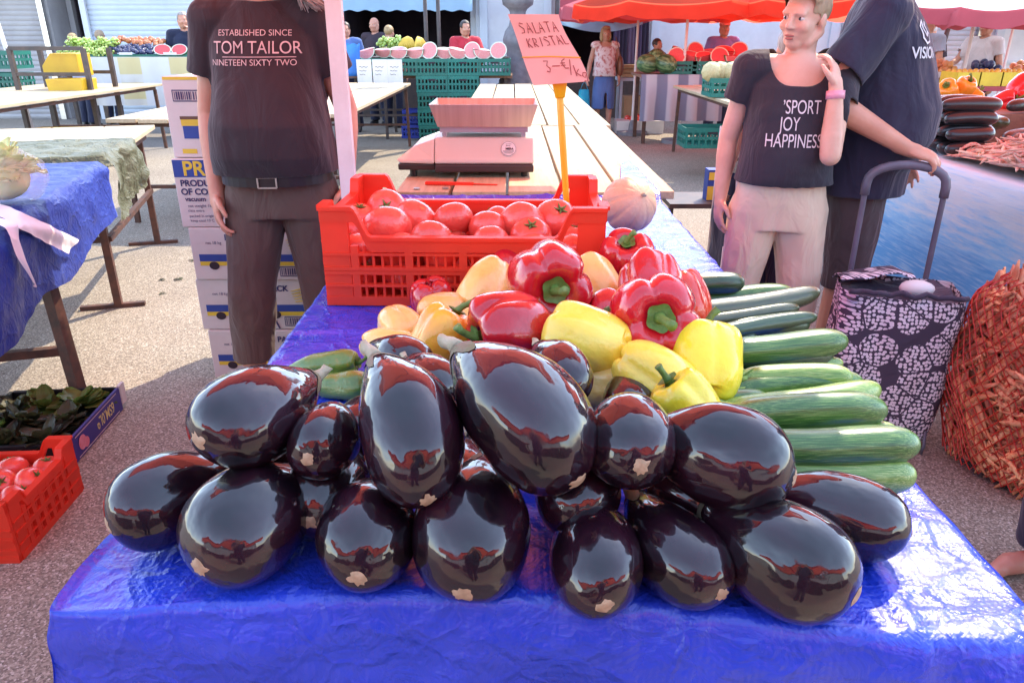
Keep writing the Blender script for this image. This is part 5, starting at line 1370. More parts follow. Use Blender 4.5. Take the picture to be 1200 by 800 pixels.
for i, (lb, stl, rr) in enumerate(sp_): carton(lb, CX - .0 + (.012, -.01, .004, -.022, -.012)[i], CY + (.0, .01, -.005, .004, .02)[i], zs[i] + .001 * i, .56, .40, zs[i + 1] - zs[i] - .002, stl, rad(rr))
# white card by the table's left edge
q = PY(372, 366, 2.05)
b = MB(); b.add([V((-.60, 1.98, .50)), V((-.50, 1.86, .72)), V((-.505, 1.78, .80)), V((-.515, 1.60, .66)), V((-.57, 1.70, .50))], [(0, 1, 2, 3, 4)])
o = b.build('paper_sheet', MT['paper'], None); sdm = o.modifiers.new('s', 'SOLIDIFY'); sdm.thickness = .003
tag(o, 'white cardboard sheet sticking out beside the table edge under the red crate', 'cardboard sheet')
s_ = PZ(302, 424, 0); o = thing('item', 'small bottle with white label on the ground beside the man\u2019s foot', 'item', (s_.x - .02, s_.y, 0))  # unidentified black and white item, given a stand-in flask shape
b = MB(); b.tube([(0, 0, 0), (0, 0, .02), (0, 0, .12), (0, 0, .15), (0, 0, .17)], [.04, .045, .045, .02, .02], 16); b.build('body', MT['black'], o, True)
b = MB(); b.tube([(0, 0, .03), (0, 0, .11)], .046, 16, False); b.build('label_wrap', MT['paper'], o, True)

# ---------------------------------------------------------------- shopping trolleys
def bag_mat():
    m, nt, b = nmat('dotted_trolley_fabric')
    tc = nd(nt, 'ShaderNodeTexCoord'); sx = nd(nt, 'ShaderNodeSeparateXYZ', {0: tc.outputs['Object']})
    u = math_(nt, 'ADD', sx.outputs[0], math_(nt, 'MULTIPLY', sx.outputs[1], .8))
    vec = nd(nt, 'ShaderNodeCombineXYZ', {0: u, 1: sx.outputs[2]}).outputs[0]
    big = nd(nt, 'ShaderNodeTexVoronoi', {'Vector': vec, 'Scale': 9.5, 'Randomness': .75}, voronoi_dimensions='2D')
    edge = nd(nt, 'ShaderNodeTexVoronoi', {'Vector': vec, 'Scale': 9.5, 'Randomness': .75}, voronoi_dimensions='2D', feature='DISTANCE_TO_EDGE')
    sm_ = nd(nt, 'ShaderNodeTexVoronoi', {'Vector': vec, 'Scale': 70.0, 'Randomness': .62}, voronoi_dimensions='2D')
    a = math_(nt, 'LESS_THAN', sm_.outputs[0], .42)
    a2 = math_(nt, 'MULTIPLY', a, math_(nt, 'LESS_THAN', big.outputs['Distance'], .60))
    a3 = math_(nt, 'MULTIPLY', a2, math_(nt, 'GREATER_THAN', edge.outputs[0], .028))
    nt.links.new(mixc(nt, a3, (.065, .05, .08), (.84, .76, .80)), b.inputs['Base Color']); b.inputs['Roughness'].default_value = .8
    n = nd(nt, 'ShaderNodeTexNoise', {'Vector': objco(nt, (1, 1, .6)), 'Scale': 7.0, 'Detail': 4.0, 'Distortion': 1.3}); bump(nt, b, n.outputs[0], .55, .03)
    return m
MT['bag'] = bag_mat(); MT['bag_plain'] = fabric('dark_plum_fabric', (.05, .038, .065), None, fold=.6)
MT['handle_grey'] = pm('grey_handle_tube', (.15, .13, .17), (.11, .1, .13), 9, .42, .1, 50)
def soft_box(w, d, h, bul=.03, seed=0, top=True):
    mb = MB()
    def fn(u, v):
        a = 2 * PI * u; e = 5.0; ca, sa = math.cos(a), math.sin(a)
        k = (abs(ca) ** e + abs(sa) ** e) ** (-1 / e)
        z = h * v; b = 1 + bul * math.sin(PI * v) - .06 * (1 - v)
        q = .014 * noise.noise(V((ca * 2.5 + seed, sa * 2.5, v * 4)))
        return V((ca * k * w / 2 * b + q * ca, sa * k * d / 2 * b + q * sa, z + .012 * noise.noise(V((ca * 2, sa * 2 + seed, 3))) * v))
    mb.surf(fn, 72, 30, True); mb.f.append(tuple(range(72))[::-1]); mb.m.append(0)
    return mb
tr = thing('shopping_trolley', 'two wheeled shopping trolley with white dotted circles on dark plum fabric', 'shopping trolley', (1.415, 2.585, 0), rad(-14))
b = soft_box(.40, .29, .56, .05, 2); bo = b.build('bag', MT['bag'], tr, True, M=Matrix.Translation((0, 0, .04)))
b = MB()
def flap(u, v):
    x = (u - .5) * .40; y = -.15 + .30 * v
    return V((x, y, .63 + .045 * math.sin(PI * v) - .04 * abs(u - .5) * 2 + .022 * noise.noise(V((x * 9, y * 9, 2))) - .03 * (1 - v)))
b.surf(lambda u, v: flap(u * .62, .42 + v * .62), 26, 18); fl_ = b.build('flap', MT['bag'], tr, True); sdm = fl_.modifiers.new('s', 'SOLIDIFY'); sdm.thickness = .006
b = MB(); b.surf(lambda u, v: V(((u - .5) * .385, -.14 + .28 * v, .585 + .02 * noise.noise(V((u * 5, v * 5, 1))))), 20, 14); b.build('opening', MT['bag_plain'], tr, True)
b = MB(); b.tube([(-.19 + .38 * i / 20, -.152 + .008 * math.sin(i), .618 + .012 * noise.noise(V((i * .5, 1, 2)))) for i in range(21)], .010, 8); b.build('rim', MT['bag_plain'], tr, True)
b = MB(); b.ell((.05, -.05, .615), (.06, .04, .03), 12); b.build('plastic_bag', MT['paper'], tr, True)
hx_ = .135
hp_ = []
for i in range(13):
    a = PI * i / 12; hp_.append((math.cos(PI - a) * hx_ * 1.0, .17, .94 + .075 * math.sin(a) ** .8))
b = MB(); b.tube([(-hx_, .17, .1), (-hx_, .17, .5), (-hx_, .17, .92)] + hp_[1:-1] + [(hx_, .17, .92), (hx_, .17, .5), (hx_, .17, .1)], .0105, 12); b.build('frame', MT['handle_grey'], tr, True)
b = MB(); b.tube([(-hx_, .17, .90)] + hp_ + [(hx_, .17, .90)], .0165, 14); b.build('handle', MT['handle_grey'], tr, True)
for s in (-1, 1):
    w_ = MB(); w_.tube([(s * .19, .17, .075), (s * .21, .17, .075)], .075, 28); w_.build('wheel', MT['black'], tr)
b = MB(); b.tube([(-.2, .17, .075), (.2, .17, .075)], .007, 8); b.build('axle', MT['handle_grey'], tr, True)
for s in (-1, 1): b = MB(); b.tube([(s * .16, -.14, .0), (s * .16, -.15, .04), (s * .165, -.11, .10)], .006, 8); b.build('stand', MT['handle_grey'], tr, True)
tr2 = thing('shopping_trolley', 'navy shopping trolley with a white wire frame behind the woman\u2019s legs', 'shopping trolley', (1.30, 4.0, 0), rad(8))
b = soft_box(.36, .26, .60, .05, 4); b.build('bag', MT['navy_cloth'], tr2, True, M=Matrix.Translation((0, 0, .16)))
b = MB(); b.tube([(-.2, -.16, .42), (-.2, -.16, .10), (-.15, -.18, .04), (.15, -.18, .04), (.2, -.16, .10), (.2, -.16, .42)], .009, 8); b.tube([(-.15, .15, .1), (-.15, .15, 1.0), (.15, .15, 1.0), (.15, .15, .1)], .01, 8); b.build('frame', MT['white_paint'], tr2, True)
for s in (-1, 1):
    w_ = MB(); w_.tube([(s * .19, .12, .08), (s * .215, .12, .08)], .08, 26); w_.build('wheel', MT['black'], tr2)

# ---------------------------------------------------------------- borlotti beans: pods, net sack, right stall
def pod_mesh(seed):
    r_ = random.Random(seed); pts = []; rs = []
    cv = r_.uniform(-.12, .12); ph = r_.uniform(0, 6)
    for i in range(13):
        t = i / 12; pts.append((t - .5, cv * math.sin(PI * t), .04 * math.sin(2 * PI * t + ph)))
        rs.append(max(.006, (.052 * (math.sin(PI * min(max(t, .02), .985))) ** .55) * (1 + .14 * math.sin(t * 36 + ph))))
    mb = MB(); mb.tube(pts, rs, 8, flat=.75)
    return mb
def pod_mat(name, c1, c2, c3):
    m, nt, b = nmat(name); n = nd(nt, 'ShaderNodeTexNoise', {'Vector': objco(nt, (6, 14, 14)), 'Scale': 1.6, 'Detail': 4.0})
    col = ramp(nt, n.outputs[0], [(.42, c1), (.54, c2), (.66, c3)])
    v = nd(nt, 'ShaderNodeMapRange', {0: nd(nt, 'ShaderNodeObjectInfo').outputs['Random'], 3: .75, 4: 1.15}).outputs[0]
    nt.links.new(nd(nt, 'ShaderNodeHueSaturation', {'Value': v, 'Color': col}).outputs[0], b.inputs['Base Color']); b.inputs['Roughness'].default_value = .6
    return m
MT['pod'] = pod_mat('borlotti_pod_skin', (.72, .50, .36), (.66, .34, .26), (.50, .10, .12))
MT['pod_net'] = pod_mat('dry_bean_pod_skin', (.95, .52, .26), (.86, .36, .16), (.66, .15, .07))
PODS = [pod_mesh(i).mesh('pod', MT['pod'], True) for i in range(5)]
PODN = [pod_mesh(i + 9).mesh('pod_dry', MT['pod_net'], True) for i in range(5)]
r_ = random.Random(21)
RSX, RSY0, RSY1 = 2.20, 2.3, 6.4
rs = thing('market_table', 'right hand stall table skirted with a blue and white painted cloth', 'market table', (RSX, 0, 0))
b = MB(); b.box((.70, (RSY0 + RSY1) / 2, T - .03), (1.36, RSY1 - RSY0 - .04, .04)); b.build('tabletop', MT['board'], rs)
for x in (.06, 1.3):
    for y in (RSY0 + .1, RSY1 - .1):
        b = MB(); b.bar((x, y, 0), (x, y, T - .05), .045, .045); b.build('leg', MT['rust'], rs)
def painted():
    m, nt, b = nmat('blue_painted_white_cloth'); co = objco(nt)
    sx = nd(nt, 'ShaderNodeSeparateXYZ', {0: co})
    n = nd(nt, 'ShaderNodeTexNoise', {'Vector': objco(nt, (1, .9, 7)), 'Scale': 3.2, 'Detail': 8.0, 'Roughness': .7})
    n2 = nd(nt, 'ShaderNodeTexNoise', {'Vector': objco(nt, (1, 1.5, 26)), 'Scale': 4.0, 'Detail': 6.0})
    f = math_(nt, 'ADD', math_(nt, 'MULTIPLY', math_(nt, 'SUBTRACT', .80, sx.outputs[2]), 2.1), math_(nt, 'MULTIPLY', math_(nt, 'SUBTRACT', n.outputs[0], .5), 1.6))
    col = ramp(nt, f, [(.22, (.66, .66, .70)), (.55, (.25, .50, .76)), (.9, (.10, .33, .66))])
    col = mixc(nt, ramp(nt, n2.outputs[0], [(.50, (0, 0, 0)), (.68, (.7, .7, .7))]), col, (.42, .58, .76))
    nt.links.new(col, b.inputs['Base Color']); b.inputs['Roughness'].default_value = .6; bump(nt, b, n.outputs[0], .3, .01); return m
MT['painted'] = painted()
b = MB()
def skirt_(u, v):
    y = RSY0 + (RSY1 - RSY0) * u; s = v * 1.30 - .55
    z = T + .004 - max(0, s); x = -max(0, -s) * -1.0 if s < 0 else -.012 - .02 * sstep(s / .1) - .018 * noise.noise(V((y * 2.2, s * 1.5, 1))) * sstep(s / .2)
    return V((x, y, z + (.004 * noise.noise(V((x * 6, y * 6, 0))) if s < 0 else 0)))
b.surf(skirt_, 120, 40)
b.surf(lambda u, v: V((.0 + 1.38 * u, RSY0 - .012 - .03 * v - .018 * noise.noise(V((u * 5, v * 2, 4))) * v, T + .002 - .75 * v)), 50, 16)
b.surf(lambda u, v: V((.54 + .86 * u, RSY0 + (RSY1 - RSY0) * v, T + .003)), 4, 4)
o = b.build('tablecloth', MT['painted'], None, True); o.location = (RSX, 0, 0); tag(o, 'white cloth brushed with streaks of blue, skirting the right stall', 'tablecloth')
# heap of pods
def heap_h(x, y): return .22 * max(0, 1 - ((x - 2.76) / .56) ** 2) * max(0, 1 - ((y - 3.25) / .78) ** 2) ** .7
b = MB(); b.surf(lambda u, v: (lambda x, y: V((x, y, T + .008 + .85 * heap_h(x, y) )))(2.27 + 1.2 * u, 2.5 + 1.5 * v), 30, 30)
for i in range(700):
    x = 2.26 + 1.05 * r_.random(); y = 2.6 + 1.4 * r_.random(); hh_ = heap_h(x, y); a = r_.gauss(.5, .6); d = V((math.cos(a), math.sin(a), r_.gauss(0, .2))) * .085
    p = V((x, y, T + .012 + hh_ * .93)); b.tube([p - d, p - d * .4, p + d * .4, p + d], [.002, .0085, .0085, .002], 6)
MT['pod_heap'] = pm('pale_bean_pods', (.74, .52, .38), (.55, .22, .2), 16, .65, .3, 40, isl=.3, lo=.42, hi=.7)
tag(b.build('bean_pod_mass', MT['pod_heap'], None, True), 'dense bed of pale bean pods beneath the loose ones on the right stall', 'bean pods', None, 'stuff')
for i in range(58):
    x = 2.27 + 1.0 * r_.random(); y = 2.65 + 1.25 * r_.random(); h = heap_h(x, y)
    o = link('bean_pod', PODS[i % 5]); o.location = (x, y, T + .018 + h * (.9 + .15 * r_.random())); s = r_.uniform(.15, .21); o.scale = (s, s * 1.15, s * 1.15)
    o.rotation_euler = (r_.uniform(0, 6), r_.gauss(0, .15), r_.gauss(.5, .55))
    tag(o, 'loose pink mottled bean pod in the heap on the right stall', 'bean pod', 'loose bean pods on the right stall')
# dark zucchinis stacked on the right stall
for row in range(4):
    for i in range(5 - (row > 2)):
        y = 3.98 + .085 * i * 1.0 + row * .03; z = T + .05 + row * .072
        zucchini('very dark zucchini stacked at the back of the right stall', (2.28 + r_.uniform(-.02, .02), y, z), (2.56 + r_.uniform(-.02, .03), y + r_.uniform(-.03, .03), z + r_.uniform(-.01, .01)), .042, 'zuc_vd', i + row, i, False, 'dark_zucchini', 'zucchini', 'very dark zucchinis stacked on the right stall') if True else None
for i in range(8):
    a = r_.uniform(-.6, .6); x = 2.75 + .09 * i; y = 4.25 + .16 * (i % 3)
    zucchini('brownish dark zucchini lying loosely behind the bean pods', (x, y, T + .07 + .07 * (i % 3)), (x + .24 * math.cos(a + .9), y + .24 * math.sin(a + .9), T + .08 + .07 * (i % 3)), .042, 'zuc_b' if i % 2 else 'zuc_vd', i, i, False, 'dark_zucchini', 'zucchini', 'loose dark zucchinis behind the bean pods')
for i in range(9):
    px, py = [(1112, 108), (1128, 106), (1118, 124), (1136, 121), (1122, 138), (1131, 115), (1140, 132), (1110, 132), (1124, 128)][i]
    pepper('orange pepper piled behind the dark zucchinis on the right stall', PY(px, py, 4.75 + .02 * i), .068, (r_.uniform(-1, 1), r_.uniform(-1, .2), .6), 'orange_pep', PAL, i, i, group='orange peppers on the right stall')
for i, (px, py) in enumerate([(1176, 122), (1200, 116), (1196, 104), (1188, 128), (1215, 125)]):
    pepper('red pepper piled at the back of the right stall', PY(px, py, 4.95 + .02 * i), .085, (r_.uniform(-1, 1), r_.uniform(-1, .2), .6), 'red_pep', PEP, i, i, group='red peppers on the right stall')
o = thing('display_board', 'low wooden display step carrying the peppers on the right stall', 'display step', (2.2, 4.6, T))
b = MB(); b.box((.7, .25, .09), (1.2, .6, .17)); b.build('step', MT['board'], o, bevel=.005)
# net sack
NCX, NCY = 1.97, 2.36
def sack_r(a, v):
    e = 4.0; ca, sa = math.cos(a), math.sin(a); k = (abs(ca) ** e + abs(sa) ** e) ** (-1 / e)
    b = (.86 + .15 * math.sin(PI * min(1, v * .8 + .12))) * (1 - .22 * max(0, (v - .85) / .15) ** 2)
    q = 1 + .10 * noise.noise(V((ca * 2, sa * 2, v * 3)))
    return V((ca * k * .37 * b * q, sa * k * .27 * b * q, .02 + .68 * v))
sk = thing('net_sack', 'red net sack bulging with dry bean pods beside the dotted trolley', 'net sack', (NCX, NCY, 0), rad(20))
b = MB(); NU, NV = 54, 30; vs = []; fs = []
for jv in range(NV + 1):
    for i in range(NU): vs.append(sack_r(2 * PI * (i + .5 * (jv % 2)) / NU, jv / NV) * 1.0)
for jv in range(NV - 1):
    for i in range(NU):
        if jv % 2 == 0: fs.append((jv * NU + i, (jv + 1) * NU + i, (jv + 2) * NU + i, (jv + 1) * NU + (i - 1) % NU))
        else: fs.append((jv * NU + i, (jv + 1) * NU + (i + 1) % NU, (jv + 2) * NU + i, (jv + 1) * NU + i))
b.add(vs, fs)
MT['net'] = pm('red_net', (.62, .05, .025), (.5, .03, .02), 8, .5)
n_ = b.build('net', MT['net'], sk); wf = n_.modifiers.new('w', 'WIREFRAME'); wf.thickness = .0055; wf.use_even_offset = False
b = MB()
for k in range(7):
    a = -2.4 + .33 * k
    b.tube([sack_r(a + .12 * math.sin(v * .6), min(1, v / 12)) * 1.015 for v in range(13)], [.004 + .010 * r_.random() * (v % 4 == 0) for v in range(13)], 5)
b.tube([sack_r(-1.9, .03) * 1.02, sack_r(-1.9, .02) * 1.12 + V((0, 0, -.01)), sack_r(-1.9, .0) * 1.15 + V((-.01, -.01, .0))], [.02, .028, .018], 7)
b.tube([sack_r(-2.6 + .4 * k, 1.0) * 1.0 + V((0, 0, .012 * (k % 2))) for k in range(9)], .016, 7)
b.build('net_fold', MT['net'], sk, True)
Rs = Matrix.Rotation(rad(20), 3, 'Z')
for i in range(240):
    a = r_.uniform(-PI * .98, .35); v = r_.uniform(.03, .97)
    p = sack_r(a, v); p = V((p.x * .965, p.y * .965, p.z))
    o = link('dry_bean_pod', PODN[i % 5]); o.location = V((NCX, NCY, 0)) + Rs @ p; s = r_.uniform(.11, .16); o.scale = (s, s * 1.7, s * 1.7)
    tdir = V((-math.sin(a), math.cos(a), 0)); dr = (Rs @ (tdir * r_.uniform(-1, 1) + V((0, 0, r_.uniform(-.9, .9))))).normalized()
    o.rotation_mode = 'QUATERNION'; o.rotation_quaternion = axis_quat(dr, roll=r_.uniform(0, 6))
    tag(o, 'dry brown bean pod packed inside the red net sack', 'bean pod', 'bean pods inside the net sack')
b = MB(); b.surf(lambda u, v: sack_r(2 * PI * u, v) * .84 + V((0, 0, .02)), 40, 24, True); b.f.append(tuple(range(24 * 40, 25 * 40))); b.m.append(0)
for i in range(1500):
    a = r_.uniform(-PI, PI); v = r_.uniform(.02, .99); q_ = r_.uniform(.87, .95); p = sack_r(a, v); p = V((p.x * q_, p.y * q_, p.z * .99))
    d = (V((-math.sin(a), math.cos(a), 0)) * r_.uniform(-1, 1) + V((0, 0, r_.uniform(-1, 1)))).normalized() * .065
    b.tube([p - d, p - d * .3, p + d * .3, p + d], [.003, .0105, .0105, .003], 6)
MT['pod_mass'] = pm('bean_pod_mass', (.80, .36, .18), (.52, .15, .07), 22, .7, .5, 40, isl=.35)
o = b.build('bean_pod_mass', MT['pod_mass'], None, True, M=Matrix.Translation((NCX, NCY, 0)) @ Matrix.Rotation(rad(20), 4, 'Z')); tag(o, 'mass of bean pods deeper in the red net sack', 'bean pods', None, 'stuff')

# ---------------------------------------------------------------- background

def simple_crate(label, loc, w, d, h, mt, rz=0, group=None):
    t = thing('plastic_crate', label, 'crate', loc, rz, group)
    b = MB(); th = .012
    b.box((0, 0, .008), (w - .026, d - .026, .012))
    for s in (-1, 1):
        for zz, hh in ((.02, .04), (h * .5, .03), (h - .025, .05)):
            b.box((0, s * (d / 2 - th / 2), zz), (w, th, hh)); b.box((s * (w / 2 - th / 2), 0, zz), (th, d - 2 * th - .002, hh))
        n = 9
        for i in range(n): b.box((-w / 2 + .02 + (w - .04) * i / (n - 1), s * (d / 2 - th / 2), h / 2), (.022, th * .7, h - .012))
        for i in range(6): b.box((s * (w / 2 - th / 2), -d / 2 + .02 + (d - .04) * i / 5, h / 2), (th * .7, .02, h - .012))
    b.build('body', MT[mt], t)
    b = MB(); b.box((0, -d / 2 - .001, h - .055), (.11, .004, .022)); b.build('hand_slot', MT['dark'], t)
    return t
CRW, CRD, CRH = .46, .36, .228
def px_at(px, y, z=1.2): return PY(px, 70, y).x
YB = 11.5
for ci, px in enumerate((507, 543)):
    for k in range(5):
        simple_crate('green plastic crate in the %s stack under the watermelon stall, %s from the ground' % (('left hand', 'right hand')[ci], ('lowest', 'second', 'third', 'fourth', 'topmost')[k]), (px_at(px, YB), YB, k * (CRH + .003)), CRW, CRD, CRH, 'green_plastic', rad(RD.uniform(-2, 2)))
for i, px in enumerate((436, 472, 507, 543, 580)):
    if i in (2, 3): continue
    simple_crate('green crate on the watermelon stall table, %s' % {0: 'behind the paper price cards', 1: 'just left of the crate stacks', 4: 'just right of the crate stacks'}[i], (px_at(px, YB), YB, .925), CRW, CRD, CRH, 'green_plastic')
o = thing('market_table', 'low table carrying green crates at the watermelon stall', 'market table', (px_at(500, YB + .5), YB + .55, 0))
b = MB(); b.box((0, 0, .90), (2.6, 1.1, .04)); b.build('tabletop', MT['board'], o)
for sx in (-1.2, -.6, 0, .6, 1.2):
    for sy in (-.45, .45): b = MB(); b.bar((sx, sy, 0), (sx, sy, .88), .04); b.build('leg', MT['dark_metal'], o)
b = MB(); b.bar((-1.2, -.45, .35), (1.2, -.45, .35), .03); b.bar((-1.2, .45, .35), (1.2, .45, .35), .03); b.build('rail', MT['dark_metal'], o)
# display shelf on the crates
b = MB(); b.box((px_at(500, YB + .55), YB + .5, 1.150), (2.5, .75, .025)); tag(b.build('display_shelf', MT['dark_metal']), 'dark shelf board under the cut watermelons', 'shelf')
def wedge(seed):
    mb = MB(); r_ = random.Random(seed); R_ = 1.0; op = r_.uniform(1.2, 1.9)
    def pt(a, w, r): return V((r * math.sin(w) * math.cos(a), r * math.cos(w) * 1.15, r * math.sin(w) * math.sin(a)))
    mb.surf(lambda u, v: pt(-op / 2 + op * u, PI * (.02 + .96 * v), 1.0), 8, 14, False, 0)
    for s in (-1, 1):
        mb.surf(lambda u, v: pt(s * op / 2, PI * (.02 + .96 * v), .90 * u), 6, 14, False, 1)
        mb.surf(lambda u, v: pt(s * op / 2, PI * (.02 + .96 * v), .90 + .10 * u), 2, 14, False, 2)
    return mb
WED = [wedge(i).mesh('watermelon_wedge', [MT['melon_rind'], MT['melon_flesh_pale'], MT['melon_white']], True) for i in range(3)]
WEDR = [wedge(i + 4).mesh('watermelon_wedge_red', [MT['melon_rind'], MT['melon_flesh'], MT['melon_white']], True) for i in range(3)]
def half_mesh(fl):
    mb = MB(); mb.surf(lambda u, v: V((math.cos(2 * PI * u) * math.sin(PI / 2 * (.02 + .98 * v)), .0 + math.cos(PI / 2 * (.02 + .98 * v)), math.sin(2 * PI * u) * math.sin(PI / 2 * (.02 + .98 * v)))), 28, 10, True, 0)
    mb.surf(lambda u, v: V((math.cos(2 * PI * u) * .88 * v, -.004, math.sin(2 * PI * u) * .88 * v)), 28, 4, True, 1)
    mb.surf(lambda u, v: V((math.cos(2 * PI * u) * (.88 + .12 * v), -.003, math.sin(2 * PI * u) * (.88 + .12 * v))), 28, 2, True, 2)
    return mb.mesh('watermelon_half', [MT['melon_rind'], MT[fl], MT['melon_white']], True)
HALF = half_mesh('melon_flesh')
HALFP = half_mesh('melon_flesh_pale')
def place(name, me, loc, s, rot, label, cat, group=None):
    o = link(name, me); o.location = loc; o.scale = s if isinstance(s, tuple) else (s,) * 3; o.rotation_euler = rot; return tag(o, label, cat, group)
for i, px in enumerate((428, 447, 466, 485, 503, 521, 537, 553, 566, 584)):
    me = (WED if i not in (4, 7, 9) else [HALFP])[i % (3 if i not in (4, 7, 9) else 1)]
    p = PY(px, 63 + (i % 3) * 1.5, YB - .02)
    place('watermelon_piece', me, (p.x, YB + .02 * (i % 2), 1.26), .125, ((rad(RD.uniform(-20, 20)), rad(RD.uniform(15, 45)), rad(90 + RD.uniform(-30, 30))) if me is not HALFP else (rad(-20), 0, rad(RD.uniform(-25, 25)))), 'pink cut watermelon piece in the front row at the red shirted vendor\u2019s stall', 'watermelon', 'cut watermelons at the middle stall')
def lumps(n, R, r, seed, flat=.6, seg=7):
    mb = MB(); r_ = random.Random(seed)
    for i in range(n):
        d = V((r_.gauss(0, 1), r_.gauss(0, 1), r_.gauss(0, 1))).normalized() * R * r_.random() ** .4; d.z *= flat
        mb.ell(d, (r * r_.uniform(.85, 1.1),) * 3, seg)
    return mb
MT['grape'] = veg('green_grape_skin', (.50, .62, .18), (.42, .55, .12), rough=.3)
MT['plum'] = veg('blue_plum_skin', (.03, .035, .13), (.02, .02, .07), rough=.5)
MT['peach'] = veg('red_peach_skin', (.62, .12, .06), (.55, .22, .07), (.7, .4, .1), rough=.5, sc=4)
GR = [lumps(60, .10, .017, i).mesh('grape_cluster', MT['grape'], True) for i in range(3)]
for i, px in enumerate((452, 466)):
    p = PY(px, 52, YB + .35); place('fruit_mound', GR[i], (p.x, YB + .4, 1.36), (1.5, 1.2, 1.5), (0, 0, i), 'mound of %s behind the cut watermelons' % ('green grapes at left', 'green grapes at right')[i], 'grapes')
MT['banana'] = pm('yellow_banana_skin', (.75, .50, .06), (.65, .42, .05), 5, .5)
bn = MB()
for k in range(9):
    a = rad(-50 + 12 * k); bn.tube([(0, 0, .10), (.07 * math.sin(a), -.03, .07), (.14 * math.sin(a), -.05, 0), (.17 * math.sin(a), -.045, -.09)], [.012, .02, .021, .008], 7)
BN = bn.mesh('banana_bunch', MT['banana'], True)
for i, (px, py) in enumerate(((478, 50), (490, 53))): p = PY(px, py, YB + .35); place('banana_bunch', BN, (p.x, YB + .35, 1.33), 1.1, (0, 0, i), 'bunch of yellow bananas %s' % ('beside the green grapes', 'right of the other banana bunch')[i], 'bananas')
for i, px in enumerate((427, 445.5, 463)):
    t = thing('price_card', 'white paper price card hanging below the cut watermelons, %s' % ('leftmost of three', 'middle of three', 'rightmost of three')[i], 'price card', PY(px, 84, YB - .35))
    b = MB(); b.box((0, 0, 0), (.21, .004, .32)); b.build('card', MT['paper'], t)
    b = MB()
    for k in range(3): b.tube([(-.07 + .02 * j, -.004, .06 - .05 * k + .008 * math.sin(j * 2.3 + k)) for j in range(7 - k)], .0025, 4)
    b.build('writing', MT['ink'], t)
for i, (px, z) in enumerate(((483, .0), (485, .22))): simple_crate('blue plastic crate under the middle stall, %s one' % ('lower', 'upper')[i], (px_at(px, YB + .1) - .03, YB + .35, z), .40, .3, .2, 'blue_plastic')
p = PY(411, 64, YB - .2); b = MB(); b.surf(lambda u, v: V((math.cos(2 * PI * u) * (.11 + .03 * v) , math.sin(2 * PI * u) * .06, .42 * v - .2 + .02 * math.sin(u * 25) * v)), 24, 8, True); b.f.append(tuple(range(24))[::-1]); b.m.append(0)
MT['blue_bag'] = pm('blue_plastic_bag', (.05, .25, .72), None, 6, .35, .5, 20, transl=.3)
MT['cyan_bag'] = pm('cyan_plastic_bag', (.03, .48, .72), (.05, .6, .8), 6, .3, .5, 20, transl=.35)
o = b.build('plastic_bag', MT['blue_bag'], None, True); o.location = (p.x, YB - .2, 1.12); tag(o, 'blue plastic bag hanging beside the white parasol post', 'bag')
# cyan bag held by the walking woman
hnd = B.matrix_basis @ jB['wl']
t = thing('carrier_bag', 'cyan plastic carrier bag in the walking woman\u2019s hand', 'bag', (hnd.x - .05, hnd.y - .02, hnd.z - .10))
b = MB(); b.surf(lambda u, v: V((math.cos(2 * PI * u) * .12 * (1 - .35 * v) * (1 + .05 * math.sin(u * 31)), math.sin(2 * PI * u) * .07 * (1 - .2 * v), -.52 + .44 * v)), 26, 10, True); b.f.append(tuple(range(26))[::-1]); b.m.append(0); b.build('bag', MT['cyan_bag'], t, True)
b = MB(); b.tube([(-.06, 0, -.09), (-.03, 0, .0), (0, 0, .04), (.03, 0, .0), (.06, 0, -.09)], .010, 6, flat=.4); b.build('handle', MT['cyan_bag'], t, True)
t = thing('shoulder_bag', 'brown shoulder bag at the walking woman\u2019s hip', 'bag', (B.location.x + .25, B.location.y + .02, 1.0))
MT['brown_leather'] = pm('brown_leather', (.22, .08, .04), (.16, .06, .03), 8, .5); b = MB(); b.ell((0, 0, 0), (.06, .12, .16), 14); b.build('bag', MT['brown_leather'], t, True)
b = MB(); b.tube([(0, -.08, .12), (-.05, -.07, .3), (-.09, 0, .44), (-.05, .07, .3), (0, .08, .12)], .008, 6); b.build('strap', MT['brown_leather'], t, True)

# stone lamp base
def lathe(prof, n=32, sides=False):
    mb = MB(); mb.surf(lambda u, v: (lambda r, z: V((math.cos(2 * PI * u) * r, math.sin(2 * PI * u) * r, z)))(*prof[min(len(prof) - 1, int(round(v * (len(prof) - 1))))]), n, len(prof) - 1, True); return mb
LX, LY = .09, 12.6
t = thing('lamp_post', 'massive grey turned stone lamp post base at the end of the plank tables', 'lamp post', (LX, LY, 0))
b = lathe([(.34, 0), (.34, .72), (.30, .76), (.30, .80), (.25, .86), (.25, .95), (.20, .99), (.21, 1.04), (.17, 1.08), (.18, 1.22), (.22, 1.32), (.235, 1.40), (.20, 1.52), (.14, 1.60), (.12, 1.70), (.125, 1.80), (.15, 1.84), (.235, 1.90), (.25, 1.98), (.23, 2.05), (.12, 2.10), (.09, 2.3), (.075, 2.8), (.06, 4.4), (.0001, 4.45)], 32)
b.build('pedestal', MT['stone'], t, True)
b = MB(); b.ell((0, 0, 4.6), (.19, .19, .24), 16); b.build('globe', MT['paper'], t, True)
for px in (499, 514):
    p = PY(px, 30, 12.3); b = MB(); b.tube([(p.x, 12.3, 0), (p.x, 12.3, 2.6)], .03, 10)
    tag(b.build('pole', MT['dark_metal'], None, True), 'dark upright pole at the watermelon stall, %s of the pair' % ('left', 'right')[px > 505], 'pole')

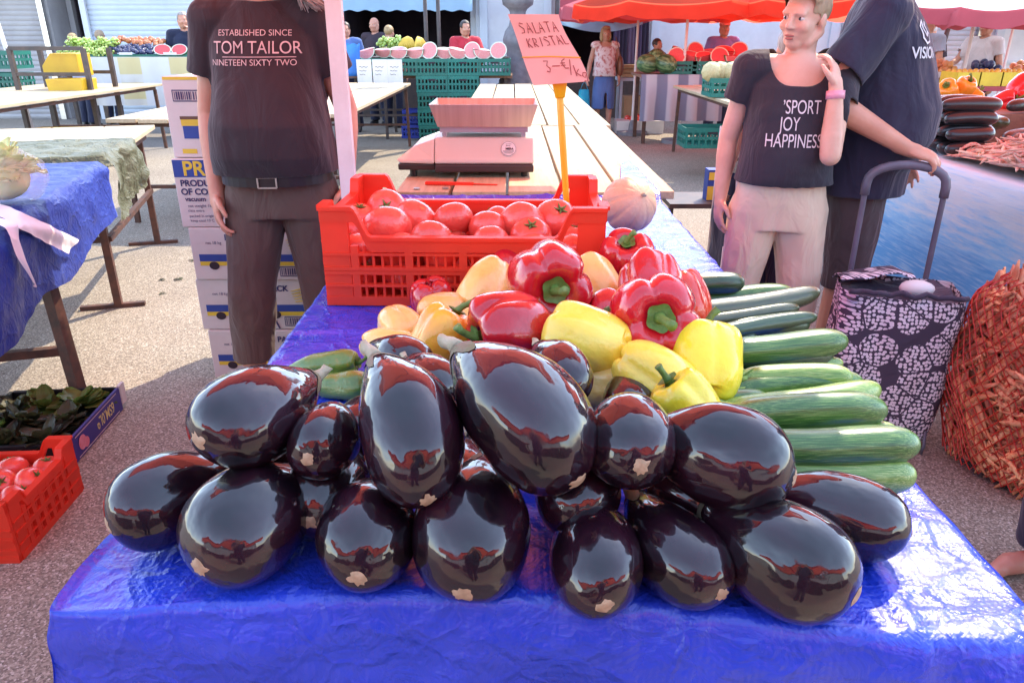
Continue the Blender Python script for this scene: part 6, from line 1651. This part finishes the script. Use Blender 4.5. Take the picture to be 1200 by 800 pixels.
# kiosks
def kiosk(label, x0, x1, y, h=2.45, front='wall', mt='wall_white', aw=None, awz=2.1, depth=3.0, name='kiosk'):
    t = thing(name, label, 'kiosk', ((x0 + x1) / 2, y, 0)); w = x1 - x0
    b = MB()
    b.box((0, depth, h / 2), (w, .1, h))
    for s in (-1, 1): b.box((s * (w / 2 - .05), depth / 2, h / 2), (.1, depth - .102, h))
    b.build('wall', MT[mt], t)
    r = MB(); r.box((0, depth / 2 - .15, h + .05), (w + .02, depth + .5, .1)); r.build('roof', MT['stone'], t)
    if front == 'shutter':
        s_ = MB(); hh = h - .32; n = int(hh / .085)
        def fn(u, v):
            z = hh * v; return V((-w / 2 + .12 + (w - .24) * u, .05 - .014 * abs(math.sin(PI * v * n)), z))
        s_.surf(fn, 2, n * 4); s_.build('shutter', MT['shutter_white' if mt == 'wall_white' else 'shutter_grey'], t)
        f = MB(); f.box((0, .02, h - .15), (w - .22, .16, .29)); f.build('shutter_box', MT[mt], t)
        for s in (-1, 1): f = MB(); f.box((s * (w / 2 - .09), -.025, h / 2 - .02), (.10, .06, h - .04)); f.build('jamb', MT['steel' if s > 0 else mt], t)
    elif front == 'wall':
        s_ = MB(); s_.box((0, .05, h / 2), (w - .21, .08, h - .01)); s_.build('front_wall', MT[mt], t)
        for s in (-1, 1): f = MB(); f.box((s * (w / 2 - .14), -.02, h / 2), (.14, .05, h - .02)); f.build('pilaster', MT['shutter_white'], t)
        f = MB(); f.box((0, -.02, 1.02), (w - .5, .04, .05)); f.build('ledge', MT['shutter_white'], t)
    else:
        b = MB(); b.box((0, depth - .08, h / 2), (w - .22, .04, h - .02)); b.box((0, depth / 2, .01), (w - .22, depth - .3, .02))
        for s in (-1, 1): b.box((s * (w / 2 - .12), depth / 2, h / 2), (.02, depth - .3, h - .03))
        b.build('interior', MT['dark_int'], t)
        c = MB(); c.box((0, .25, .45), (w - .3, .5, .9)); c.build('counter', MT['dark_metal'], t)
    if aw:
        a = MB(); a.surf(lambda u, v: V((-w / 2 + w * u, .02 - 1.15 * v, h - .05 - (h - awz - .05) * v - .03 * math.sin(PI * v))), 12, 8); a.build('awning', MT[aw], t, True)
        a = MB(); a.surf(lambda u, v: V((-w / 2 + w * u, -1.135 - .012 * v, awz + .008 - (.22 + .015 * math.sin(u * 60)) * v)), 60, 2); a.build('awning_valance', MT[aw], t, True)
        for s in (-1, 1): f = MB(); f.bar((s * (w / 2 - .06), .0, awz + .2), (s * (w / 2 - .06), -1.12, awz - .02), .025); f.build('awning_arm', MT['white_paint'], t)
    return t
KY = 14.6
kx = lambda px: PY(px, 45, KY).x
kiosk('grey shuttered kiosk at the far left edge', kx(-130), kx(62), KY, 2.45, 'shutter', 'shutter_grey')
kiosk('dark open kiosk in the gap between the two shuttered kiosks', kx(62.5), kx(99), KY + .6, 2.45, 'open', 'shutter_grey')
kiosk('white kiosk with pale blue roller shutter behind the grape stall', kx(99.5), kx(392), KY, 2.45, 'shutter', 'wall_white')
kiosk('open dark shop under a light blue awning behind the cut watermelons', kx(393), kx(557), KY + .3, 2.45, 'open', 'wall_white', 'awning_blue', 2.06)
kiosk('white walled kiosk behind the red shirted vendor', kx(558), kx(650), KY, 2.45, 'wall', 'wall_white')
kiosk('dark open clothes stall under a faded red awning behind the walking woman', kx(651), kx(757), KY + .2, 2.45, 'open', 'shutter_grey', 'awning_pink', 2.12)
kiosk('white kiosk behind the lilac shirted vendor', kx(758), kx(985), KY, 2.45, 'wall', 'wall_white')
kiosk('white shuttered kiosk behind the man in navy', kx(986), kx(1160), KY + .2, 2.45, 'shutter', 'wall_white')
kiosk('pale kiosk at the far right with a yellow awning', kx(1161), kx(1420), KY, 2.45, 'wall', 'wall_white', None)
MT['awning_yellow'] = canopy_mat('yellow_awning_cloth', (.80, .62, .10), .3)
b = MB(); x0, x1 = kx(1080), kx(1380)
b.surf(lambda u, v: V((x0 + (x1 - x0) * u, 13.2 - .9 * v, 2.35 - .55 * v - .04 * math.sin(PI * v))), 14, 6); b.surf(lambda u, v: V((x0 + (x1 - x0) * u, 12.29 - .01 * v, 1.80 - .16 * v)), 14, 2)
t = thing('awning', 'yellow awning strip at the far right behind the pink parasols', 'awning', (0, 0, 0)); b.build('cloth', MT['awning_yellow'], t, True)
for x in (x0 + .1, x1 - .1):
    f = MB(); f.tube([(x, 13.2, 0), (x, 13.2, 2.35)], .03, 8); f.build('post', MT['white_paint'], t)
for i in range(4):  # unseen row added to cover the pale skyline in eggplant reflections
    k_ = kiosk('unseen shuttered kiosk added far behind the photographer, number along the row not seen in the photo', -12 + 6 * i, -6.1 + 6 * i, -9.5, 2.9, 'shutter', 'shutter_grey'); k_['group'] = 'unseen kiosks added behind the photographer'
    k_.rotation_euler = (0, 0, PI); k_['label'] = 'unseen grey shuttered kiosk added in the row behind the photographer'
# light blue sheet hanging at the clothes stall
b = MB(); xa, xb = kx(655), kx(748)
b.surf(lambda u, v: V((xa * .92 + (xb - xa) * .95 * u, 13.35 - .10 * math.sin(u * 9), PY(700, 18, 13.35).z + .02 - (.16 + .12 * math.sin(PI * u)) * v)), 30, 4)
o = b.build('hanging_sheet', MT['awning_blue'], None, True); tag(o, 'light blue sheet sagging under the faded red awning', 'hanging sheet')
# hanging clothes
r_ = random.Random(5)
for i in range(9):
    px = 722 + i * 4.2; p = PY(px, 55, 14.0); w = .10
    o = thing('hanging_garment', 'dark garment hanging in a row at the clothes stall', 'garment', (p.x, 14.0 + .1 * (i % 2), 1.75), 0, 'garments at the clothes stall')
    b = MB(); b.surf(lambda u, v, w=w: V(((u - .5) * w * (1 + .5 * v), .02 * math.sin(u * 12), -.75 * v)), 8, 6); MT.setdefault('g%d' % (i % 3), pm('dark_garment_cloth', [(.10, .07, .14), (.16, .11, .18), (.04, .03, .06)][i % 3], None, 4, .9)); b.build('cloth', MT['g%d' % (i % 3)], o, True)
    b = MB(); b.tube([(0, 0, 0), (0, 0, .06)], .004, 5); b.build('hook', MT['dark_metal'], o)
# grape stall, left
GY = 11.6
gx = lambda px: PY(px, 66, GY).x
def checked():
    m, nt, b = nmat('yellow_white_checked_oilcloth'); ch = nd(nt, 'ShaderNodeTexChecker', {0: objco(nt), 'Scale': 4.2, 'Color1': (.66, .64, .60, 1), 'Color2': (.62, .47, .13, 1)})
    co = objco(nt); n = nd(nt, 'ShaderNodeTexNoise', {'Vector': co, 'Scale': 5.0}); sx = nd(nt, 'ShaderNodeSeparateXYZ', {0: co})
    st = nd(nt, 'ShaderNodeTexWave', {'Vector': co, 'Scale': .42}, wave_type='BANDS', bands_direction='X')
    col = mixc(nt, ramp(nt, st.outputs[0], [(.55, (0, 0, 0)), (.62, (.8, .8, .8))]), (.66, .66, .66), (.62, .50, .18))
    sz = nd(nt, 'ShaderNodeTexWave', {'Vector': co, 'Scale': .9}, wave_type='BANDS', bands_direction='Z')
    col = mixc(nt, ramp(nt, sz.outputs[0], [(.7, (0, 0, 0)), (.8, (.75, .75, .75))]), col, (.66, .66, .68))
    nt.links.new(col, b.inputs['Base Color']); b.inputs['Roughness'].default_value = .5; bump(nt, b, n.outputs[0], .3, .03); return m
MT['check'] = checked()
t = thing('market_table', 'table of the grape stall behind its yellow checked cloth', 'market table', ((gx(65) + gx(260)) / 2, GY + .5, 0)); wG = gx(260) - gx(65)
b = MB(); b.box((0, 0, 1.03), (wG, 1.0, .04)); b.build('tabletop', MT['board'], t)
for sx in (-1, 1):
    for sy in (-1, 1): b = MB(); b.bar((sx * (wG / 2 - .1), sy * .42, 0), (sx * (wG / 2 - .1), sy * .42, 1.01), .05); b.build('leg', MT['dark_metal'], t)
b = MB(); b.surf(lambda u, v: V((gx(98) + (gx(260) - gx(98)) * u, GY - .02 + .03 * math.sin(u * 40) * v, 1.17 - .68 * v)), 80, 8)
tag(b.build('tablecloth', MT['check'], None, True), 'white oilcloth with yellow checks hanging in front of the grape stall', 'tablecloth')
for i, px in enumerate((78, 112, 147, 182, 217)):
    simple_crate('dark green crate on the grape stall, %s' % ('under the left grapes', 'under the right grapes', 'under the blue plums', 'under the right plums', 'under the watermelon halves')[i], (gx(px), GY + .22, 1.052), .44, .36, .15, 'green_plastic')
r_ = random.Random(8)
for i in range(16):
    px = 76 + 48 * (i % 8) / 7; p = PY(px, 50 if i < 8 else 44, GY + .15)
    place('grape_cluster', GR[i % 3], (p.x, GY + .1 + .22 * (i // 8), 1.24 + .11 * (i // 8) + r_.uniform(-.02, .03)), r_.uniform(.9, 1.2), (r_.uniform(-.5, .5), 0, r_.uniform(0, 6)), 'cluster of green grapes heaped on the left stall', 'grapes', 'green grapes on the left stall')
sm1 = MB(); sm1.ell((0, 0, 0), (1, 1, .95), 8); PLM = sm1.mesh('plum', MT['plum'], True); PCH = sm1.mesh('peach', MT['peach'], True)
for i in range(90):
    px = r_.uniform(120, 178); dy = r_.random(); p = PY(px, 55, GY + .05)
    place('plum', PLM, (p.x, GY + .06 + .35 * dy, 1.215 + .10 * dy + r_.uniform(-.01, .015)), .032, (0, 0, 0), 'dark blue plum heaped between the grapes and the watermelon halves', 'plum', 'blue plums on the left stall')
for i in range(56):
    px = r_.uniform(126, 186); dy = r_.random(); p = PY(px, 42, GY + .4)
    place('peach', PCH, (p.x, GY + .40 + .2 * dy, 1.35 + .075 * dy + r_.uniform(-.01, .02) - .0012 * max(0, px - 150)), .038, (0, 0, r_.uniform(0, 6)), 'red peach on the raised row behind the plums', 'peach', 'red peaches on the left stall')
for i, px in enumerate((187, 207)):
    p = PY(px, 50, GY); place('watermelon_half', HALF, (p.x, GY + .05, 1.27), (.125, .11, .085), (rad(-28), 0, rad((8, -6)[i])), 'cut red watermelon half on the grape stall, %s' % ('the left one', 'the right one')[i], 'watermelon')
for i, px in enumerate((147, 199)):
    p = PY(px, 61, GY - .03); b = MB(); b.box((0, 0, 0), (.19, .004, .035)); o = b.build('price_tag', MT['paper']); o.location = (p.x, GY - .035, 1.215); tag(o, 'white price tag strip %s' % ('below the blue plums', 'below the watermelon halves')[i], 'price tag')
# metal frame with yellow crates, far left
t = thing('metal_frame', 'dark steel stall frame holding yellow crates behind the long plank table', 'stall frame', (PY(60, 70, 9.4).x, 9.4, 0))
xa, xb = -.47, .40; zt = PY(60, 57, 9.4).z
for x in (xa, xb):
    for y in (0, .6): b = MB(); b.bar((x, y, 0), (x, y, zt), .05); b.build('post', MT['dark_metal'], t)
b = MB(); b.bar((xa, 0, zt), (xb, 0, zt), .045); b.bar((xa, 0, 1.03), (xb, 0, 1.03), .04); b.bar((xa, .6, 1.03), (xb, .6, 1.03), .04); b.bar((xa, 0, zt - .001), (xa, .6, zt - .001), .04); b.build('crossbar', MT['dark_metal'], t)
p = PY(77, 90, 9.6)
b = MB(); b.prism([(-.22, 0), (.22, 0), (.22, .26), (-.10, .26), (-.22, .12)], Matrix.Translation((p.x, 9.85, 1.00)) @ Matrix.Rotation(PI / 2, 4, 'X'), .32)
o = b.build('yellow_box', MT['yellow_plastic'], None, False, .01); tag(o, 'yellow plastic box with slanted end standing in the dark steel frame', 'box')
b = MB(); b.prism([(-.2, 0), (.2, 0), (.22, .2), (-.22, .2)], Matrix.Translation((PY(75, 92, 9.3).x, 9.62, .78)) @ Matrix.Rotation(PI / 2, 4, 'X'), .34)
o = b.build('yellow_box', MT['yellow_plastic'], None, False, .01); tag(o, 'yellow plastic box below the slanted one, half hidden by the plank table', 'box')
b = MB(); b.prism([(-.24, 0), (.24, 0), (.26, .22), (-.26, .22)], Matrix.Translation((PY(66, 135, 8.9).x, 9.0, .25)) @ Matrix.Rotation(PI / 2, 4, 'X'), .36)
o = b.build('yellow_box', MT['yellow_plastic'], None, False, .01); tag(o, 'yellow plastic box on the ground under the long plank table', 'box')
q = PY(35, 150, 7.6); t = thing('tub', 'round black tub lying on its side under the long plank table', 'tub', (q.x, 7.6, .30)); b = MB(); b.tube([(0, -.25, 0), (0, .25, 0)], [.30, .26], 28); b.build('body', MT['black'], t, bevel=.01)
b = MB(); b.tube([(.0 + .305 * math.cos(a * PI / 14), -.25, .305 * math.sin(a * PI / 14)) for a in range(29)], .014, 6); b.build('rim', MT['dark_metal'], t, True)
for i, (px, z, mt, nm_) in enumerate(((8, 1.05, 'green_plastic', 'upper green crate at the far left edge'), (6, .78, 'green_plastic', 'lower green crate at the far left edge'))): simple_crate(nm_, (PY(px, 80, 10.6).x, 10.6, z), .5, .4, .22, mt)
t = thing('market_table', 'low far left table under the green crates', 'market table', (PY(6, 80, 10.6).x, 10.65, 0)); b = MB(); b.box((0, 0, .75), (1.2, .7, .05)); b.build('tabletop', MT['board'], t)
for sx in (-.5, .5): b = MB(); b.bar((sx, 0, 0), (sx, 0, .73), .05); b.build('leg', MT['dark_metal'], t)
p = PY(8, 60, 11.0); b = MB(); b.tube([(p.x - .1, 11, 2.3), (p.x + .12, 11, 0)], .03, 8); tag(b.build('pole', MT['white_paint'], None, True), 'slanting pale pole at the far left edge', 'pole')

# melon stall, right of centre
MY = 11.0
mx = lambda px: PY(px, 80, MY).x
t = thing('market_table', 'table of the red melon stall hung with striped cloth', 'market table', ((mx(752) + mx(905)) / 2, MY + .5, 0)); wM = mx(905) - mx(752)
b = MB(); b.box((0, 0, .93), (wM, .95, .04)); b.build('tabletop', MT['board'], t)
for sx in (-1, 1):
    for sy in (-1, 1): b = MB(); b.bar((sx * (wM / 2 - .1), sy * .4, 0), (sx * (wM / 2 - .1), sy * .4, .91), .05); b.build('leg', MT['rust'], t)
m, nt, bb_ = nmat('striped_cloth'); wv = nd(nt, 'ShaderNodeTexWave', {'Vector': objco(nt), 'Scale': 1.05, 'Distortion': .8}, wave_type='BANDS', bands_direction='X')
nt.links.new(ramp(nt, wv.outputs[0], [(.38, (.16, .16, .22)), (.6, (.40, .39, .42))]), bb_.inputs['Base Color']); bb_.inputs['Roughness'].default_value = .8; MT['stripe'] = m
b = MB(); b.surf(lambda u, v: V((mx(752) + (mx(850) - mx(752)) * u, MY - .02 - .05 * v - .05 * math.sin(u * 22) * v, .955 - .62 * v)), 70, 8)
tag(b.build('striped_cloth', MT['stripe'], None, True), 'grey and white striped cloth hanging from the red melon stall', 'tablecloth')
for i, px in enumerate((800, 832, 864)):
    simple_crate('dark green crate under the red melon pieces, %s of three' % ('left', 'middle', 'right')[i], (mx(px), MY + .3, .955), .44, .4, .17, 'green_plastic')
for i in range(11):
    px = 796 + i * 8.6; p = PY(px, 68 - 4 * (i % 2), MY); me = HALF if i % 3 == 0 else WEDR[i % 3]
    place('watermelon_piece', me, (p.x, MY + .2 + .14 * (i % 2), 1.19 + .07 * (i % 2)), .13, ((rad(RD.uniform(-20, 20)), rad(RD.uniform(15, 45)), rad(90 + RD.uniform(-30, 30))) if me is not HALF else (rad(-25), 0, rad(RD.uniform(-25, 25)))), 'red cut watermelon piece at the lilac shirted vendor\u2019s stall', 'watermelon', 'cut watermelons at the melon stall')
def whole():
    mb = MB(); mb.ell((0, 0, 0), (1.25, 1, .95), 24); return mb.mesh('whole_melon', MT['melon_stripe'], True)
m, nt, bb_ = nmat('striped_watermelon_rind'); wv = nd(nt, 'ShaderNodeTexNoise', {'Vector': objco(nt, (.5, 5, 5)), 'Scale': .9, 'Detail': 4.0})
nt.links.new(ramp(nt, wv.outputs[0], [(.4, (.02, .08, .03)), (.7, (.22, .34, .15))]), bb_.inputs['Base Color']); bb_.inputs['Roughness'].default_value = .35; MT['melon_stripe'] = m
WH = whole()
for i, (px, py, ly) in enumerate(((762, 71, 0), (774, 66, .1), (783, 74, -.05))):
    p = PY(px, py, MY); place('watermelon', WH, (p.x, MY + .2 + ly, 1.09 + (.07 if i == 1 else 0)), .135, (0, RD.uniform(-.3, .3), .4 + i), 'whole striped watermelon at the end of the melon stall, %s' % ('leftmost', 'topmost', 'rightmost')[i], 'watermelon')
PX_R = 8.4
simple_crate('green crate of pale melons on the plank table behind the woman', (PY(852, 100, PX_R).x + .08, PX_R, T + .004), .60, .42, .19, 'green_plastic')
simple_crate('green crate on the ground beneath the plank table behind the woman', (PY(830, 125, PX_R + .3).x, PX_R + .2, .30), .60, .42, .22, 'green_plastic')
b = MB(); b.surf(lambda u, v: V((math.cos(2 * PI * u) * math.sin(PI * v) * (1 - .05 * abs(math.sin(5 * 2 * PI * u))), math.sin(2 * PI * u) * math.sin(PI * v) * (1 - .05 * abs(math.sin(10 * PI * u))), math.cos(PI * v) * 1.0)), 60, 20, True); PM = b.mesh('pale_melon', MT['melon_pale'], True)
for i in range(5):
    p = PY(830 + 12 * i, 84 - (i % 2), PX_R); place('pale_melon', PM, (p.x + .02, PX_R - .05 + .05 * (i % 2), T + .25), .105, (rad(80), rad(10 * i), 0), 'ribbed pale yellow melon in the green crate behind the woman', 'melon', 'pale melons in the green crate')
q = PY(836, 205, 4.9); t = thing('box', 'small blue and yellow printed box on the ground beyond the woman\u2019s arm', 'box', (q.x, 4.9, .45))
b = MB(); b.box((0, 0, .1), (.09, .10, .20)); b.build('box', MT['carton_blue'], t); b = MB(); b.box((0, -.052, .05), (.088, .003, .09)); b.box((-.02, -.052, .16), (.04, .003, .05)); b.build('print', MT['carton_yellow'], t)
b = MB(); b.box((q.x, 4.95, .435), (.6, .4, .03)); 
for sx in (-.25, .25): b.bar((q.x + sx, 4.95, 0), (q.x + sx, 4.95, .42), .03)
tag(b.build('stool', MT['dark_metal']), 'low dark stool holding the small blue and yellow box', 'stool')
# clothes stall low table
p = PY(738, 92, 13.0); t = thing('market_table', 'small blue edged table with boxes beside the walking woman', 'market table', (p.x + .1, 13.0, 0)); b = MB(); b.box((0, 0, .80), (.62, .5, .05)); b.build('tabletop', MT['shutter_white'], t)
for sx in (-.26, .26):
    for sy in (-.2, .2): b = MB(); b.bar((sx, sy, 0), (sx, sy, .78), .04); b.build('leg', MT['shutter_white'], t)
b = MB(); b.box((p.x + .1, 12.9, .32), (.42, .3, .44)); tag(b.build('cardboard_box', MT['brown_card'], None, False, .004), 'brown cardboard box beneath the small table by the walking woman', 'box')
b = MB(); b.box((p.x + .1, 12.45, .10), (.75, .4, .20)); tag(b.build('low_box', MT['carton'], None, False, .004), 'low pale box of red goods on the ground by the small table', 'box')
b = lumps(40, .22, .05, 3, .25, 6); o = b.build('red_goods', MT['tomato'], None, True); o.location = (p.x + .1, 12.45, .21); tag(o, 'red fruit filling the low pale box on the ground', 'fruit', None, 'stuff')
b = MB()
for k in range(3): b.box((p.x + .05 + .01 * k, 12.95, .86 + .065 * k), (.42, .32, .055))
tag(b.build('tray_pile', MT['melon_pale'], None, False, .004), 'pile of shallow beige trays on the small table', 'trays')
b = MB(); b.tube([(PY(654, 10, 12.9).x, 12.9, 0), (PY(654, 10, 12.9).x, 12.9, 2.5)], .03, 8); tag(b.build('pole', MT['dark_metal'], None, True), 'dark pole rising behind the price card', 'pole')
# far right stall
FY = 9.0
fx_ = lambda px: PY(px, 95, FY).x
t = thing('market_table', 'red edged table with open boxes of yellow fruit at the far right', 'market table', ((fx_(1095) + fx_(1290)) / 2, FY + .4, 0)); wF = fx_(1290) - fx_(1095)
b = MB(); b.box((0, 0, .89), (wF, .9, .05)); b.build('tabletop', MT['awning_pink'], t)
for sx in (-1, 1):
    for sy in (-1, 1): b = MB(); b.bar((sx * (wF / 2 - .1), sy * .4, 0), (sx * (wF / 2 - .1), sy * .4, .87), .05); b.build('leg', MT['rust'], t)
sm2 = MB(); sm2.ell((0, 0, 0), (1, 1, .95), 10); YF = sm2.mesh('yellow_fruit', MT['orange_pep'], True)
for i, px in enumerate((1136, 1162, 1188, 1214)):
    t = thing('fruit_box', 'open yellow cardboard box of fruit on the far right table, %s' % ('first from the left', 'second from the left', 'third from the left', 'fourth from the left')[i], 'fruit box', (fx_(px), FY + .2, .917))
    b = MB(); w, d, h = .27, .36, .15
    b.box((0, 0, .006), (w, d, .01))
    for s in (-1, 1): b.box((0, s * d / 2, h / 2), (w, .008, h)); b.box((s * w / 2, 0, h / 2), (.008, d - .012, h))
    b.build('box', MT['carton_yellow' if i < 3 else 'carton'], t)
    for k in range(12): place('yellow_fruit', YF, (fx_(px) - .09 + .06 * (k % 4), FY + .08 + .11 * (k // 4), 1.055 + .01 * (k % 2)), .036, (0, 0, 0), 'yellow fruit in an open box on the far right table', 'fruit', 'yellow fruit in the far right boxes')
t = thing('market_table', 'far right table where the blue grey shirted man works', 'market table', (6.1, 10.0, 0)); b = MB(); b.box((0, .2, 1.0), (1.9, .7, .06)); b.build('tabletop', MT['carton'], t)
for sx in (-.85, .85): b = MB(); b.bar((sx, .2, 0), (sx, .2, .97), .06); b.build('leg', MT['rust'], t)
LG = [lumps(30, .16, .04, 30 + i, .5, 7).mesh('produce_pile', MT[k_], True) for i, k_ in enumerate(('peach', 'plum', 'peach'))]
for i in range(3): place('produce_pile', LG[i], (5.5 + .55 * i, 10.1, 1.07), 1.1, (0, 0, i), 'small pile of %s produce in front of the blue grey shirted man' % ('reddish', 'dark blue', 'orange red')[i], 'produce', None)
p = PY(1106, 40, 11.8); b = MB(); b.tube([(p.x - .1, 11.8, 0), (p.x + .12, 11.8, 2.3)], .035, 8); tag(b.build('pole', MT['dark_metal'], None, True), 'dark leaning pole between the far right shoppers', 'pole')
LS = leafy(77, 3, .05, 'leaf_dark', .15)
r_ = random.Random(4)
for i in range(16):
    x, y = r_.choice(((r_.uniform(-2.4, -1.2), r_.uniform(2.9, 6)), (r_.uniform(.9, 2.0), r_.uniform(2.8, 9)), (r_.uniform(1.0, 1.6), r_.uniform(1.8, 2.3))))
    place('leaf_scrap', LS, (x, y, .006), r_.uniform(.5, 1.1), (0, 0, r_.uniform(0, 6)), 'trampled scrap of leaf on the asphalt', 'leaf scrap', 'leaf scraps on the ground')
# far parasols
for lb, px, py, y, r, mt, ro in (('far red parasol over the red melon stall, nearest the price card', 806, 23, 11.2, 1.60, 'canopy', .1), ('faded pink parasol left of the bright red one in the distance', 748, 24, 12.2, 1.25, 'awning_pink', .39), ('red parasol in the distance behind the woman\u2019s head', 930, 22, 10.6, 1.30, 'canopy', .2), ('pale pink and white parasol in the distance at the upper right', 1142, 27, 9.9, 1.10, 'canopy_white', .3), ('small red parasol far off between the pink parasols at upper right', 1100, 18, 12.6, 1.3, 'canopy', .5), ('red parasol far off at the upper right corner', 1192, 14, 12.9, 1.3, 'canopy', .05), ('faded red parasol cut by the upper right edge', 1222, 31, 9.0, 1.05, 'canopy_white', .15)):
    p = PY(px, py, y); parasol(lb, p.x, y, r, p.z + .19, p.z + .19 + r * .34, (mt, 'canopy' if mt == 'canopy' else 'awning_pink'), 8, ro, 'round', .17)
r_ = random.Random(3)

# ---------------------------------------------------------------- light, sky, camera
SUN_AZ, SUN_EL = rad(33), rad(48)
sd = V((math.sin(SUN_AZ) * math.cos(SUN_EL), math.cos(SUN_AZ) * math.cos(SUN_EL), math.sin(SUN_EL)))
L = bpy.data.lights.new('sun', 'SUN'); L.energy = 7.2; L.angle = rad(.55); L.color = (1, .87, .66)
lo = bpy.data.objects.new('sun', L); COL.objects.link(lo); lo.rotation_mode = 'QUATERNION'; lo.rotation_quaternion = sd.to_track_quat('Z', 'Y'); lo.location = sd * 30
wd = bpy.data.worlds.new('World'); scn.world = wd; wd.use_nodes = True
nt = wd.node_tree; bg = nt.nodes['Background']
sk = nd(nt, 'ShaderNodeTexSky'); sk.sky_type = 'NISHITA'; sk.sun_disc = False; sk.sun_elevation = SUN_EL; sk.sun_rotation = SUN_AZ; sk.dust_density = .25; sk.ozone_density = 3.0
nt.links.new(nd(nt, 'ShaderNodeHueSaturation', {'Saturation': .75, 'Color': sk.outputs[0]}).outputs[0], bg.inputs[0]); bg.inputs[1].default_value = .84
cam = bpy.data.cameras.new('camera'); co = bpy.data.objects.new('camera', cam); COL.objects.link(co)
co.location = (0, 0, CAM_H); co.rotation_euler = (PI / 2 - PITCH, 0, 0)
cam.sensor_width = 36; cam.lens = 36 * FPX / 1200; cam.clip_start = .02; cam.clip_end = 500
scn.camera = co
scn.view_settings.view_transform = 'Standard'; scn.view_settings.look = 'None'; scn.view_settings.exposure = 0; scn.view_settings.gamma = 1
scn.render.engine = 'CYCLES'; scn.cycles.max_bounces = 8; scn.cycles.transmission_bounces = 6; scn.cycles.caustics_reflective = False; scn.cycles.caustics_refractive = False
